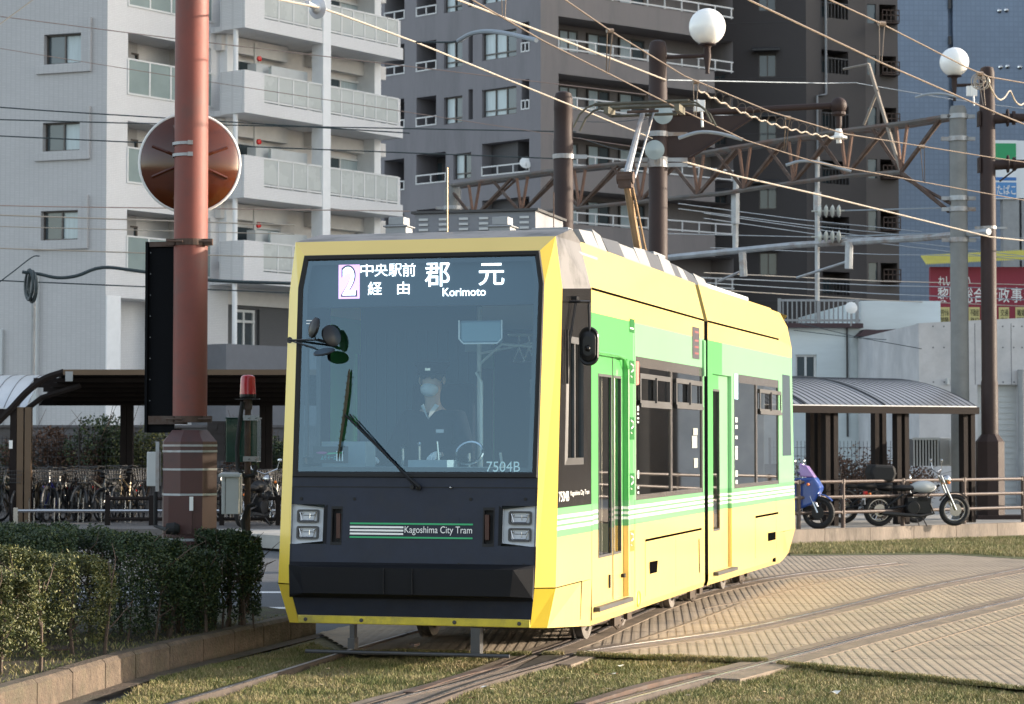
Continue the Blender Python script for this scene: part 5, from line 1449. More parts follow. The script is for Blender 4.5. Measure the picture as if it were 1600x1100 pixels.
_b = M['globe'].node_tree.nodes['Principled BSDF']; _b.inputs['Subsurface Weight'].default_value = .6; _b.inputs['Subsurface Radius'].default_value = (.3, .3, .3); _b.inputs['Subsurface Scale'].default_value = .6
globe(c2, p2_, 1105, 42, 29, P2Y, 90, 115)
P3Y = 48.6
p3_, c3 = brown_pole(1546, P3Y, .165, W3(1546, 104, P3Y).z, 'tall brown pole at the right with octagonal foot, globe lamp and two pipe arms', zb=.235)
_z = p3_
def rel3(px, py): v = W3(px, py, P3Y); return Vector((v.x - c3.x, 0, v.z - .235))
b = MB(); octa(b, (0, 0), .305, 0, rel3(0, 690).z, n=8, rot=R(22.5)); octa(b, (0, 0), .305, rel3(0, 690).z, rel3(0, 678).z, .18, rot=R(22.5)); b.box(-.34, .75, -.35, .3, -.02, .09); b.build('base', 'brown', p3_, bevel=.006)
c3b = Vector((c3.x, c3.y, 0))
g = W3(1491, 97, P3Y); 
def globe3():
    rad = 23 / F * P3Y; x = g.x - c3.x; z = g.z - .235
    b = MB(); b.ball((x, 0, z), rad, 28); b.build('lamp_globe', 'globe', p3_, smooth=True)
    az = rel3(0, 132).z; st = rel3(0, 158).z
    b = MB(); b.lathe([(rad * .45, z - rad * .93), (rad * .5, z - rad), (rad * .25, z - rad * 1.05), (.055, z - rad * 1.15), (.06, az), (.03, st + .1), (.035, st)], (x, 0, 0), n=16); b.build('lamp_stem', 'brown', p3_, smooth=True)
    b = MB(); b.tube([(0, 0, az), (x, 0, az - .02)], .035, 8); b.build('lamp_arm', 'brown', p3_)
globe3()
for y0 in (186, 258):
    b = MB(); z = rel3(0, y0).z; b.tube([(0, 0, z), (.9, -.1, z + .02), (3.2, -.3, z + .10)], [.12, .085, .085], 12); b.lathe([(.15, -.03), (.15, .03)], (.55, -.06, z + .015), (1, -.1, 0), 20); b.box(-.20, -.165, -.12, .12, z - .16, z + .16)
    b.torus((.42, -.05, z + .02), (1, -.1, 0), .17, .025, 20, 6); b.build('pipe_arm', 'brown', p3_, smooth=True)
b = MB(); z = rel3(0, 186).z; z2_ = rel3(0, 258).z; b.tube([(1.3, -.12, z), (1.3, -.12, z2_)], .035, 8); b.tube([(.25, 0, z2_ - .35), (.7, -.07, z2_)], .02, 6); b.build('strut', 'brown', p3_)
b = MB(); z = rel3(0, 356).z; b.lathe([(.17, z - .03), (.175, z - .03), (.175, z + .03), (.17, z + .03)], (0, 0, 0), n=20); b.box(-.28, -.15, -.03, .03, z - .03, z + .03); b.box(.15, .4, -.03, .03, z - .02, z + .02); b.build('clamp', 'galv', p3_)
# white line box on wires near each pole
for (a, c, Y_, l) in ((1092, 166, 32.5, 'white tensioner box hanging on the wires right of the pantograph'), (1518, 143, 47.5, 'white tensioner box hanging on the wires left of the right-hand pole')):
    v = W3(a, c, Y_); s = 1.0 if a < 1200 else 1.3
    b = MB(); b.box(v.x - .075 * s, v.x + .09 * s, Y_, Y_ + .08, v.z - .07 * s, v.z + .09 * s); b.box(v.x - .02, v.x + .0, Y_ - .01, Y_, v.z - .08 * s, v.z + .1 * s); b.tube([(v.x + .04, Y_, v.z - .08), (v.x + .05, Y_, v.z - .3)], .02, 6); tag(b.build('tensioner_box', 'white', bevel=.008), l, 'line fitting')
# ---- overhead wires
M['wireb'] = mat('bronze_wire', (.20, .155, .12), .5, .5); M['wirew'] = mat('bright_wire', (.42, .37, .31), .5, .4); M['wired'] = mat('dark_cable', (.03, .045, .05), .6); M['wireg'] = mat('grey_cable', (.26, .30, .34), .6); M['wirep'] = mat('pinkish_cable', (.30, .22, .19), .6)
def wire(pts, r, m, label, grp=None, sag=0.0, n=1):
    b = MB(); b.tube(pts, r * .82, 6); return tag(b.build('overhead_wire', m, smooth=True), label, 'wire', grp)
H1, H2 = 6.09, 6.53
wire([ath(700, -22, H1), ath(849, 64, H1), ath(1023, 151, H1), ath(1055, 167, H1), ath(1165, 219, H1), ath(1273, 253, H1), ath(1445, 285, H1), ath(1640, 320, H1)], .0105, 'wireb', 'bronze contact wire running over the pantograph head')
wire([ath(860, -16, H2), ath(955, 49, H2), ath(1070, 119, H2), ath(1205, 175, H2), ath(1320, 209, H2), ath(1549, 246, H2), ath(1660, 262, H2)], .011, 'wireb', 'messenger wire above the contact wire, passing right of the lamp pole to the finial insulator')
wire([ath(1130, -22, H1), ath(1170, 0, H1), ath(1377, 98, H1), ath(1563, 179, H1), ath(1660, 218, H1)], .0125, 'wireb', 'bronze contact wire crossing the dark building to the right-hand pole')
wire([ath(1250, -22, H2), ath(1377, 37, H2), ath(1512, 106, H2), ath(1545, 120, H2), ath(1660, 140, H2)], .011, 'wireb', 'uppermost wire at the right, reaching the top of the right-hand pole')
wire([W3(690, -14, 27), W3(716, 0, 27.3), W3(893, 67.5, 31), W3(1040, 125, 34.7)], .017, 'wirew', 'thick pale span wire ending at the lamp pole')
wire([W3(1043, 125, 35), W3(1290, 130, 50), W3(1340, 129, 53)], .012, 'wireg', 'grey wire level with the lamp pole arm going right')
wire([W3(380, -12, 20), W3(500, 12, 23.3), W3(530, 22, 24), W3(650, 66, 27), W3(989, 204, 34), W3(1019, 216, 34.6)], .014, 'wirew', 'pale guy wire from the disc insulator at the top left to the lamp pole')
wire([W3(1040, 245, 35), W3(1062, 251, 35.3), W3(1151, 275, 37), W3(1279, 304, 40), W3(1546, 370, 47), W3(1640, 380, 49)], .018, 'wirew', 'thick pale wire descending right from the lamp pole clamps')
# disc insulator at top
b = MB(); v = W3(497, 13, 23.3); b.lathe([(0, 0), (.105, .0), (.11, .012), (.06, .03), (.03, .09), (0, .1)], v, (-.5, -.8, -.1), 28); b.tube([v + Vector((-.03, -.05, .0)), W3(480, 5, 23.0)], .028, 8); tag(b.build('disc_insulator', mat('porcelain', (.55, .58, .62), .25, coat=.6), smooth=True), 'round grey disc insulator on a wire in front of the white balconies', 'insulator')
# hangers joining messenger and contact wire
def hanger(x0, y0, x1, y1, l):
    a = ath(x0, y0, H2 if y0 > -5 else H2); c = ath(x1, y1, H1); b = MB()
    b.tube([a + Vector((-.03, 0, 0)), c + Vector((-.012, 0, 0)), c + Vector((.012, 0, 0)), a + Vector((.03, 0, 0))], .006, 5); b.lathe([(.0, -.04), (.03, -.04), (.03, .04), (0, .04)], a, (1, .4, 0), 8)
    tag(b.build('wire_hanger', 'wireb'), l, 'wire hanger', 'V-shaped hangers between overhead wires')
hanger(787, -40, 787, 27, 'V-shaped wire hanger at the top edge above the grey building'); hanger(953, 48, 949, 113, 'V-shaped wire hanger left of the lamp pole'); hanger(1378, 37, 1376, 97, 'V-shaped wire hanger near the edge of the blue building')
hanger(1231, 184, 1226, 236, 'V-shaped wire hanger over the girder, right of the white tensioner box'); hanger(1441, 229, 1444, 285, 'V-shaped wire hanger in front of the blue building by the girder end'); hanger(1087, 128, 1086, 181, 'V-shaped wire hanger right next to the pantograph horn'); hanger(1531, 115, 1538, 165, 'V-shaped wire hanger at the right-hand pole')
# wavy feeder below the messenger
P = []
for i in range(90):
    t = i / 89; a = ath(1090 + 212 * t, 128 + 77 * t + 7 * math.sin(t * 3.14), H2); P.append(a + Vector((0, 0, -.10 - .05 * math.sin(t * 3.14) - .015 * math.sin(i * .95))))
b = MB(); b.tube(P, .012, 6); tag(b.build('feeder_cable', 'wirew'), 'wavy pale feeder cable lashed under the messenger wire', 'cable')
b = MB()
for i in range(4, 88, 5): b.torus(P[i] + Vector((0, 0, .06)), (1, .9, 0), .075, .004, 12, 4)
tag(b.build('lashing_rings', 'wireb'), 'row of small rings holding the wavy feeder cable', 'cable rings')
P = [ath(1546 + 8 * i, 120 + 2.2 * i, H2) + Vector((0, 0, -.1 - .16 * abs(math.sin(i * .8)))) for i in range(12)]
b = MB(); b.tube(smooth_path([p for p in P], 4), .012, 6)
for k in range(6): b.torus(W3(1531, 128, 46.5) + Vector((random.uniform(-.06, .06), 0, random.uniform(-.05, .05))), (.2, 1, random.uniform(-.4, .4)), random.uniform(.09, .17), .011, 18, 5)
tag(b.build('feeder_cable', 'wirew'), 'coiled pale cable bundle at the top of the right-hand pole', 'cable')
# sleeve insulators with grey covers
for pts, l in (([(650, 64), (690, 63), (720, 62)], None),):
    b = MB(); b.tube([W3(650, 66, 27), W3(705, 66, 26.6), W3(716, 64, 26.5)], .012, 6); b.build('jumper', 'wired').name = 'jumper_wire'
    o = bpy.data.objects['jumper_wire']; tag(o, 'dark short jumper joining the pale guy wire and its grey sleeve', 'wire')
b = MB(); b.tube(smooth_path([W3(716, 64, 26.5), W3(735, 53, 26.2), W3(760, 49, 26), W3(790, 52, 25.6), (W3(838, 63, 24.6))], 5), .026, 8); tag(b.build('insulating_sleeve', 'wireg', smooth=True), 'curved grey insulating sleeve in front of the grey apartment block', 'insulating sleeve')
b = MB(); b.tube(smooth_path([W3(1060, 216, 33), W3(1090, 207, 33), W3(1120, 208, 33), W3(1160, 218, 33)], 5), .026, 8); tag(b.build('insulating_sleeve', 'wireg', smooth=True), 'curved grey insulating sleeve right behind the pantograph', 'insulating sleeve')
b = MB(); b.tube(smooth_path([W3(1228, 258, 38), W3(1250, 252, 38), W3(1280, 254, 38), W3(1330, 268, 38)], 5), .024, 8); tag(b.build('insulating_sleeve', 'wireg', smooth=True), 'curved grey insulating sleeve above the girder', 'insulating sleeve')
b = MB(); b.tube(smooth_path([W3(1430, 152, 45), W3(1450, 147, 45), W3(1475, 147, 45), W3(1495, 152, 45)], 5), .024, 8); tag(b.build('insulating_sleeve', 'wireg', smooth=True), 'curved grey insulating sleeve left of the concrete pole top', 'insulating sleeve')
# thin background cables: pixel end points, depth at each end
G1 = 'thin cables strung in front of the buildings'
for (x0, y0, Y0, x1, y1, Y1, r, m, l) in (
    (-30, 58, 40, 85, -25, 40, .012, 'wirew', 'bright steep wire crossing the upper left corner'),
    (-30, 20, 60, 1010, 148, 60, .016, 'wirep', 'pinkish cable, highest of those crossing the white apartments'),
    (-30, 69, 60, 1060, 240, 60, .012, 'wirep', 'pinkish thin cable under the highest one over the white apartments'),
    (-30, 163, 58, 640, 208, 60, .022, 'wired', 'dark cable at the level of the mirror top'),
    (-30, 184, 58, 900, 206, 62, .022, 'wired', 'dark cable just above the mirror centre'),
    (-30, 209, 58, 900, 249, 62, .022, 'wired', 'dark cable through the mirror centre level'),
    (-30, 318, 55, 640, 330, 60, .018, 'wirep', 'pinkish cable across the third row of windows'),
    (-30, 332, 52, 460, 352, 55, .022, 'wirew', 'pale cable crossing just above the cab roof, left'),
    (-30, 350, 55, 460, 366, 58, .016, 'wirew', 'thin pale cable right below the pale one, left of the cab'),
    (-30, 384, 55, 460, 403, 58, .022, 'wirew', 'pale cable beside the upper corner of the cab'),
    (-30, 434, 55, 460, 458, 58, .022, 'wired', 'dark cable passing behind the signal head top'),
    (1040, 365, 60, 1600, 372, 70, .016, 'wireg', None), (1100, 333, 60, 1640, 405, 75, .016, 'wireg', None), (1100, 341, 60, 1640, 412, 75, .016, 'wireg', None),
    (1060, 326, 60, 1460, 372, 75, .016, 'wireg', None), (1060, 318, 60, 1440, 362, 75, .016, 'wireg', None), (1100, 426, 55, 1640, 446, 70, .018, 'wirew', None), (1105, 434, 55, 1640, 452, 70, .018, 'wireg', None),
    (1105, 442, 55, 1640, 470, 70, .018, 'wireg', None), (1105, 452, 55, 1640, 480, 70, .018, 'wirew', None), (1110, 387, 60, 1640, 402, 75, .014, 'wireg', None), (1340, 130, 53, 1640, 175, 66, .014, 'wireg', None),
    (900, 190, 70, 1010, 186, 60, .014, 'wired', None), (905, 215, 70, 1000, 240, 60, .012, 'wired', None), (1250, 505, 60, 1440, 545, 55, .012, 'wired', None), (1240, 516, 60, 1440, 534, 60, .012, 'wired', None)):
    if x0 < 0: y0, Y0, x0 = y0 - (y1 - y0) / (x1 - x0) * 470, Y0, -500
    wire([W3(x0, y0, Y0), W3((x0 + x1) / 2, (y0 + y1) / 2 + 3, (Y0 + Y1) / 2), W3(x1, y1, Y1)], r, m, l or 'thin grey line cable stretched before the dark and blue buildings', G1)
# thick black drop cable with a bundle at the left
b = MB(); b.tube(smooth_path([W3(35, 425, 55), W3(60, 428, 55), W3(90, 434, 55), W3(120, 431, 55), W3(160, 418, 55), (W3(220, 424, 55)), W3(330, 438, 55), W3(460, 443, 55)], 5), .045, 6)
for k in range(5): b.torus(W3(46, 440, 55) + Vector((random.uniform(-.1, .1), 0, -.1 + random.uniform(-.1, .1))), (1, .5, 0), .35, .03, 18, 5)
b.tube(smooth_path([W3(-20, 455, 55), W3(20, 425, 55), W3(50, 402, 55), W3(62, 400, 55)], 4), .015, 5)
tag(b.build('service_cable', 'wired'), 'thick black sagging cable with a coiled bundle at the left apartments', 'cable')
b = MB(); b.tube([W3(53, 440, 56), W3(51, 600, 56)], .055, 8); b.box(W3(44, 0, 56).x, W3(60, 0, 56).x, 55.9, 56.1, W3(0, 456, 56).z, W3(0, 426, 56).z); tag(b.build('service_riser', 'grey'), 'grey riser pipe below the black cable bundle', 'pipe')
# ---- railway girder (lattice) behind
def cable_pole(px, Y, r, ytop, label, ybot=790, m='concrete', bands=()):
    c = W3(px, 600, Y); zt_ = W3(px, ytop, Y).z; o = empty('concrete_pole', (c.x, c.y, 0), 0, label, 'pole')
    b = MB(); b.lathe([(r * 1.05, 0), (r * .95, zt_ - .1), (r * .8, zt_), (0, zt_)], (0, 0, 0), n=24); b.build('shaft', mat('weathered_concrete', (.20, .205, .20), .85, var=.12) if 'weathered_concrete' not in bpy.data.materials else bpy.data.materials['weathered_concrete'], o, smooth=True)
    b = MB()
    for y0 in bands: z = W3(px, y0, Y).z; b.lathe([(r * 1.02, z - .05), (r * 1.1, z - .05), (r * 1.1, z + .05), (r * 1.02, z + .05)], (0, 0, 0), n=24); b.box(-r * 1.9, r * 1.9, -.04, .04, z - .04, z + .04)
    if bands: b.build('steel_band', 'galv', o)
    return c
GA, GB = 48.5, 62.0
cable_pole(1500, GA + .2, .19, 166, 'grey concrete pole at the right end of the rusty girder', bands=(182, 217, 310, 327, 375))
cable_pole(707, GB, .24, 292, 'grey concrete pole end showing above the roof unit at the left end of the girder', bands=(325,))
def gp(px, py):
    t = (1495 - px) / (1495 - 700); 
    # depth along the girder so that it is straight in plan
    A_ = W3(1495, 300, GA); B_ = W3(700, 300, GB)
    k = (px - 800) / F
    d = B_ - A_; s = (k * A_.y - A_.x) / (d.x - k * d.y); return A_.y + d.y * s
def gw(px, py): return W3(px, py, gp(px, py))
gr = empty('railway_girder', (gw(1100, 300).x, gp(1100, 300), 7), 0, 'long rusty lattice girder spanning behind the pantograph', 'girder'); go = Vector(gr.location)
def L_(v): return v - go
topc = [(700, 291), (857, 268), (1060, 246), (1200, 222), (1330, 203), (1420, 192), (1488, 181)]
botc = [(700, 345), (857, 330), (1060, 309), (1130, 302), (1230, 287), (1322, 275), (1408, 269)]
b = MB(); b.tube([L_(gw(*p)) for p in topc], .06, 6); b.tube([L_(gw(*p)) + Vector((.1, .5, 0)) for p in topc], .05, 6); b.tube([L_(gw(*p)) for p in botc], .055, 6); b.build('chord', mat('girder_grey', (.14, .13, .12), .7, .3, var=.3, vscale=1.5, grime=(.18, .09, .06), gscale=1.2), gr)
b = MB(); g2 = MB()
def ti(poly, px):
    for (x0, y0), (x1, y1) in zip(poly[:-1], poly[1:]):
        if x0 <= px <= x1: return y0 + (y1 - y0) * (px - x0) / (x1 - x0)
    return poly[-1][1]
xs = [740, 815, 905, 1000, 1090, 1163, 1240, 1322, 1408]
for i, x in enumerate(xs):
    vb = L_(gw(x, ti(botc, x)))
    tL = max(700, x - 46); tR = min(1486, x + 62)
    g2.tube([L_(gw(x - 8, ti(topc, x - 8))), vb], .042, 5); g2.tube([L_(gw(min(1486, x + 10), ti(topc, min(1486, x + 10)))), vb], .042, 5)
    b.tube([L_(gw(tL, ti(topc, tL))), vb], .045, 5); b.tube([L_(gw(tR, ti(topc, tR))), vb], .05, 5); b.tube([L_(gw(tR, ti(topc, tR))) + Vector((.1, .5, 0)), vb], .035, 5)
b.tube([L_(gw(1408, 269)), L_(gw(1483, 330))], .05, 5); b.tube([L_(gw(1408, 269)) + Vector((0, .4, 0)), L_(gw(1486, 318))], .04, 5)
b.build('diagonal', 'rust', gr); g2.build('hanger_strut', mat('orange_rust', (.15, .085, .06), .8, var=.3, vscale=3), gr)
b = MB(); b.tube([L_(gw(1357, 100)), L_(gw(1408, 269))], .045, 6); b.tube([L_(gw(1357, 100)), L_(gw(1318, 108))], .03, 6); b.tube([L_(gw(1372, 140)), L_(gw(1350, 195))], .03, 6); b.build('outrigger', mat('bare_steel', (.24, .21, .18), .6, .4, var=.2), gr)
# vertical drop tubes, pull-off pipe, insulators
def thing_tube(name, segs_, m, label, cat, grp=None):
    b = MB()
    for pts, r in segs_: b.tube([W3(*p) for p in pts], r, 8)
    return tag(b.build(name, m, smooth=True), label, cat, grp)
thing_tube('drop_tube', [([(1150, 275, 54), (1149, 392, 54)], .07), ([(1149, 300, 53.9), (1149, 350, 53.9)], .10)], 'galv', 'grey drop tube hanging from the girder above the rear roof', 'tube')
thing_tube('drop_tube', [([(1277, 245, 52), (1277, 470, 52)], .055), ([(1277, 300, 51.9), (1277, 330, 51.9)], .09)], 'galv', 'long grey drop tube through the insulator strings', 'tube')
thing_tube('cross_pipe', [([(1030, 404, 55), (1240, 383, 52.5), (1440, 372, 50), (1545, 362, 48)], .075)], 'galv', 'long galvanised pipe stained with rust under the insulators', 'pipe')
thing_tube('pull_off', [([(1160, 394, 53), (1162, 432, 53)], .09), ([(1162, 422, 53), (1122, 440, 53.5)], .03)], 'galv', 'grey tapered pull-off fitting left on the rusty cross pipe', 'line fitting')
thing_tube('pull_off', [([(1327, 378, 51), (1326, 420, 51)], .09), ([(1326, 408, 51), (1245, 434, 52)], .03)], 'galv', 'grey tapered pull-off fitting right on the rusty cross pipe', 'line fitting')
for y0, l in ((330, 'upper string of four porcelain disc insulators'), (370, 'lower string of four porcelain disc insulators')):
    b = MB(); 
    for k in range(4):
        v = W3(1281 + 10 * k, y0, 51.5); b.lathe([(.03, -.05), (.09, -.045), (.15, 0), (.09, .035), (.03, .04)], v, (1, 0, 0), 18)
    b.tube([W3(1268, y0, 51.5), W3(1320, y0 - 1, 51.5)], .02, 6); tag(b.build('insulator_string', mat('insulator_porcelain', (.46, .47, .43), .3, coat=.5) if y0 == 330 else bpy.data.materials['insulator_porcelain'], smooth=True), l, 'insulator')
    wire([W3(1320, y0 - 1, 51.5), W3(1500, y0 - 6, 49)], .02, 'wireg', 'wire running right from the %s insulator string' % ('upper' if y0 == 330 else 'lower'))
# ---- right pavement railing
def railing(name, x0p, x1p, posts, label):
    a = gnd(x0p, 840 if name == 0 else 840, 0)
KO = kn * .30
def onk(px, off=.25, z=.235):
    """point above the kerb line (offset inward) seen at pixel column px"""
    A_ = KA + kn * off; k = (px - 800) / F; s = (k * A_.y - A_.x) / (kd.x - k * kd.y); q = A_ + kd * s; return Vector((q.x, q.y, z))
rl_ = empty('railing', onk(1400), math.atan2(kd.y, kd.x), 'brown three-bar railing along the right pavement edge', 'railing')
o0 = onk(1400)
def tloc(v): return (v - o0).dot(Vector((kd.x, kd.y, 0)))
t0, t1 = tloc(onk(1130)), tloc(onk(1680)) + 26
M['railb'] = mat('railing_brown', (.085, .060, .05), .5, .2, var=.15, coat=.2)
b = MB()
for h in (.30, .59, .88): b.tube([(t0, 0, h), (t1, 0, h)], .032, 8)
b.build('bar', 'railb', rl_, smooth=True)
for px in (1180, 1247, 1316, 1409, 1505, 1597, 1700, 1810, 1930, 2060, 2200):
    b = MB(); t = tloc(onk(px)); b.tube([(t, .0, 0), (t, .0, .93)], .042, 8)
    for h in (.30, .59, .88): b.box(t - .05, t + .05, -.03, .03, h - .035, h + .035)
    b.build('post', 'railb', rl_)
# ---- cycle shelters (arched roofs)
M['shroof'] = mat('shelter_roof_sheet', (.33, .34, .36), .35, .6, var=.08, vscale=1)
M['shroof2'] = mat('shelter_roof_sheet_light', (.62, .64, .66), .3, .3, var=.05)
M['shdark'] = mat('shelter_brown', (.018, .014, .013), .75, 0, var=.2, spec=.12); M['shlit'] = mat('shelter_brown_sunlit', (.12, .08, .052), .38, .5, var=.12, vscale=2)  # lighter shelter tone: low sunlight on posts and roof edge put into the colour
def shelter(org, ang, length, depth, eave, rise, label, posts, seams, roofm='shroof', zb=.235, postm='shlit', bw=True, gable=.0):
    o = empty('cycle_shelter', (org.x, org.y, zb), ang, label, 'shelter')
    # local x along the eave, y to the back; roof profile arches upward to the back
    n = 14; prof = [(depth * i / n, eave + rise * math.sin(math.pi * .56 * (i / n) ** .9)) for i in range(n + 1)]
    b = MB()
    for (y0, z0), (y1, z1) in zip(prof[:-1], prof[1:]): b.prism([(0, y0, z0), (0, y1, z1), (0, y1, z1 - .03), (0, y0, z0 - .03)], (length, 0, 0))
    ro = b.build('roof', roofm, o)
    b = MB()
    for s in seams:
        b.tube([(s, y, z + .012) for y, z in prof], .02, 5)
    k = 0
    while k < length:
        b.tube([(k, y, z + .004) for y, z in prof], .008, 4); k += .16 if bw else .3
    b.build('roof_seam', 'dgrey', ro)
    b = MB(); b.box(-.02, length + .02, -.06, .06, eave - .16, eave - .02); b.box(0, length, depth - .1, depth, prof[-1][1] - .25, prof[-1][1] - .03); b.build('eave_beam', 'shdark', o)
    for s in posts:
        for s2_ in (-.10, .10):
            b = MB(); b.box(s + s2_ - .055, s + s2_ + .055, .05, .20, 0, eave - .1); b.box(s + s2_ - .055, s + s2_ + .055, depth - .4, depth - .25, 0, prof[-2][1] - .1); b.build('post', postm, o)
        b = MB(); b.tube([(s, y, z - .10) for y, z in prof], .05, 6); b.build('rafter', 'shdark', o)
    return o
# right one: eave seen from x=1100.. to 1526 at py 640
re = W3(1526, 641, 46.5); le = W3(1180, 640, 43.6)
ang = math.atan2(re.y - le.y, re.x - le.x); dl = (re - le).length
ex = le - (re - le).normalized() * 4
shelter(ex, ang, dl + 4, 3.2, re.z - .235 + .08, .62, 'grey-roofed cycle shelter at the right above the motorcycles', [(W3(1300, 0, 44.5).x - ex.x) / math.cos(ang), (W3(1411, 0, 45.4).x - ex.x) / math.cos(ang), dl + 4 - .15, .6], [1.2, 3.2, 5.2, 7.2], 'shroof', postm='shdark')
# left one
a = W3(22, 640, 46.5); c = W3(640, 640, 46.5)
zz_ = W3(22, 640, 46.5).z - .24
lo = empty('cycle_shelter', (a.x, 46.5, .24), 0, 'long dark cycle shelter with a front edge coloured as if sunlit and curved left end', 'shelter')
zf = W3(100, 579, 46.5).z - .24; xf = W3(104, 0, 46.5).x - a.x; xe = c.x - a.x; zk = W3(22, 637, 49.5).z - .24
b = MB(); b.prism([(xf, 0, zf), (xe, 0, zf), (xe, 3.4, zk + .1), (-.2, 3.4, zk + .1)], (0, 0, -.05)); ro = b.build('roof', 'shdark', lo)
b = MB(); b.box(xf, xe, -.07, 0, zf - .09, zf + .02); b.build('roof_edge', 'shlit', ro)
b = MB()
for k in range(1, 7): y = 3.4 * k / 7; z = zf + (zk + .1 - zf) * k / 7 - .05; b.box(.3, xe, y - .05, y + .05, z - .09, z)
b.build('purlin', 'shdark', ro)
b = MB(); p_ = [Vector((-.35, -.02, zz_ - .28)), Vector((-.05, -.02, zz_ + .02)), Vector((.25, 0, zz_ + .35)), Vector((.6, 0, zz_ + .62)), Vector((xf, 0, zf - .03))]; b.tube(smooth_path(p_, 5), .075, 6); b.tube([Vector((.05, .3, zz_ - .1)), Vector((.5, .3, zz_ + .25)), Vector((xf + .3, .2, zf - .3))], .06, 6); b.build('end_rafter', 'shdark', lo)
b = MB(); b.box(xf + .05, xf + .2, -.09, -.07, zf - .22, zf - .02); b.build('bracket_plate', 'grey', lo)
for s in (0, W3(198, 0, 49.5).x - a.x, W3(414, 0, 49.5).x - a.x):
    for s2_, m_ in ((0, 'shdark'), (.14, 'shlit'), (.30, 'shlit')):
        if s > 0 and s2_ > .2: continue
        b = MB(); x = s + s2_ - .08; y = 0 if s == 0 else 3.0; b.box(x, x + .13, y, y + .14, 0, (zz_ if s == 0 else zk) + .05); b.build('post', m_ if s == 0 else 'shdark', lo)
lo2 = shelter(Vector((W3(-120, 0, 46.5).x, 47.5, 0)), 0, W3(30, 0, 46.5).x - W3(-120, 0, 46.5).x, 3.0, zz_ + .05, .75, 'white-roofed cycle shelter at the far left edge', [.4], [], 'shroof2', zb=.24, bw=False)
b = MB(); x0 = W3(24, 0, 46.4).x; b.box(x0 - .05, x0 + .02, 46.38, 46.40, W3(0, 701, 46.4).z, W3(0, 688, 46.4).z); tag(b.build('small_plate', 'white'), 'small white plate on the lit front post of the left shelter', 'plate')
# ---- railings left
def simple_rail(name, pts, rails, post_px, Y, m, label, r=.03):
    o = empty(name, (W3(pts[0], 800, Y).x, Y, .24), 0, label, 'railing'); x0 = W3(pts[0], 0, Y).x; b = MB()
    for py in rails: z = W3(0, py, Y).z - .24; b.tube([(0, 0, z), (W3(pts[1], 0, Y).x - x0, 0, z)], r, 8)
    b.build('bar', m, o, smooth=True)
    for px in post_px:
        b = MB(); x = W3(px, 0, Y).x - x0; b.box(x - .045, x + .045, -.04, .04, 0, W3(0, min(rails) - 5, Y).z - .24); b.build('post', m, o)
    return o
simple_rail('cycle_rail', (25, 640), (798,), (25, 420), 45.6, 'chrome', 'bright horizontal tube rail before the parked bicycles at the left', .035)
simple_rail('railing', (165, 640), (779, 811), (168, 236, 345, 432), 44.8, 'shdark', 'dark two-bar railing between bright rail and hedge at the left', .035)
# wheel racks
G2 = 'silver wheel racks of the left shelter'
rk = empty('bicycle_rack', (W3(56, 0, 46.3).x, 46.3, .24), 0, 'slim upright wheel rack among the bicycles under the left shelter', 'bicycle rack', G2)
b = MB(); b.tube([(-.05, 0, 0), (-.05, 0, .50), (.05, 0, .50), (.05, 0, 0)], .012, 6); b.tube([(-.05, 0, .22), (.05, 0, .22)], .01, 6); b.build('hoop', 'chrome', rk)
for px in (95, 132, 168, 205, 300, 330, 360, 410): dup(rk, (W3(px, 0, 46.3).x, 46.3, .24), 0)
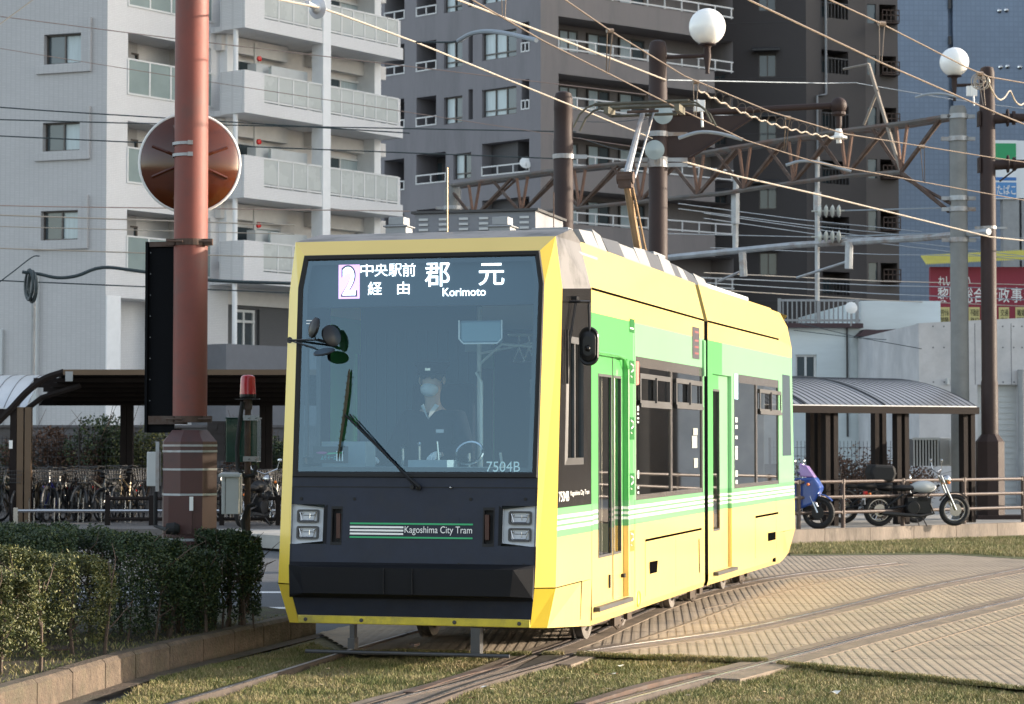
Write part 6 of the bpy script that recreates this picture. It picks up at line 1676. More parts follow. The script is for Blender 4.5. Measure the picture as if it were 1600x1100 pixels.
# ================================================================ BICYCLES AND MOTORCYCLES
def bicycle(col, label, loc, rz, basket=True):
    o = empty('bicycle', loc, rz, label, 'bicycle')
    w = .33
    for x in (-.54, .54):
        b = MB(); b.torus((x, 0, w), (0, 1, 0), w - .015, .02, 28, 6); wh = b.build('wheel', 'rubber', o, smooth=True)
        b = MB(); b.torus((x, 0, w), (0, 1, 0), w - .04, .008, 28, 4); b.lathe([(.02, -.04), (.03, 0), (.02, .04)], (x, 0, w), (0, 1, 0), 8)
        for k in range(12):
            t = k * math.pi / 6; b.tube([(x, .01 * (-1) ** k, w), (x + (w - .04) * math.cos(t), 0, w + (w - .04) * math.sin(t))], .0022, 3, cap=False)
        b.build('rim', 'bmetal', wh)
    P = dict(h=(.40, 0, .86), hb=(.43, 0, .76), bb=(-.08, 0, .28), st=(-.20, 0, .72), ra=(-.54, 0, .33), fa=(.54, 0, .33))
    b = MB(); b.tube([P['hb'], P['bb']], .020, 6); b.tube([P['h'], (-.17, 0, .60)], .017, 6); b.tube([P['bb'], P['st']], .017, 6); b.tube([P['h'], P['hb']], .02, 6)
    for s in (-.05, .05): b.tube([P['bb'], (-.54, s, .33)], .01, 5); b.tube([(-.19, 0, .66), (-.54, s, .33)], .009, 5); b.tube([P['hb'], (.46, s, .66), (.54, s, .33)], .011, 5)
    b.build('frame', col, o, smooth=True)
    b = MB(); b.tube([P['st'], (-.235, 0, .86)], .013, 6); b.ball((-.26, 0, .90), .1, 12, (1.35, .85, .38)); b.build('saddle', 'rubber', o, smooth=True)
    b = MB(); b.tube([P['h'], (.37, 0, .98)], .013, 6); b.tube([(.20, -.28, 1.02), (.33, -.22, 1.04), (.37, 0, .99), (.33, .22, 1.04), (.20, .28, 1.02)], .012, 6); b.build('handlebar', 'bmetal', o, smooth=True)
    b = MB()
    for x, a0, a1 in ((-.54, 20, 190), (.54, 10, 130)):
        pts = [(x + (w + .02) * math.cos(R(a)), 0, w + (w + .02) * math.sin(R(a))) for a in range(a0, a1, 15)]; b.tube(pts, .018, 5)
    b.build('mudguard', 'dgrey', o)
    b = MB(); b.box(-.75, -.32, -.07, .07, .70, .715); b.tube([(-.7, .06, .70), (-.54, .06, .33)], .006, 4); b.tube([(-.7, -.06, .70), (-.54, -.06, .33)], .006, 4); b.build('carrier', 'dgrey', o)
    b = MB(); b.ball((-.78, 0, .62), .03, 8); b.build('reflector', 'red', o)
    b = MB(); b.lathe([(.09, -.01), (.10, 0), (.09, .01)], (-.08, .05, .28), (0, 1, 0), 14); b.tube([(-.08, .08, .28), (.05, .08, .18)], .01, 4); b.tube([(-.08, -.08, .28), (-.21, -.08, .38)], .01, 4); b.build('crank', 'dgrey', o)
    if basket:
        b = MB()
        for z in (.80, .88, .96, 1.04): k = .12 + (z - .8) * .2; b.tube([(.50 - k * .2, -k, z), (.74, -k, z), (.74, k, z), (.50 - k * .2, k, z), (.50 - k * .2, -k, z)], .005, 4)
        for i in range(7):
            y = -.12 + i * .04; b.tube([(.74, y, .80), (.74, y * 1.4, 1.04)], .003, 3); b.tube([(.48, y, .80), (.48, y * 1.4, 1.04)], .003, 3)
        b.box(.48, .74, -.12, .12, .795, .80); b.build('basket', 'dgrey', o)
    return o
BY = 47.2
M['bsilver'] = mat('bicycle_silver', (.16, .16, .15), .4, .6); M['bblue'] = mat('bicycle_blue', (.03, .04, .35), .35, coat=.5); M['bdark'] = mat('bicycle_dark', (.02, .02, .022), .4, coat=.3); M['bchamp'] = mat('bicycle_champagne', (.13, .10, .06), .4, .5)
def bx(px, Y=BY): return (W3(px, 0, Y).x, Y, .24)
M['bmetal'] = mat('dull_chrome', (.07, .07, .07), .45, .8)
B1 = bicycle('bblue', 'blue-framed bicycle second from the lit shelter post, wheel and lamp facing out', bx(78), R(-62))
B2 = bicycle('bsilver', 'silver-framed bicycle with raised frame in the middle of the left row', bx(186), R(-112), False)
B3 = bicycle('bdark', 'black bicycle beside the lit shelter post at the left', bx(50), R(-100))
B4 = bicycle('bchamp', 'champagne bicycle with high swept handlebar in the left row', bx(130), R(-70))
GB_ = 'bicycles parked in the row under the left shelter'
for o in (B1, B2, B3, B4): o['group'] = GB_
ps = [(5, B3), (18, B4), (35, B2), (64, B4), (92, B3), (105, B2), (117, B3), (146, B3), (158, B2), (172, B3), (203, B4), (217, B3), (330, B3), (345, B4), (358, B2), (372, B3), (404, B4), (418, B3), (432, B2)]
for i, (px, src) in enumerate(ps):
    dup(src, bx(px, BY + random.uniform(-.3, .5)), R(random.uniform(-125, -55)), 'city bicycle standing among the dense row under the left shelter', GB_, sc=random.uniform(1.0, 1.12))
for px in (1255, 1284): 
    v = W3(px, 0, 51.5); dup(B3, (v.x, 51.5, .235), R(-80), 'dark bicycle with raised saddle behind the blue sports motorcycle' if px == 1284 else 'dark bicycle with a rusty basket close to the tram end, under the right shelter', 'bicycles under the right shelter')
def motorbike(kind, loc, rz, label, tank='white', body='blackp', box=True):
    o = empty('motorcycle', loc, rz, label, 'motorcycle')
    rw = .31
    for x in (-.76, .76):
        b = MB(); b.torus((x, 0, rw), (0, 1, 0), rw - .05, .052, 32, 8); wh = b.build('wheel', 'rubber', o, smooth=True)
        b = MB(); b.torus((x, 0, rw), (0, 1, 0), rw - .10, .016, 32, 6); b.lathe([(.05, -.07), (.06, 0), (.05, .07)], (x, 0, rw), (0, 1, 0), 12)
        n = 16 if kind == 'cruiser' else 5
        for k in range(n):
            t = k * 2 * math.pi / n; b.tube([(x, .02 * (-1) ** k, rw), (x + (rw - .10) * math.cos(t), 0, rw + (rw - .10) * math.sin(t))], .004 if n > 6 else .02, 4, cap=False)
        b.lathe([(.05, 0), (.12, 0), (.12, .005), (.05, .005)], (x, -.075, rw), (0, 1, 0), 20); b.build('rim', 'chrome' if kind == 'cruiser' else 'blackp', wh)
    b = MB(); b.box(-.22, .25, -.14, .14, .25, .55); 
    for k in range(7): b.box(-.02, .20, -.17, .17, .50 + k * .022, .508 + k * .022)
    b.lathe([(.12, -.19), (.13, -.17), (.13, .17), (.12, .19)], (-.12, 0, .36), (0, 1, 0), 16); b.tube([(.22, -.12, .45), (.30, -.15, .25), (.0, -.19, .2), (-.75, -.2, .26)], [.025, .025, .035, .045], 8); b.build('engine', 'blackp', o, bevel=.01)
    b = MB(); b.tube([(.45, 0, .80), (.2, 0, .58), (.3, 0, .25), (-.3, 0, .22), (-.2, 0, .6), (.4, 0, .74)], .02, 6)
    for s in (-.1, .1): b.tube([(-.2, s, .4), (-.76, s, .31)], .022, 6); b.tube([(-.3, s, .62), (-.66, s, .36)], .022, 6)
    b.tube([(-.1, -.15, .25), (-.05, -.30, .02)], .012, 5); b.tube([(.05, -.12, .22), (.12, -.25, .01)], .012, 5); b.build('chassis', 'blackp', o)
    b = MB()
    for s in (-.09, .09): b.tube([(.76, s, .31), (.62, s, .62)], .026, 8); b.tube([(.62, s, .62), (.47, s, .98)], .019, 8)
    b.build('fork', 'chrome', o, smooth=True)
    b = MB(); b.tube([(.30, -.36, 1.06), (.40, -.28, 1.10), (.46, 0, 1.0), (.40, .28, 1.10), (.30, .36, 1.06)], .013, 6); b.tube([(.42, -.26, 1.08), (.40, -.32, 1.25)], .006, 4); b.ball((.40, -.33, 1.27), .05, 10, (.5, 1, .8)); b.tube([(.42, .26, 1.08), (.40, .32, 1.25)], .006, 4); b.ball((.40, .33, 1.27), .05, 10, (.5, 1, .8)); b.build('handlebar', 'chrome', o, smooth=True)
    b = MB(); b.ball((.14, 0, .76), .17, 18, (1.55, .78, .72)); b.build('fuel_tank', tank, o, smooth=True)
    b = MB(); b.ball((-.28, 0, .74), .17, 16, (1.5, .75, .38)); b.ball((-.62, 0, .74), .13, 12, (1.5, .8, .35)); b.build('seat', 'rubber', o, smooth=True)
    b = MB(); pts = [(-.76 + (rw + .05) * math.cos(R(a)), rw + (rw + .05) * math.sin(R(a))) for a in range(25, 175, 12)]
    for (x0, z0), (x1, z1) in zip(pts[:-1], pts[1:]): b.prism([(x0, -.075, z0), (x1, -.075, z1), (x1, -.075, z1 + .02), (x0, -.075, z0 + .02)], (0, .15, 0))
    pts = [(.76 + (rw + .03) * math.cos(R(a)), rw + (rw + .03) * math.sin(R(a))) for a in range(40, 150, 12)]
    for (x0, z0), (x1, z1) in zip(pts[:-1], pts[1:]): b.prism([(x0, -.06, z0), (x1, -.06, z1), (x1, -.06, z1 + .015), (x0, -.06, z0 + .015)], (0, .12, 0))
    b.build('mudguard', body, o, smooth=True)
    b = MB(); b.ball((.60, 0, .90), .095, 16); b.build('headlamp', 'chrome', o, smooth=True)
    b = MB(); b.box(-1.06, -1.0, -.05, .05, .60, .68); b.build('tail_lamp', 'red', o)
    b = MB(); b.ball((-.98, -.14, .63), .03, 8); b.ball((-.98, .14, .63), .03, 8); b.ball((.60, -.16, .84), .03, 8); b.ball((.60, .16, .84), .03, 8); b.build('indicator', 'orange', o)
    b = MB(); b.box(-1.07, -1.06, -.10, .10, .42, .55); b.build('number_plate', 'white', o)
    if box:
        b = MB(); pts = [(-.92, 0, .86), (-.52, 0, .86), (-.46, 0, 1.02), (-.50, 0, 1.18), (-.92, 0, 1.20), (-1.0, 0, 1.05)]; b.prism([(x, -.22, z) for x, y, z in pts], (0, .44, 0)); bx_ = b.build('top_box', 'rubber', o, bevel=.05)
    if kind == 'sport':
        b = MB(); b.prism([(.30, -.14, .95), (.70, -.10, .98), (.82, -.06, .78), (.70, -.12, .48), (.30, -.16, .32), (-.12, -.15, .36), (.05, -.16, .62)], (0, .3, 0)); b.build('fairing', 'blue', o, bevel=.04)
        b = MB(); b.prism([(.42, -.12, .98), (.72, -.09, .96), (.56, -.07, 1.18), (.40, -.07, 1.24)], (0, .2, 0)); b.build('windscreen', mat('violet_screen', (.30, .18, .42), .1, coat=1), o, bevel=.03)
        b = MB(); b.prism([(-.9, -.08, .92), (-.35, -.10, .74), (-.4, -.10, .64), (-.85, -.08, .80)], (0, .16, 0)); b.build('tail_fairing', 'blue', o, bevel=.02)
    return o
MY = 44.6
v = gnd(1428, 829, .235)
mb1 = motorbike('cruiser', (W3(1427, 0, MY).x, MY, .235), R(8), 'black and white motorcycle with black top box parked under the right shelter', 'lgrey', 'blackp', True)
mb2 = motorbike('sport', (W3(1253, 0, 43.3).x, 43.3, .235), R(-22), 'blue sports motorcycle half hidden behind the rear end of the tram', 'blue', 'blue', False)
mb2.location.x = W3(1214, 0, 43.3).x
mb3 = motorbike('cruiser', (W3(404, 0, 44.5).x, 44.5, .24), R(75), 'small motorcycle seen from behind between the junction box and the tram', 'blackp', 'blackp', False)
mb4 = motorbike('cruiser', (W3(1372, 0, 46.0).x, 46.2, .235), R(12), 'dark motorcycle mostly hidden behind the black and white one', 'blackp', 'blackp', False)
# air-conditioner units and grille behind
b = MB(); a = W3(1428, 728, 49); c = W3(1465, 686, 49)
ac = empty('outdoor_unit', (0, 0, 0), 0, 'barred silver grille unit behind the motorcycle handlebar', 'outdoor unit')
b.box(a.x, c.x, 49, 49.6, a.z, c.z); b.build('case', 'dgrey', ac); b = MB()
for k in range(9): x = a.x + (c.x - a.x) * k / 8; b.box(x - .012, x + .012, 48.96, 48.99, a.z, c.z)
b.box(a.x - .03, c.x + .03, 48.95, 49.0, c.z - .02, c.z + .03); b.build('grille', 'lgrey', ac)
b = MB(); a = W3(1468, 728, 49.3); c = W3(1498, 684, 49.3); b.box(a.x, c.x, 49.3, 49.8, a.z, c.z); b.box(a.x + .2, c.x + .12, 49.1, 49.3, a.z, c.z - .05); tag(b.build('outdoor_unit', 'lgrey', bevel=.02), 'plain pale outdoor unit right of the barred grille', 'outdoor unit')
# mesh fences behind the shelters
def mesh_fence(x0, x1, Y, zb, h, label, step=.10):
    o = empty('mesh_fence', (x0, Y, zb), 0, label, 'fence'); b = MB(); L = x1 - x0; x = 0
    while x < L: b.tube([(x, 0, 0), (x, 0, h)], .006, 3, cap=False); x += step
    z = .1
    while z < h: b.tube([(0, .01, z), (L, .01, z)], .005, 3, cap=False); z += .2
    b.build('mesh_panel', 'blackp', o); x = 0
    while x < L: 
        b = MB(); b.tube([(x, .03, 0), (x, .03, h + .08)], .03, 6); b.build('post', 'blackp', o); x += 2.4
    return o
mesh_fence(W3(-40, 0, 50.5).x, W3(450, 0, 50.5).x, 50.5, .24, 1.75, 'dark mesh fence behind the bicycles of the left shelter')
mesh_fence(W3(1200, 0, 53).x, W3(1440, 0, 53).x, 53, .235, 1.65, 'dark mesh fence behind the right shelter', .09)
# posts / grey wall behind the left fence
b = MB(); b.box(-24, -4, 54, 54.25, 0, 2.2); b.box(-24, -4, 53.95, 54.3, 2.2, 2.26); tag(b.build('boundary_wall', mat('dark_block_wall', (.13, .125, .13), .85, var=.25, vscale=.9, grime=(.07, .06, .05), gscale=.8)), 'grey stained boundary wall behind the left mesh fence', 'wall')
def shrub(x, Y, zb, w, h, n, m, label, grp=None, kind='shrub', dens=.0):
    o = empty(kind, (x, Y, zb), 0, label, 'shrub', grp); vs = []; fs = []
    lobes = [(random.uniform(-w, w) * .6, random.uniform(-w, w) * .4, h * random.uniform(.35, .8), w * random.uniform(.3, .55)) for _ in range(7)]
    for i in range(n):
        l = random.choice(lobes); u = random.uniform(0, 6.283); v_ = math.acos(random.uniform(-1, 1)); r = l[3] * random.uniform(.6, 1.1)
        X, Yy, Z = l[0] + r * math.sin(v_) * math.cos(u), l[1] + r * math.sin(v_) * math.sin(u), l[2] + r * math.cos(v_)
        if Z < 0: continue
        leaves(vs, fs, X, Yy, Z, random.uniform(.05, .10))
    me = bpy.data.meshes.new('crown'); me.from_pydata(vs, [], fs); me.materials.append(M[m]); c_ = bpy.data.objects.new('crown', me); COL.objects.link(c_); c_.parent = o
    b = MB()
    for i in range(9): b.tube([(random.uniform(-.1, .1), 0, 0), (random.uniform(-w, w) * .5, random.uniform(-.2, .2), h * .55), (random.uniform(-w, w), random.uniform(-.3, .3), h * random.uniform(.7, 1.05))], [.02, .012, .004], 4)
    b.build('trunk', 'bark', o); return o
M['dryleaf'] = mat('dry_brown_leaf', (.10, .055, .035), .8)
for px, h, w, m, l in ((78, 2.5, 1.1, 'dryleaf', 'brown withered shrub behind the fence at the left'), (22, 1.9, .8, 'leaf', 'low green shrub behind the fence at the far left'), (170, 2.7, .9, 'leaf', 'green leafy shrub left of the signal head'), (225, 2.6, .9, 'leafy', 'yellowish shrub just behind the signal head foot'), (130, 1.9, .8, 'dryleaf', 'short brown shrub between the withered and the green shrub'), (385, 2.6, .9, 'dryleaf', 'brown shrub behind the beacon post'), (430, 2.0, .7, 'leaf', 'green shrub close to the cab edge behind the shelter')):
    shrub(W3(px, 0, 52.5).x, 52.5, .2, w, h * .93, 3600, m, l)
for px, m, l in ((1265, 'dryleaf', 'withered ivy-like shrub behind the right shelter near the tram'), (1330, 'dryleaf', 'withered shrub behind the right shelter, middle'), (1400, 'dryleaf', 'withered shrub behind the top box of the motorcycle')):
    shrub(W3(px, 0, 54.5).x, 54.5, .2, 1.3, 1.15, 2600, m, l)
# small things behind the right shelter
v = W3(1284, 678, 56); b = MB(); b.box(v.x - .28, v.x + .28, 56, 56.04, v.z - .25, v.z + .25); o = b.build('notice_board', mat('notice_red', (.5, .03, .03), .5)); tag(o, 'small red notice seen under the right shelter roof', 'sign')
b = MB(); b.box(v.x - .06, v.x + .06, 56.04, 56.1, 0, v.z); b.build('post', 'grey', o)
# ================================================================ BUILDINGS
class Fac:
    """facade plane through the sight line of column px at depth Y, direction phi (deg)"""
    def __init__(s, px, Y, phi):
        v = W3(px, 600, Y); s.o = Vector((v.x, v.y, 0)); s.a = R(phi); s.d = Vector((math.cos(s.a), math.sin(s.a), 0)); s.n = Vector((-s.d.y, s.d.x, 0))
    def uz(s, px, py, off=0.0):
        d = ray(px, py); o = Vector((0, 0, CAMZ)); q = s.o + s.n * off
        t = (q - o).dot(s.n) / d.dot(s.n); h = o + d * t
        return (h - s.o).dot(s.d), h.z
    def u(s, px, off=0.0): return s.uz(px, 550, off)[0]
    def z(s, px, py, off=0.0): return s.uz(px, py, off)[1]
    def M(s): return Matrix.Translation(s.o) @ Matrix.Rotation(s.a, 4, 'Z')
def window(par, f, x0, x1, z0, z1, y, frame, pane, div=2, w=.05, hbar=None, Mx=None):
    b = MB(M4=Mx)
    b.box(x0, x1, y - .04, y + .06, z0, z0 + w); b.box(x0, x1, y - .04, y + .06, z1 - w, z1)
    for k in range(div + 1): x = x0 + (x1 - x0 - w) * k / div; b.box(x, x + w, y - .035, y + .055, z0 + w * .9, z1 - w * .9)
    if hbar: b.box(x0, x1, y - .05, y - .02, z0 + (z1 - z0) * hbar, z0 + (z1 - z0) * hbar + w)
    o = b.build('window', frame, par)
    for k in range(div):
        b = MB(M4=Mx); xa = x0 + (x1 - x0 - w) * k / div + w * .5; xb = x0 + (x1 - x0 - w) * (k + 1) / div + w * .5
        p = pane[k % len(pane)] if isinstance(pane, (list, tuple)) else pane
        b.box(xa, xb, y + .01 + .02 * (k % 2), y + .03 + .02 * (k % 2), z0 + w * .5, z1 - w * .5); b.build('pane', p, o)
    return o
# ---- white apartment building, left
M['tilew'] = tilemat('white_wall_tile', (.72, .71, .71), .105, .055, .84, .5, .05, mw=.010); M['tilew_shaded'] = tilemat('white_wall_tile_shaded', (.50, .49, .49), .105, .055, .84, .5, .05, mw=.010); M['tiled'] = tilemat('dark_wall_tile', (.12, .12, .125), .105, .055, .8, .6, .05, mw=.010)  # side-wall tile is the white tile darkened: shade put into its colour
M['wframe'] = mat('white_rail', (.66, .66, .65), .45); M['inwall'] = mat('balcony_inner_wall', (.66, .63, .60), .7, var=.05); M['dkframe'] = mat('bronze_frame', (.09, .08, .075), .4, .4); M['plainw'] = mat('plain_white_wall', (.80, .80, .80), .7, var=.04)
FA = Fac(164, 72, -20); FB = Fac(164, 72, 53)
apt = empty('apartment_building', FB.o, 0, 'white tiled apartment block with glass-panelled balconies at the left', 'building'); inv = Matrix.Translation(-FB.o)
MA = inv @ FA.M(); MBm = inv @ FB.M()
H = 21.0
rowsA = [(65, 123, 53, 100), (64, 122, 191, 236), (62, 120, 329, 375), (66, 124, -85, -37)]
b = MB(M4=MA); holes = []
for x0, x1, y0, y1 in rowsA: holes.append((FA.u(x0), FA.u(x1), FA.z(90, y1), FA.z(90, y0)))
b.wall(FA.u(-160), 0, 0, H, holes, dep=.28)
b.build('side_wall', 'tilew_shaded', apt)
for h in holes:
    window(apt, FA, h[0], h[1], h[2], h[3], .22, 'dkframe', ['bglass', 'curtain'], 2, .05, Mx=MA)
    b = MB(M4=MA); b.box(h[0] - .25, h[1] + .40, -.10, 0, h[2] - .30, h[2] - .05); b.box(h[1] + .28, h[1] + .40, -.10, 0, h[2] - .05, h[3] + .45); b.build('window_surround', 'tilew_shaded', apt)
b = MB(M4=MA); b.box(FA.u(53), FA.u(61), -.15, 0, 0, FA.z(57, 425)); b.box(FA.u(0) , FA.u(6), -.12, 0, 0, FA.z(3, 515)); b.build('drain_pipe', 'lgrey', apt)
# facade B with loggias
UB = lambda px: FB.u(px)
st_ = 2.84
z0a = FB.z(197, 147); z1a = FB.z(197, 50)
x0 = UB(197); x1 = UB(328)
holes = [(x0, x1, z0a - st_ * k, z1a - st_ * k, 1.3) for k in (-2, -1, 0, 1, 2)]
zd = FB.z(200, 466)
holes.append((UB(187), UB(262), 0, zd, 1.0))
b = MB(M4=MBm); b.wall(0, UB(356), 0, H, holes); b.build('front_wall', 'tilew', apt)
b = MB(M4=MBm); b.box(.02, UB(187) - .0, -.04, 0, 0, zd + .05); b.build('white_pillar', 'plainw', apt)
for k in (-2, -1, 0, 1, 2):
    zb_, zt_ = z0a - st_ * k, z1a - st_ * k; rt = zb_ + (FB.z(197, 90) - z0a)
    b = MB(M4=MBm); b.box(x0, x1 + .15, -.03, .03, rt - .05, rt); b.box(x0, x1 + .15, -.03, .03, zb_, zb_ + .06)
    nn = 4
    for i in range(nn + 1): x = x0 + (x1 - x0) * i / nn; b.box(x - .03, x + .03, -.03, .03, zb_, rt)
    rl2 = b.build('balcony_rail', 'wframe', apt)
    b = MB(M4=MBm); b.box(x0, x1, -.01, .01, zb_ + .06, rt - .05); b.build('glass_panel', mat('green_frosted', (.26, .32, .31), .2, var=.1, vscale=.8, coat=.5) if k == -2 else bpy.data.materials['green_frosted'], rl2)
    window(apt, FB, x0 + .1, x0 + 1.6, zb_ + .15, zt_ - .35, 1.22, 'dkframe', ['bglass', 'bglass'], 2, .06, Mx=MBm)
# light strip column near px 341-356
b = MB(M4=MBm); b.box(UB(341), UB(356), -.35, 0, UB(0) * 0 + FB.z(348, 410), H); b.build('pilaster', 'plainw', apt)
# balcony stack D
FD = Fac(380, 74.6, 53); MD = inv @ FD.M(); UD = lambda px: FD.u(px)
zs0 = FD.z(380, 175); zp0 = FD.z(380, 108); sd_ = FD.z(380, 42) - zs0
zs0p = zs0
xl, xc0, xc1, xr = 0, UD(503), UD(515), UD(629)
DEP = 1.75
b = MB(M4=MD); ztop = zs0 + 3 * sd_
b.wall(-.9, xr - .3, FD.z(380, 470), ztop, (), y=DEP); b.build('balcony_back_wall', 'inwall', apt)
for k in (-2, -1, 0, 1, 2):
    zb_ = zs0 - sd_ * k; zt_ = zp0 - sd_ * k; band_ = zb_ + .42
    b = MB(M4=MD)
    b.box(0, xr, 0, .12, zb_, band_); b.box(0, UD(411), 0, .12, band_, zt_)               # parapet
    b.box(-.02, .12, .12, DEP * .62, zb_, zt_); b.box(0.12, xr - .02, .12, DEP, zb_, zb_ + .18)  # side panel, slab
    b.box(xr - .12, xr, .12, .9, zb_, zt_)
    bal = b.build('balcony', 'tilew', apt)
    b = MB(M4=MD); 
    for (a, c, n_) in ((UD(411), xc0, 4), (xc1, xr - .25, 6)):
        b.box(a, c, .02, .08, zt_ - .06, zt_); b.box(a, c, .02, .08, band_ + .04, band_ + .10)
        for i in range(n_ + 1): x = a + (c - a) * i / n_; b.box(x - .03, x + .03, .02, .08, band_, zt_)
    rl2 = b.build('balcony_rail', 'wframe', bal)
    b = MB(M4=MD)
    for (a, c) in ((UD(411), xc0), (xc1, xr - .25)): b.box(a, c, .04, .06, band_ + .12, zt_ - .05)
    b.build('glass_panel', 'frost', rl2)
    for (a, c) in ((UD(411) + .2, UD(411) + 2.6), (xc1 + 1.2, xc1 + 3.6)):
        window(apt, FD, a, c, zb_ + .25, zb_ + 2.1, DEP - .06, 'wframe', ['bglass', 'curtain'], 2, .06, Mx=MD)
    b = MB(M4=MD); b.box(.35, 3.6, DEP - .35, DEP, zb_ + 2.25, zb_ + sd_ - .02); b.box(xc1 + .6, xc1 + 4.6, DEP - .35, DEP, zb_ + 2.3, zb_ + sd_ - .02); b.box(1.9, 2.0, DEP - .42, DEP - .35, zb_ + 1.6, zb_ + 2.7); b.build('beam', 'inwall', apt)
    b = MB(M4=MD); b.box(xc0 - 1.9, xc0 - .1, DEP * .35, DEP * .35 + .04, zb_ + .1, zb_ + 1.85); b.box(1.5, 2.1, .9, 1.3, zb_ + 1.25, zb_ + 1.9); b.build('partition_screen', 'lgrey', apt)
    b = MB(M4=MD); b.lathe([(0, 0), (.09, 0), (.09, .08), (0, .09)], (1.55, .85, zb_ + 2.05), (0, -1, 0), 12); b.build('alarm_lamp', 'red', apt)
b = MB(M4=MD); b.tube([(.10, .5, FD.z(380, 580)), (.10, .5, ztop)], .085, 10); b.build('balcony_post', 'plainw', apt)
b = MB(M4=MD); b.box(xc0 - .0, xc1, -.02, .5, zs0 - 2 * sd_, ztop); b.box(xr - .5, xr - .15, .9, DEP, zs0 - 2 * sd_, ztop); b.build('balcony_column', 'plainw', apt)
# recessed dark ground floor
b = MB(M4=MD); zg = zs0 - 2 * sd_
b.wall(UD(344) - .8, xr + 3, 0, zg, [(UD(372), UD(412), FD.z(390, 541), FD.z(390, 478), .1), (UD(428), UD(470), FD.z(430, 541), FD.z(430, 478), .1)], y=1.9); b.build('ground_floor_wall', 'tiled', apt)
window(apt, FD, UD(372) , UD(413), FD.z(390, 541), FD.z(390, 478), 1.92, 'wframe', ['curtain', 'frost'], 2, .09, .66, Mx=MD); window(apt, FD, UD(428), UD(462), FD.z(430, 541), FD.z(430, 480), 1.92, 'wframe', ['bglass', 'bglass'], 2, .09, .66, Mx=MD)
b = MB(M4=MD); b.box(UD(357) , xr, .1, .25, 0, FD.z(380, 538)); b.box(UD(357), UD(357) + .15, .25, 1.9, 0, FD.z(380, 538)); b.build('low_parapet', mat('grey_parapet', (.15, .155, .17), .7, var=.08), apt)
b = MB(M4=MBm); b.box(0, UB(356), 1.35, 9, 0, H - .1); b.build('core', 'tiled', apt)
b = MB(M4=MD); b.box(-.5, xr - .2, DEP + .05, 9, zg, H); b.build('core', 'inwall', apt)
b = MB(M4=MA); b.box(FA.u(-160), -.5, .5, 12, 0, H - .2); b.build('core', 'tilew_shaded', apt)
# ---- grey apartment building, centre
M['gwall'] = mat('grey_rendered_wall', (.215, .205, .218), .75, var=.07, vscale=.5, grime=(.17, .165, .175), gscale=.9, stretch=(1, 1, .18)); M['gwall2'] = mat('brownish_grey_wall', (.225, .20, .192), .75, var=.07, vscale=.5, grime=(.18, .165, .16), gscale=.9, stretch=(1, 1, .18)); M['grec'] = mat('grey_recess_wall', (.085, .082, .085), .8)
GL = Fac(845, 105, -41.5); GR = Fac(845, 105, 38)
gb = empty('apartment_building', GL.o, 0, 'mid grey apartment block with white railings and pale curtains in the centre', 'building'); gi = Matrix.Translation(-GL.o)
ML, MR = gi @ GL.M(), gi @ GR.M()
HG = 33; dz = GL.z(845, 100) - GL.z(845, 190.5)
items = [('rec', 650, 681, 150, 199), ('win', 693, 722, 150, 195), ('slot', 731.5, 738.5, 137, 187), ('win3', 753, 807, 138, 184), ('slotr', 815, 827, 122, 172), ('rec', 600, 631, 155, 205)]
items3 = [('rec', 650, 696, 239, 289), ('win', 708, 736, 238, 281), ('rec', 753, 827, 222, 276), ('rec', 600, 631, 248, 300)]
holes = []; wins = []
def addrow(its, shift):
    for k, a, c, y0, y1 in its:
        if GL.z(a, y1) + shift > HG - 1 or GL.z(a, y1) + shift < 0: continue
        xa, xb = GL.u(a), GL.u(c); m_ = (a + c) / 2; zt_, zb_ = GL.z(m_, (y0 if k.startswith('win') else (y0 * 1.0))) + shift, GL.z(m_, y1) + shift
        zt_ = GL.z(a, y0 + 3) + shift; zb_ = GL.z(a, y1 + 0) + shift
        holes.append((xa, xb, zb_, zt_, .25 if k.startswith('win') else 1.5)); wins.append((k, xa, xb, zb_, zt_))
for s in (0, 1, 2, 3): addrow(items, dz * s)
addrow(items3, 0); addrow(items3, -dz); addrow(items3, -2 * dz)
b = MB(M4=ML); b.wall(GL.u(560), 0, 0, HG, holes, y=0); b.build('left_wall', 'gwall', gb)
for k, xa, xb, zb_, zt_ in wins:
    if k.startswith('win'): window(gb, GL, xa, xb, zb_, zt_, .2, 'dkframe', ['curtain', 'curtain', 'bglass'] if k == 'win3' else ['curtain', 'bglass'], 3 if k == 'win3' else 2, .06, .2, Mx=ML)
    elif k in ('rec', 'slotr'):
        b = MB(M4=ML)
        for h in (.55, .95): b.box(xa, xb, -.03, .03, zb_ + h - .55, zb_ + h - .49)
        n_ = max(2, int((xb - xa) / .9))
        for i in range(n_ + 1): x = xa + (xb - xa) * i / n_; b.box(x - .025, x + .025, -.03, .03, zb_, zb_ + .46)
        b.build('balcony_rail', 'wframe', gb)
        if k == 'rec':
            b = MB(M4=ML); b.box(xa + .1, xb - .1, 1.40, 1.48, zb_ + .1, zt_ - .3); b.build('recess_window', 'bglass', gb)
# dish
v = gi @ W3(822, 254, 110); b = MB(); b.lathe([(.0, 0.08), (.12, .06), (.28, 0), (.29, .01), (.12, .08), (0, .1)], (0, 0, 0), n=20)
dsh = empty('satellite_dish', W3(822, 254, 105.5), 0, 'white satellite dish on a balcony of the grey apartment block', 'satellite dish'); b2 = MB(M4=Matrix.Rotation(R(70), 4, 'X')); b2.lathe([(.0, .08), (.14, .06), (.29, 0), (.30, .01), (.14, .08), (0, .1)], (0, 0, 0), n=20); b2.build('reflector', 'white', dsh, smooth=True); b2 = MB(); b2.tube([(0, 0, 0), (0, -.1, -.4)], .02, 5); b2.tube([(0, 0, -.25), (0, -.35, -.05)], .012, 5); b2.build('bracket', 'grey', dsh)
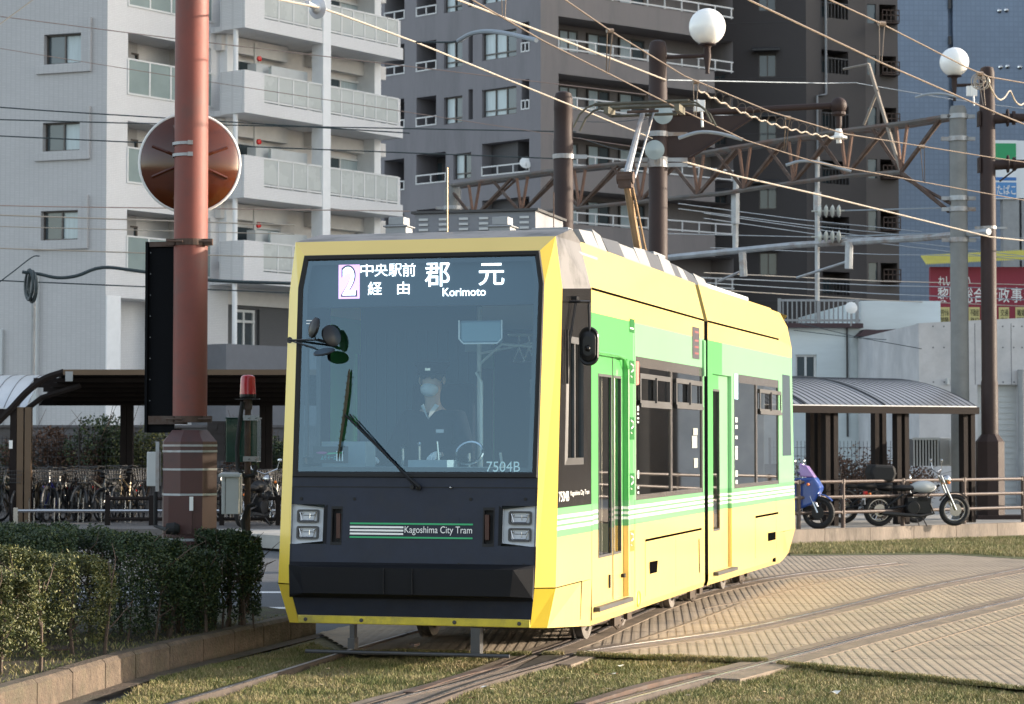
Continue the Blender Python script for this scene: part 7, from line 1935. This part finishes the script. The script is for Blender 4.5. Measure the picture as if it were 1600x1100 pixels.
# right face: long recessed balconies
holes = []; rr2 = []
za, zb_ = GR.z(873, 25), GR.z(873, 78)
for k in (-2, -1, 0, 1, 2, 3, 4):
    s = -k * dz
    holes.append((GR.u(873), GR.u(1100) + 2, zb_ + s, za + s, 1.6)); rr2.append(s)
b = MB(M4=MR); b.wall(0, GR.u(1118), 0, HG, holes); b.build('right_wall', 'gwall2', gb)
for s in rr2:
    x0, x1 = GR.u(873), GR.u(1100) + 2; b = MB(M4=MR)
    for h in (.05, .50): b.box(x0, x1, -.04, .02, zb_ + s + h, zb_ + s + h + .07)
    x = x0
    while x < x1: b.box(x - .03, x + .03, -.04, .02, zb_ + s, zb_ + s + .5); x += 1.1
    b.build('balcony_rail', 'wframe', gb)
    for a, c in ((883, 900), (905, 935), (950, 985), (1000, 1040)): window(gb, GR, GR.u(a), GR.u(c), zb_ + s + .1, za + s - .25, 1.5, 'dkframe', ['curtain', 'bglass'] if a != 905 else ['curtain', 'curtain'], 2, .07, Mx=MR)
b = MB(M4=MR); b.box(0, GR.u(1118), 1.7, 16, 0, HG); b.build('core', 'grec', gb)
b = MB(M4=ML); b.box(GL.u(560), -1.6, 1.62, 12, 0, HG - .2); b.build('core', 'grec', gb)
# ---- dark brown tower
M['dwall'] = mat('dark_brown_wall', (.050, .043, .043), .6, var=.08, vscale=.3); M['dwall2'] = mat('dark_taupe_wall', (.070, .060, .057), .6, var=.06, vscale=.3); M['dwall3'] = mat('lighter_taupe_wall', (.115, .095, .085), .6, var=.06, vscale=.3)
D_ = Fac(1262, 118, -8); DR = Fac(1262, 118, 30)
db = empty('apartment_tower', D_.o, 0, 'very dark brown apartment tower right of the centre', 'building'); di = Matrix.Translation(-D_.o)
M1, M2 = di @ D_.M(), di @ DR.M(); HD = 36
hs = []; dzz = D_.z(1200, 5) - D_.z(1200, 108)
for k in range(-1, 6):
    for a, c, y0, y1 in ((1187, 1215, 84, 120), (1116, 1136, 97, 122)):
        zt_ = D_.z(1200, y0) - dzz * k; zb_2 = D_.z(1200, y1) - dzz * k
        if 0 < zb_2 and zt_ < HD: hs.append((D_.u(a), D_.u(c), zb_2, zt_))
b = MB(M4=M1); b.wall(D_.u(1000), 0, 0, HD, hs, dep=.25)
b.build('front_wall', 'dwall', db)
b = MB(M4=M1)
for k in range(1, 12): z = k * 2.9 + .4; b.box(D_.u(1000), -.01, -.012, -.002, z, z + .03)
b.build('joint_line', 'grec', db)
for h in hs:
    window(db, D_, *h, .2, 'dkframe', ['bglass', 'bglass'], 2, .06, Mx=M1)
    b = MB(M4=M1); b.prism([(h[0] - .3, 0, h[3] + .35), (h[0] - .3, -.5, h[3] + .18), (h[0] - .3, -.5, h[3] + .10), (h[0] - .3, 0, h[3] + .2)], (h[1] - h[0] + .5, 0, 0)); b.build('window_hood', 'dgrey', db)
hs = []
za, zc = DR.z(1287, 77), DR.z(1287, 113)
for k in range(-2, 7):
    s = -k * dz * 1.08
    hs.append((DR.u(1286), DR.u(1328), zc + s, za + s, 1.2)); hs.append((DR.u(1304), DR.u(1322), zc + s + 1.9, zc + s + 2.4, .3)) if False else None
hs = [h for h in hs if h]
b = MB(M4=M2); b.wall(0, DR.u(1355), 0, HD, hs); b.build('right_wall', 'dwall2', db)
for h in hs:
    b = MB(M4=M2)
    for i in range(9): x = h[0] + (h[1] - h[0]) * i / 8; b.box(x - .02, x + .02, -.02, .02, h[2], h[2] + .75)
    b.box(h[0], h[1], -.03, .03, h[2] + .75, h[2] + .82); b.build('balcony_rail', 'dgrey', db)
    window(db, DR, h[0] + .2, h[1] - .3, h[2] + .1, h[3] - .3, 1.1, 'dkframe', ['bglass', 'bglass'], 2, .06, Mx=M2)
b = MB(M4=M2); b.tube([(DR.u(1291), -.1, DR.z(1291, 148)), (DR.u(1291), -.1, HD)], .07, 6); b.tube([(DR.u(1291), -.1, DR.z(1291, 148)), (DR.u(1277), -.1, DR.z(1277, 150)), (DR.u(1277), -.1, 0)], .06, 6); b.build('drain_pipe', 'grey', db)
D3 = Fac(1355, W3(1355, 0, 1).y * 0 + (DR.o + DR.d * DR.u(1355)).y, 12); M3 = di @ D3.M()
hs = []
za, zc = D3.z(1380, 7), D3.z(1380, 37)
for k in range(-2, 9): s = -k * dz * 1.02; hs.append((D3.u(1377), D3.u(1403), zc + s, za + s, 2.0)); hs.append((D3.u(1358), D3.u(1372), zc + s, za + s, .2))
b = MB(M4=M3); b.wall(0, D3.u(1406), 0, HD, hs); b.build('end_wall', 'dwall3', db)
for h in hs:
    b = MB(M4=M3)
    if h[4] > 1:
        for q_ in (.05, .35, .62): b.box(h[0], h[1], -.5, -.44, h[2] + q_, h[2] + q_ + .05)
        for i in range(5): x = h[0] + (h[1] - h[0]) * i / 4; b.box(x - .02, x + .02, -.5, -.44, h[2], h[2] + .67)
        b.box(h[0], h[1], -.5, 0, h[2] - .05, h[2]); b.build('balcony_rail', 'rust', db)
    else: b.box(h[0], h[1], .1, .14, h[2], h[3]); b.build('window', 'bglass', db)
b = MB(M4=M2); b.box(.0, DR.u(1355), 1.3, 14, 0, HD); b.build('core', 'dwall', db); b = MB(M4=M3); b.box(0, D3.u(1406), 2.1, 12, 0, HD); b.build('core', 'dwall', db); b = MB(M4=M1); b.box(D_.u(1000), 0, .4, 14, 0, HD); b.build('core', 'dwall', db)
# ---- blue tiled building
M['tileb'] = tilemat('blue_wall_tile', (.225, .295, .40), .34, .34, .86, .35, .08, mw=.045)
BL = Fac(1402, 150, 4); bb = empty('office_building', BL.o, 0, 'tall blue tiled building filling the upper right', 'building'); bi = Matrix.Translation(-BL.o); Mb = bi @ BL.M()
b = MB(M4=Mb); b.box(0, BL.u(1487) - .08, 0, 20, 0, 44); b.box(BL.u(1487) + .25, BL.u(1487) + 60, .0, 20, 0, 44); b.box(BL.u(1487) - .08, BL.u(1487) + .25, .5, 19, 0, 43.9); b.build('wall', 'tileb', bb)
b = MB(M4=Mb)
for px, py in ((1566, 17), (1577, 16), (1567, 105), (1578, 104), (1597, 105)): b.lathe([(0, -.02), (.14, -.02), (.16, .05), (.08, .12), (0, .14)], (BL.u(px), 0, BL.z(px, py)), (0, -1, 0), 12)
b.build('wall_vent', 'chrome', bb)
b = MB(M4=Mb)
for y0 in (0, 75): b.box(BL.u(1485), BL.u(1489.5), -.12, 0, BL.z(1487, y0 + 14 if y0 == 0 else 70), BL.z(1487, y0 - 40 if y0 == 0 else 57))
b.build('wall_lamp', 'dgrey', bb)
# ---- low white building behind the right shelter
LW = Fac(1240, 64, 4); lwb = empty('white_house', LW.o, 0, 'low white building with roof-terrace railing above the right shelter', 'building'); li = Matrix.Translation(-LW.o); Ml = li @ LW.M()
M['whouse'] = mat('white_cladding', (.62, .68, .69), .7, var=.06, vscale=.8, stretch=(1, 1, 6)); 
z1_, z2_ = LW.z(1300, 508), LW.z(1400, 470)
h1 = (LW.u(1243), LW.u(1276), LW.z(1260, 592), LW.z(1260, 554)); h2 = (LW.u(1419), LW.u(1435), LW.z(1427, 582), LW.z(1427, 562))
b = MB(M4=Ml); b.wall(LW.u(1100), LW.u(1345), 0, z1_, [h1], dep=.2); b.wall(LW.u(1345), LW.u(1470), 0, z2_, [h2], dep=.2); b.box(LW.u(1100), LW.u(1345), .3, 9, 0, z1_ - .02); b.box(LW.u(1345), LW.u(1470), .3, 9, 0, z2_); b.face([(LW.u(1345), 0, z1_), (LW.u(1345), 9, z1_), (LW.u(1345), 9, z2_), (LW.u(1345), 0, z2_)]); b.build('wall', 'whouse', lwb)
window(lwb, LW, *h1, .12, 'wframe', ['bglass', 'bglass'], 2, .06, Mx=Ml); window(lwb, LW, *h2, .12, 'wframe', ['bglass'], 1, .06, Mx=Ml)
b = MB(M4=Ml); b.box(LW.u(1100), LW.u(1346), -.25, .1, z1_ - .08, z1_ + .04); b.build('roof_edge', mat('maroon_edge', (.05, .025, .03), .6), lwb)
b = MB(M4=Ml); xa, xb = LW.u(1215), LW.u(1343); zt_ = LW.z(1300, 468)
b.box(xa, xb, -.1, -.04, zt_ - .06, zt_); b.box(xa, xb, -.1, -.04, z1_ + .1, z1_ + .16); x = xa
while x < xb: b.box(x, x + .03, -.09, -.05, z1_, zt_); x += .13
x = xa
while x < xb: b.box(x, x + .08, -.12, -.03, z1_, zt_ + .02); x += 1.1
b.build('terrace_railing', 'grey', lwb)
b = MB(M4=Ml); b.prism([(LW.u(1333), -.6, LW.z(1340, 527)), (LW.u(1345), -.6, LW.z(1340, 516)), (LW.u(1365), -.6, LW.z(1360, 517)), (LW.u(1440), -.6, LW.z(1400, 513)), (LW.u(1440), -.6, LW.z(1400, 523))], (0, .6, 0)); b.build('canopy', bpy.data.materials['maroon_edge'], lwb)
b = MB(M4=Ml); b.tube([(LW.u(1323), -.05, 2), (LW.u(1323), -.05, z1_)], .03, 6); b.build('drain_pipe', 'dgrey', lwb)
b = MB(M4=Ml); b.prism([(LW.u(1370), -3, LW.z(1400, 612)), (LW.u(1370), -3, LW.z(1380, 597)), (LW.u(1420), -3, LW.z(1400, 597)), (LW.u(1420), -3, LW.z(1410, 607))], (0, 2.8, 0)); b.build('porch_roof', bpy.data.materials['maroon_edge'], lwb)
ds2 = empty('satellite_dish', W3(1330, 481, 63), 0, 'white satellite dish at the corner of the terrace railing', 'satellite dish'); b = MB(M4=Matrix.Rotation(R(75), 4, 'X')); b.lathe([(0, .06), (.08, .05), (.165, 0), (.17, .01), (.08, .06), (0, .08)], (0, 0, 0), n=20); b.build('reflector', 'white', ds2, smooth=True); b = MB(); b.tube([(0, .05, 0), (0, .1, -.5)], .02, 5); b.build('bracket', 'grey', ds2)
# yellow shop front far behind under the shelter roof
b = MB(); a = W3(1240, 700, 75); c = W3(1300, 640, 75); b.box(a.x, c.x + 3, 75, 80, 0, c.z + .3); o = b.build('shop_building', mat('cream_wall', (.45, .42, .22), .7)); tag(o, 'cream-yellow shop wall glimpsed under the right shelter roof', 'building')
b = MB(); b.box(a.x + 1.0, a.x + 1.9, 74.95, 75, c.z - .7, c.z - .1); b.build('window', 'bglass', o)
b = MB(); v = W3(1375, 675, 70); b.box(v.x - 1.0, v.x + 1.2, 70, 73, .5, v.z + .75); vn = empty('parked_van', (v.x, 71, 0), 0, 'white van roof seen through the fence behind the right shelter', 'van'); b2 = MB(); b2.box(-1.0, 1.2, -1, 2, .4, v.z + .55); vb = b2.build('body', 'white', vn, bevel=.12)
b2 = MB(); b2.box(-.8, 1.0, -1.02, -.9, v.z - .35, v.z + .35); b2.build('rear_window', 'bglass', vn)
for sx in (-.7, .9): b2 = MB(); b2.lathe([(0, 0), (.3, 0), (.3, .2), (0, .2)], (sx, -.6, .3), (1, 0, 0), 16); b2.build('wheel', 'rubber', vn)
# ---- concrete wall / garage at the right
CW = Fac(1436, 56, 2); cw = empty('concrete_building', CW.o, 0, 'fair-faced concrete building behind the right-hand pole', 'building'); ci = Matrix.Translation(-CW.o); Mc = ci @ CW.M()
zt1, zt2 = CW.z(1436, 505), CW.z(1600, 496)
dh = (CW.u(1527), CW.u(1590), .2, CW.z(1550, 601))
b = MB(M4=Mc); xr_ = CW.u(1900); b.wall(0, xr_, 0, zt1, [dh], dep=.35); b.prism([(0, 0, zt1), (xr_, 0, zt1), (xr_, 0, zt1 + (zt2 - zt1) * 2.6)], (0, .3, 0)); b.box(.0, xr_, .36, 8, 0, zt1 - .01)
b.face([(0, 0, 0), (0, .36, 0), (0, .36, zt1), (0, 0, zt1)]); b.build('wall', 'concrete', cw)
b = MB(M4=Mc)
for px in (1523.5, 1580, 1489): b.box(CW.u(px) - .008, CW.u(px) + .008, -.003, 0, dh[3] if px != 1489 else 1.2, zt1)
for px in (1458, 1475, 1502, 1544, 1567, 1584, 1597):
    for py in (510, 543, 597):
        b.lathe([(0, .002), (.022, .002), (.022, .004), (0, .004)], (CW.u(px), 0, CW.z(px, py)), (0, -1, 0), 8)
b.build('formwork_mark', mat('joint_grey', (.16, .165, .18), .9), cw)
b = MB(M4=Mc); b.box(dh[0], dh[1], .20, .24, dh[2], dh[3]); 
for k in range(22): z = dh[2] + (dh[3] - dh[2]) * k / 22; b.box(dh[0], dh[1], .18, .20, z, z + .03)
b.build('shutter_door', 'lgrey', cw)
b = MB(M4=Mc); b.box(CW.u(1478), CW.u(1482), -.12, 0, CW.z(1480, 601), CW.z(1480, 591)); b.build('wall_lamp', 'lgrey', cw)
b = MB(M4=Mc); b.tube([(CW.u(1594), -.12, .3), (CW.u(1594), -.12, CW.z(1594, 578))], .10, 10); b.build('drain_pipe', 'grey', cw)
# ---- red sign with yellow hood
SG = Fac(1455, 82, 0); sgn_ = empty('billboard', SG.o, 0, 'dark red billboard with white Japanese writing under a yellow corrugated hood', 'billboard'); si = Matrix.Translation(-SG.o); Ms = si @ SG.M()
M['signred'] = mat('sign_red', (.26, .025, .045), .6, var=.06); M['signyel'] = mat('hood_yellow', (.62, .55, .12), .5, var=.1); M['signcream'] = mat('sign_cream', (.60, .52, .22), .6)
x1_ = SG.u(1640); zb2, zt2 = SG.z(1500, 507), SG.z(1500, 417)
b = MB(M4=Ms); b.box(0, x1_, 0, .3, zb2 - .5, zt2); b.build('panel', 'signred', sgn_)
b = MB(M4=Ms); n_ = 60
for i in range(n_):
    xa = SG.u(1443) + (x1_ - SG.u(1443)) * i / n_; w_ = (x1_ - SG.u(1443)) / n_; zz2 = SG.z(1450, 415) + (SG.z(1600, 405) - SG.z(1450, 415)) * i / n_
    b.prism([(xa, -.7, zz2), (xa + w_ * .5, -.7, zz2 + .05), (xa + w_, -.7, zz2), (xa + w_, .4, zz2 + .38), (xa + w_ * .5, .4, zz2 + .43), (xa, .4, zz2 + .38)], (0, 0, -.03))
b.build('hood', 'signyel', sgn_)
b = MB(M4=Ms); b.tube([(x1_ * .3, .2, 0), (x1_ * .3, .2, zb2)], .1, 6); b.tube([(x1_ * .9, .2, 0), (x1_ * .9, .2, zb2)], .1, 6); b.build('support_post', 'grey', sgn_)
def st(s, x0, y0, x1, y1, m, F_=SG, par=sgn_, Mm=None, bold=.008, off=-.02, nm='lettering'):
    a = F_.uz(x0, y1); c = F_.uz(x1, y0); o = Vector((a[0], off, a[1]))
    t = text(nm, s, (F_.o - par.location) + F_.d * a[0] + F_.n * off + Vector((0, 0, a[1])), F_.d, (0, 0, 1), c[0] - a[0], c[1] - a[1], m, par, bold=bold); return t
for ch, x in zip('れいめい', (1466, 1478, 1492, 1505)): st(ch, x, 432, x + 11, 446, 'white')
for ch, x in zip('黎明総合行政事務', (1465, 1484, 1503, 1521, 1541, 1560, 1580, 1600)): st(ch, x, 449, x + 17, 473, 'white', bold=.01)
for x0, x1, s1, s2 in ((1467, 1484, '労働', '問題'), (1514, 1531, '不動産', '登記'), (1561, 1577, '交通', '事故'), (1587, 1604, '離婚', '問題')):
    b = MB(M4=Ms); b.box(SG.u(x0), SG.u(x1), -.03, 0, zb2 - .2, SG.z(1475, 480)); b.build('cream_plate', 'signcream', sgn_)
    st(s1, x0 + 2, 483, x1 - 2, 494, 'rubber', off=-.045, bold=.002); st(s2, x0 + 2, 496, x1 - 2, 507, 'rubber', off=-.045, bold=.002)
# ---- convenience-store style sign tower
CS = Fac(1555, 90, 4); cs = empty('sign_tower', CS.o, 0, 'tall green, white and blue shop sign on a steel post at the right edge', 'sign'); csi = Matrix.Translation(-CS.o); Mcs = csi @ CS.M()
zt_ = CS.z(1570, 219); xw = CS.u(1592)
b = MB(M4=Mcs); b.box(0, xw, 0, .5, CS.z(1570, 311), zt_); b.box(xw, xw + 2.2, .1, .6, CS.z(1570, 309), zt_ - .0); b.build('white_panel', mat('sign_white', (.75, .78, .80), .4), cs)
def pan(y0, y1, m): b = MB(M4=Mcs); b.box(.02, xw - .05, -.02, 0, CS.z(1570, y1), CS.z(1570, y0)); b.build('colour_panel', m, cs)
pan(224, 249, mat('sign_green', (.01, .30, .11), .4)); pan(277, 282, mat('sign_blue', (.03, .16, .45), .4)); pan(285, 309, mat('sign_blue_light', (.07, .24, .52), .4))
st('たばこ', 1557, 289, 1587, 304, 'white', CS, cs, off=-.035)
b = MB(M4=Mcs); b.box(.4, 1.05, .1, .5, 0, CS.z(1570, 311)); b.box(1.15, 1.3, .1, .5, 0, CS.z(1570, 311)); b.build('support_post', 'grey', cs)
# ---- warehouse just outside the right edge, mirrored in the tram's windows
wh_ = empty('warehouse', (20, 60, 0), 0, 'long beige corrugated warehouse outside the right edge of the view', 'building')
b = MB(); b.box(0, 46, 0, 12, 0, 8)
for k in range(115): b.box(k * .4, k * .4 + .18, -.05, .0, .6, 7.8)
b.build('wall', mat('corrugated_beige', (.22, .175, .14), .7, var=.1), wh_)
for k in range(7): b = MB(); b.box(3 + k * 6, 5.6 + k * 6, -.09, -.05, 3.2, 5.0); b.build('window', 'bglass', wh_)
# ---- row of blocks added unseen to the right: its height is what keeps the far buildings out of the low sun
ob = empty('shading_block', (75, 62, 0), 0, 'unseen row of tall blocks added beyond the right edge to shade the far buildings', 'building')
M['block'] = mat('beige_block_wall', (.38, .34, .29), .8, var=.05)
for (x0, y0, w, d, h) in ((0, 4, 18, 34, 46), (2, 40, 20, 40, 40), (6, 84, 22, 60, 44)):
    b = MB(); b.box(x0, x0 + w, y0, y0 + d, 0, h); b.build('wall', 'block', ob)
    b = MB()
    for f_ in range(int(h / 3.2)):
        for k in range(int(d / 3)): b.box(x0 - .03, x0 + .0, y0 + 1 + k * 3, y0 + 2.6 + k * 3, 1.2 + f_ * 3.2, 2.8 + f_ * 3.2)
    b.build('window_row', 'bglass', ob)
b = MB(); b.box(22, 30, 5, 24, 0, 2.4); tag(b.build('garden_wall', 'block'), 'beige low wall outside the right edge of the view', 'wall')
bpy.data.objects.remove(bpy.data.objects['garden_wall'])

# ---- fasteners, struts and the like: every separate piece becomes its own part
def split_loose(names):
    for o in list(bpy.data.objects):
        if o.type != 'MESH' or o.name.split('.')[0] not in names or o.parent is None: continue
        me = o.data; n = len(me.vertices); par = list(range(n))
        def fd(i):
            while par[i] != i: par[i] = par[par[i]]; i = par[i]
            return i
        for e_ in me.edges:
            a_, c_ = fd(e_.vertices[0]), fd(e_.vertices[1])
            if a_ != c_: par[a_] = c_
        gr_ = {}
        for p in me.polygons: gr_.setdefault(fd(p.vertices[0]), []).append(p)
        if len(gr_) < 2: continue
        for k, ps_ in enumerate(gr_.values()):
            ids = sorted({v for p in ps_ for v in p.vertices}); mp2 = {v: i for i, v in enumerate(ids)}
            m2 = bpy.data.meshes.new(me.name); m2.from_pydata([tuple(me.vertices[v].co) for v in ids], [], [[mp2[v] for v in p.vertices] for p in ps_])
            for mm_ in me.materials: m2.materials.append(mm_)
            nm = o.name.split('.')[0]
            if k == 0: o.data = m2
            else:
                r = bpy.data.objects.new(nm, m2); COL.objects.link(r); r.parent = o.parent; r.location = o.location
split_loose({'screw', 'hanger_strut', 'diagonal', 'bumper_seam', 'glass_mark', 'panel_seam', 'small_notice', 'paper_notice', 'insulator_disc', 'bracket_clamp_', 'window_hood', 'wall_vent', 'wall_lamp', 'steel_band', 'hatch_opening', 'green_line', 'white_line', 'drain_pipe_', 'balcony_column', 'support_post_', 'indicator', 'clamp_plate_'})
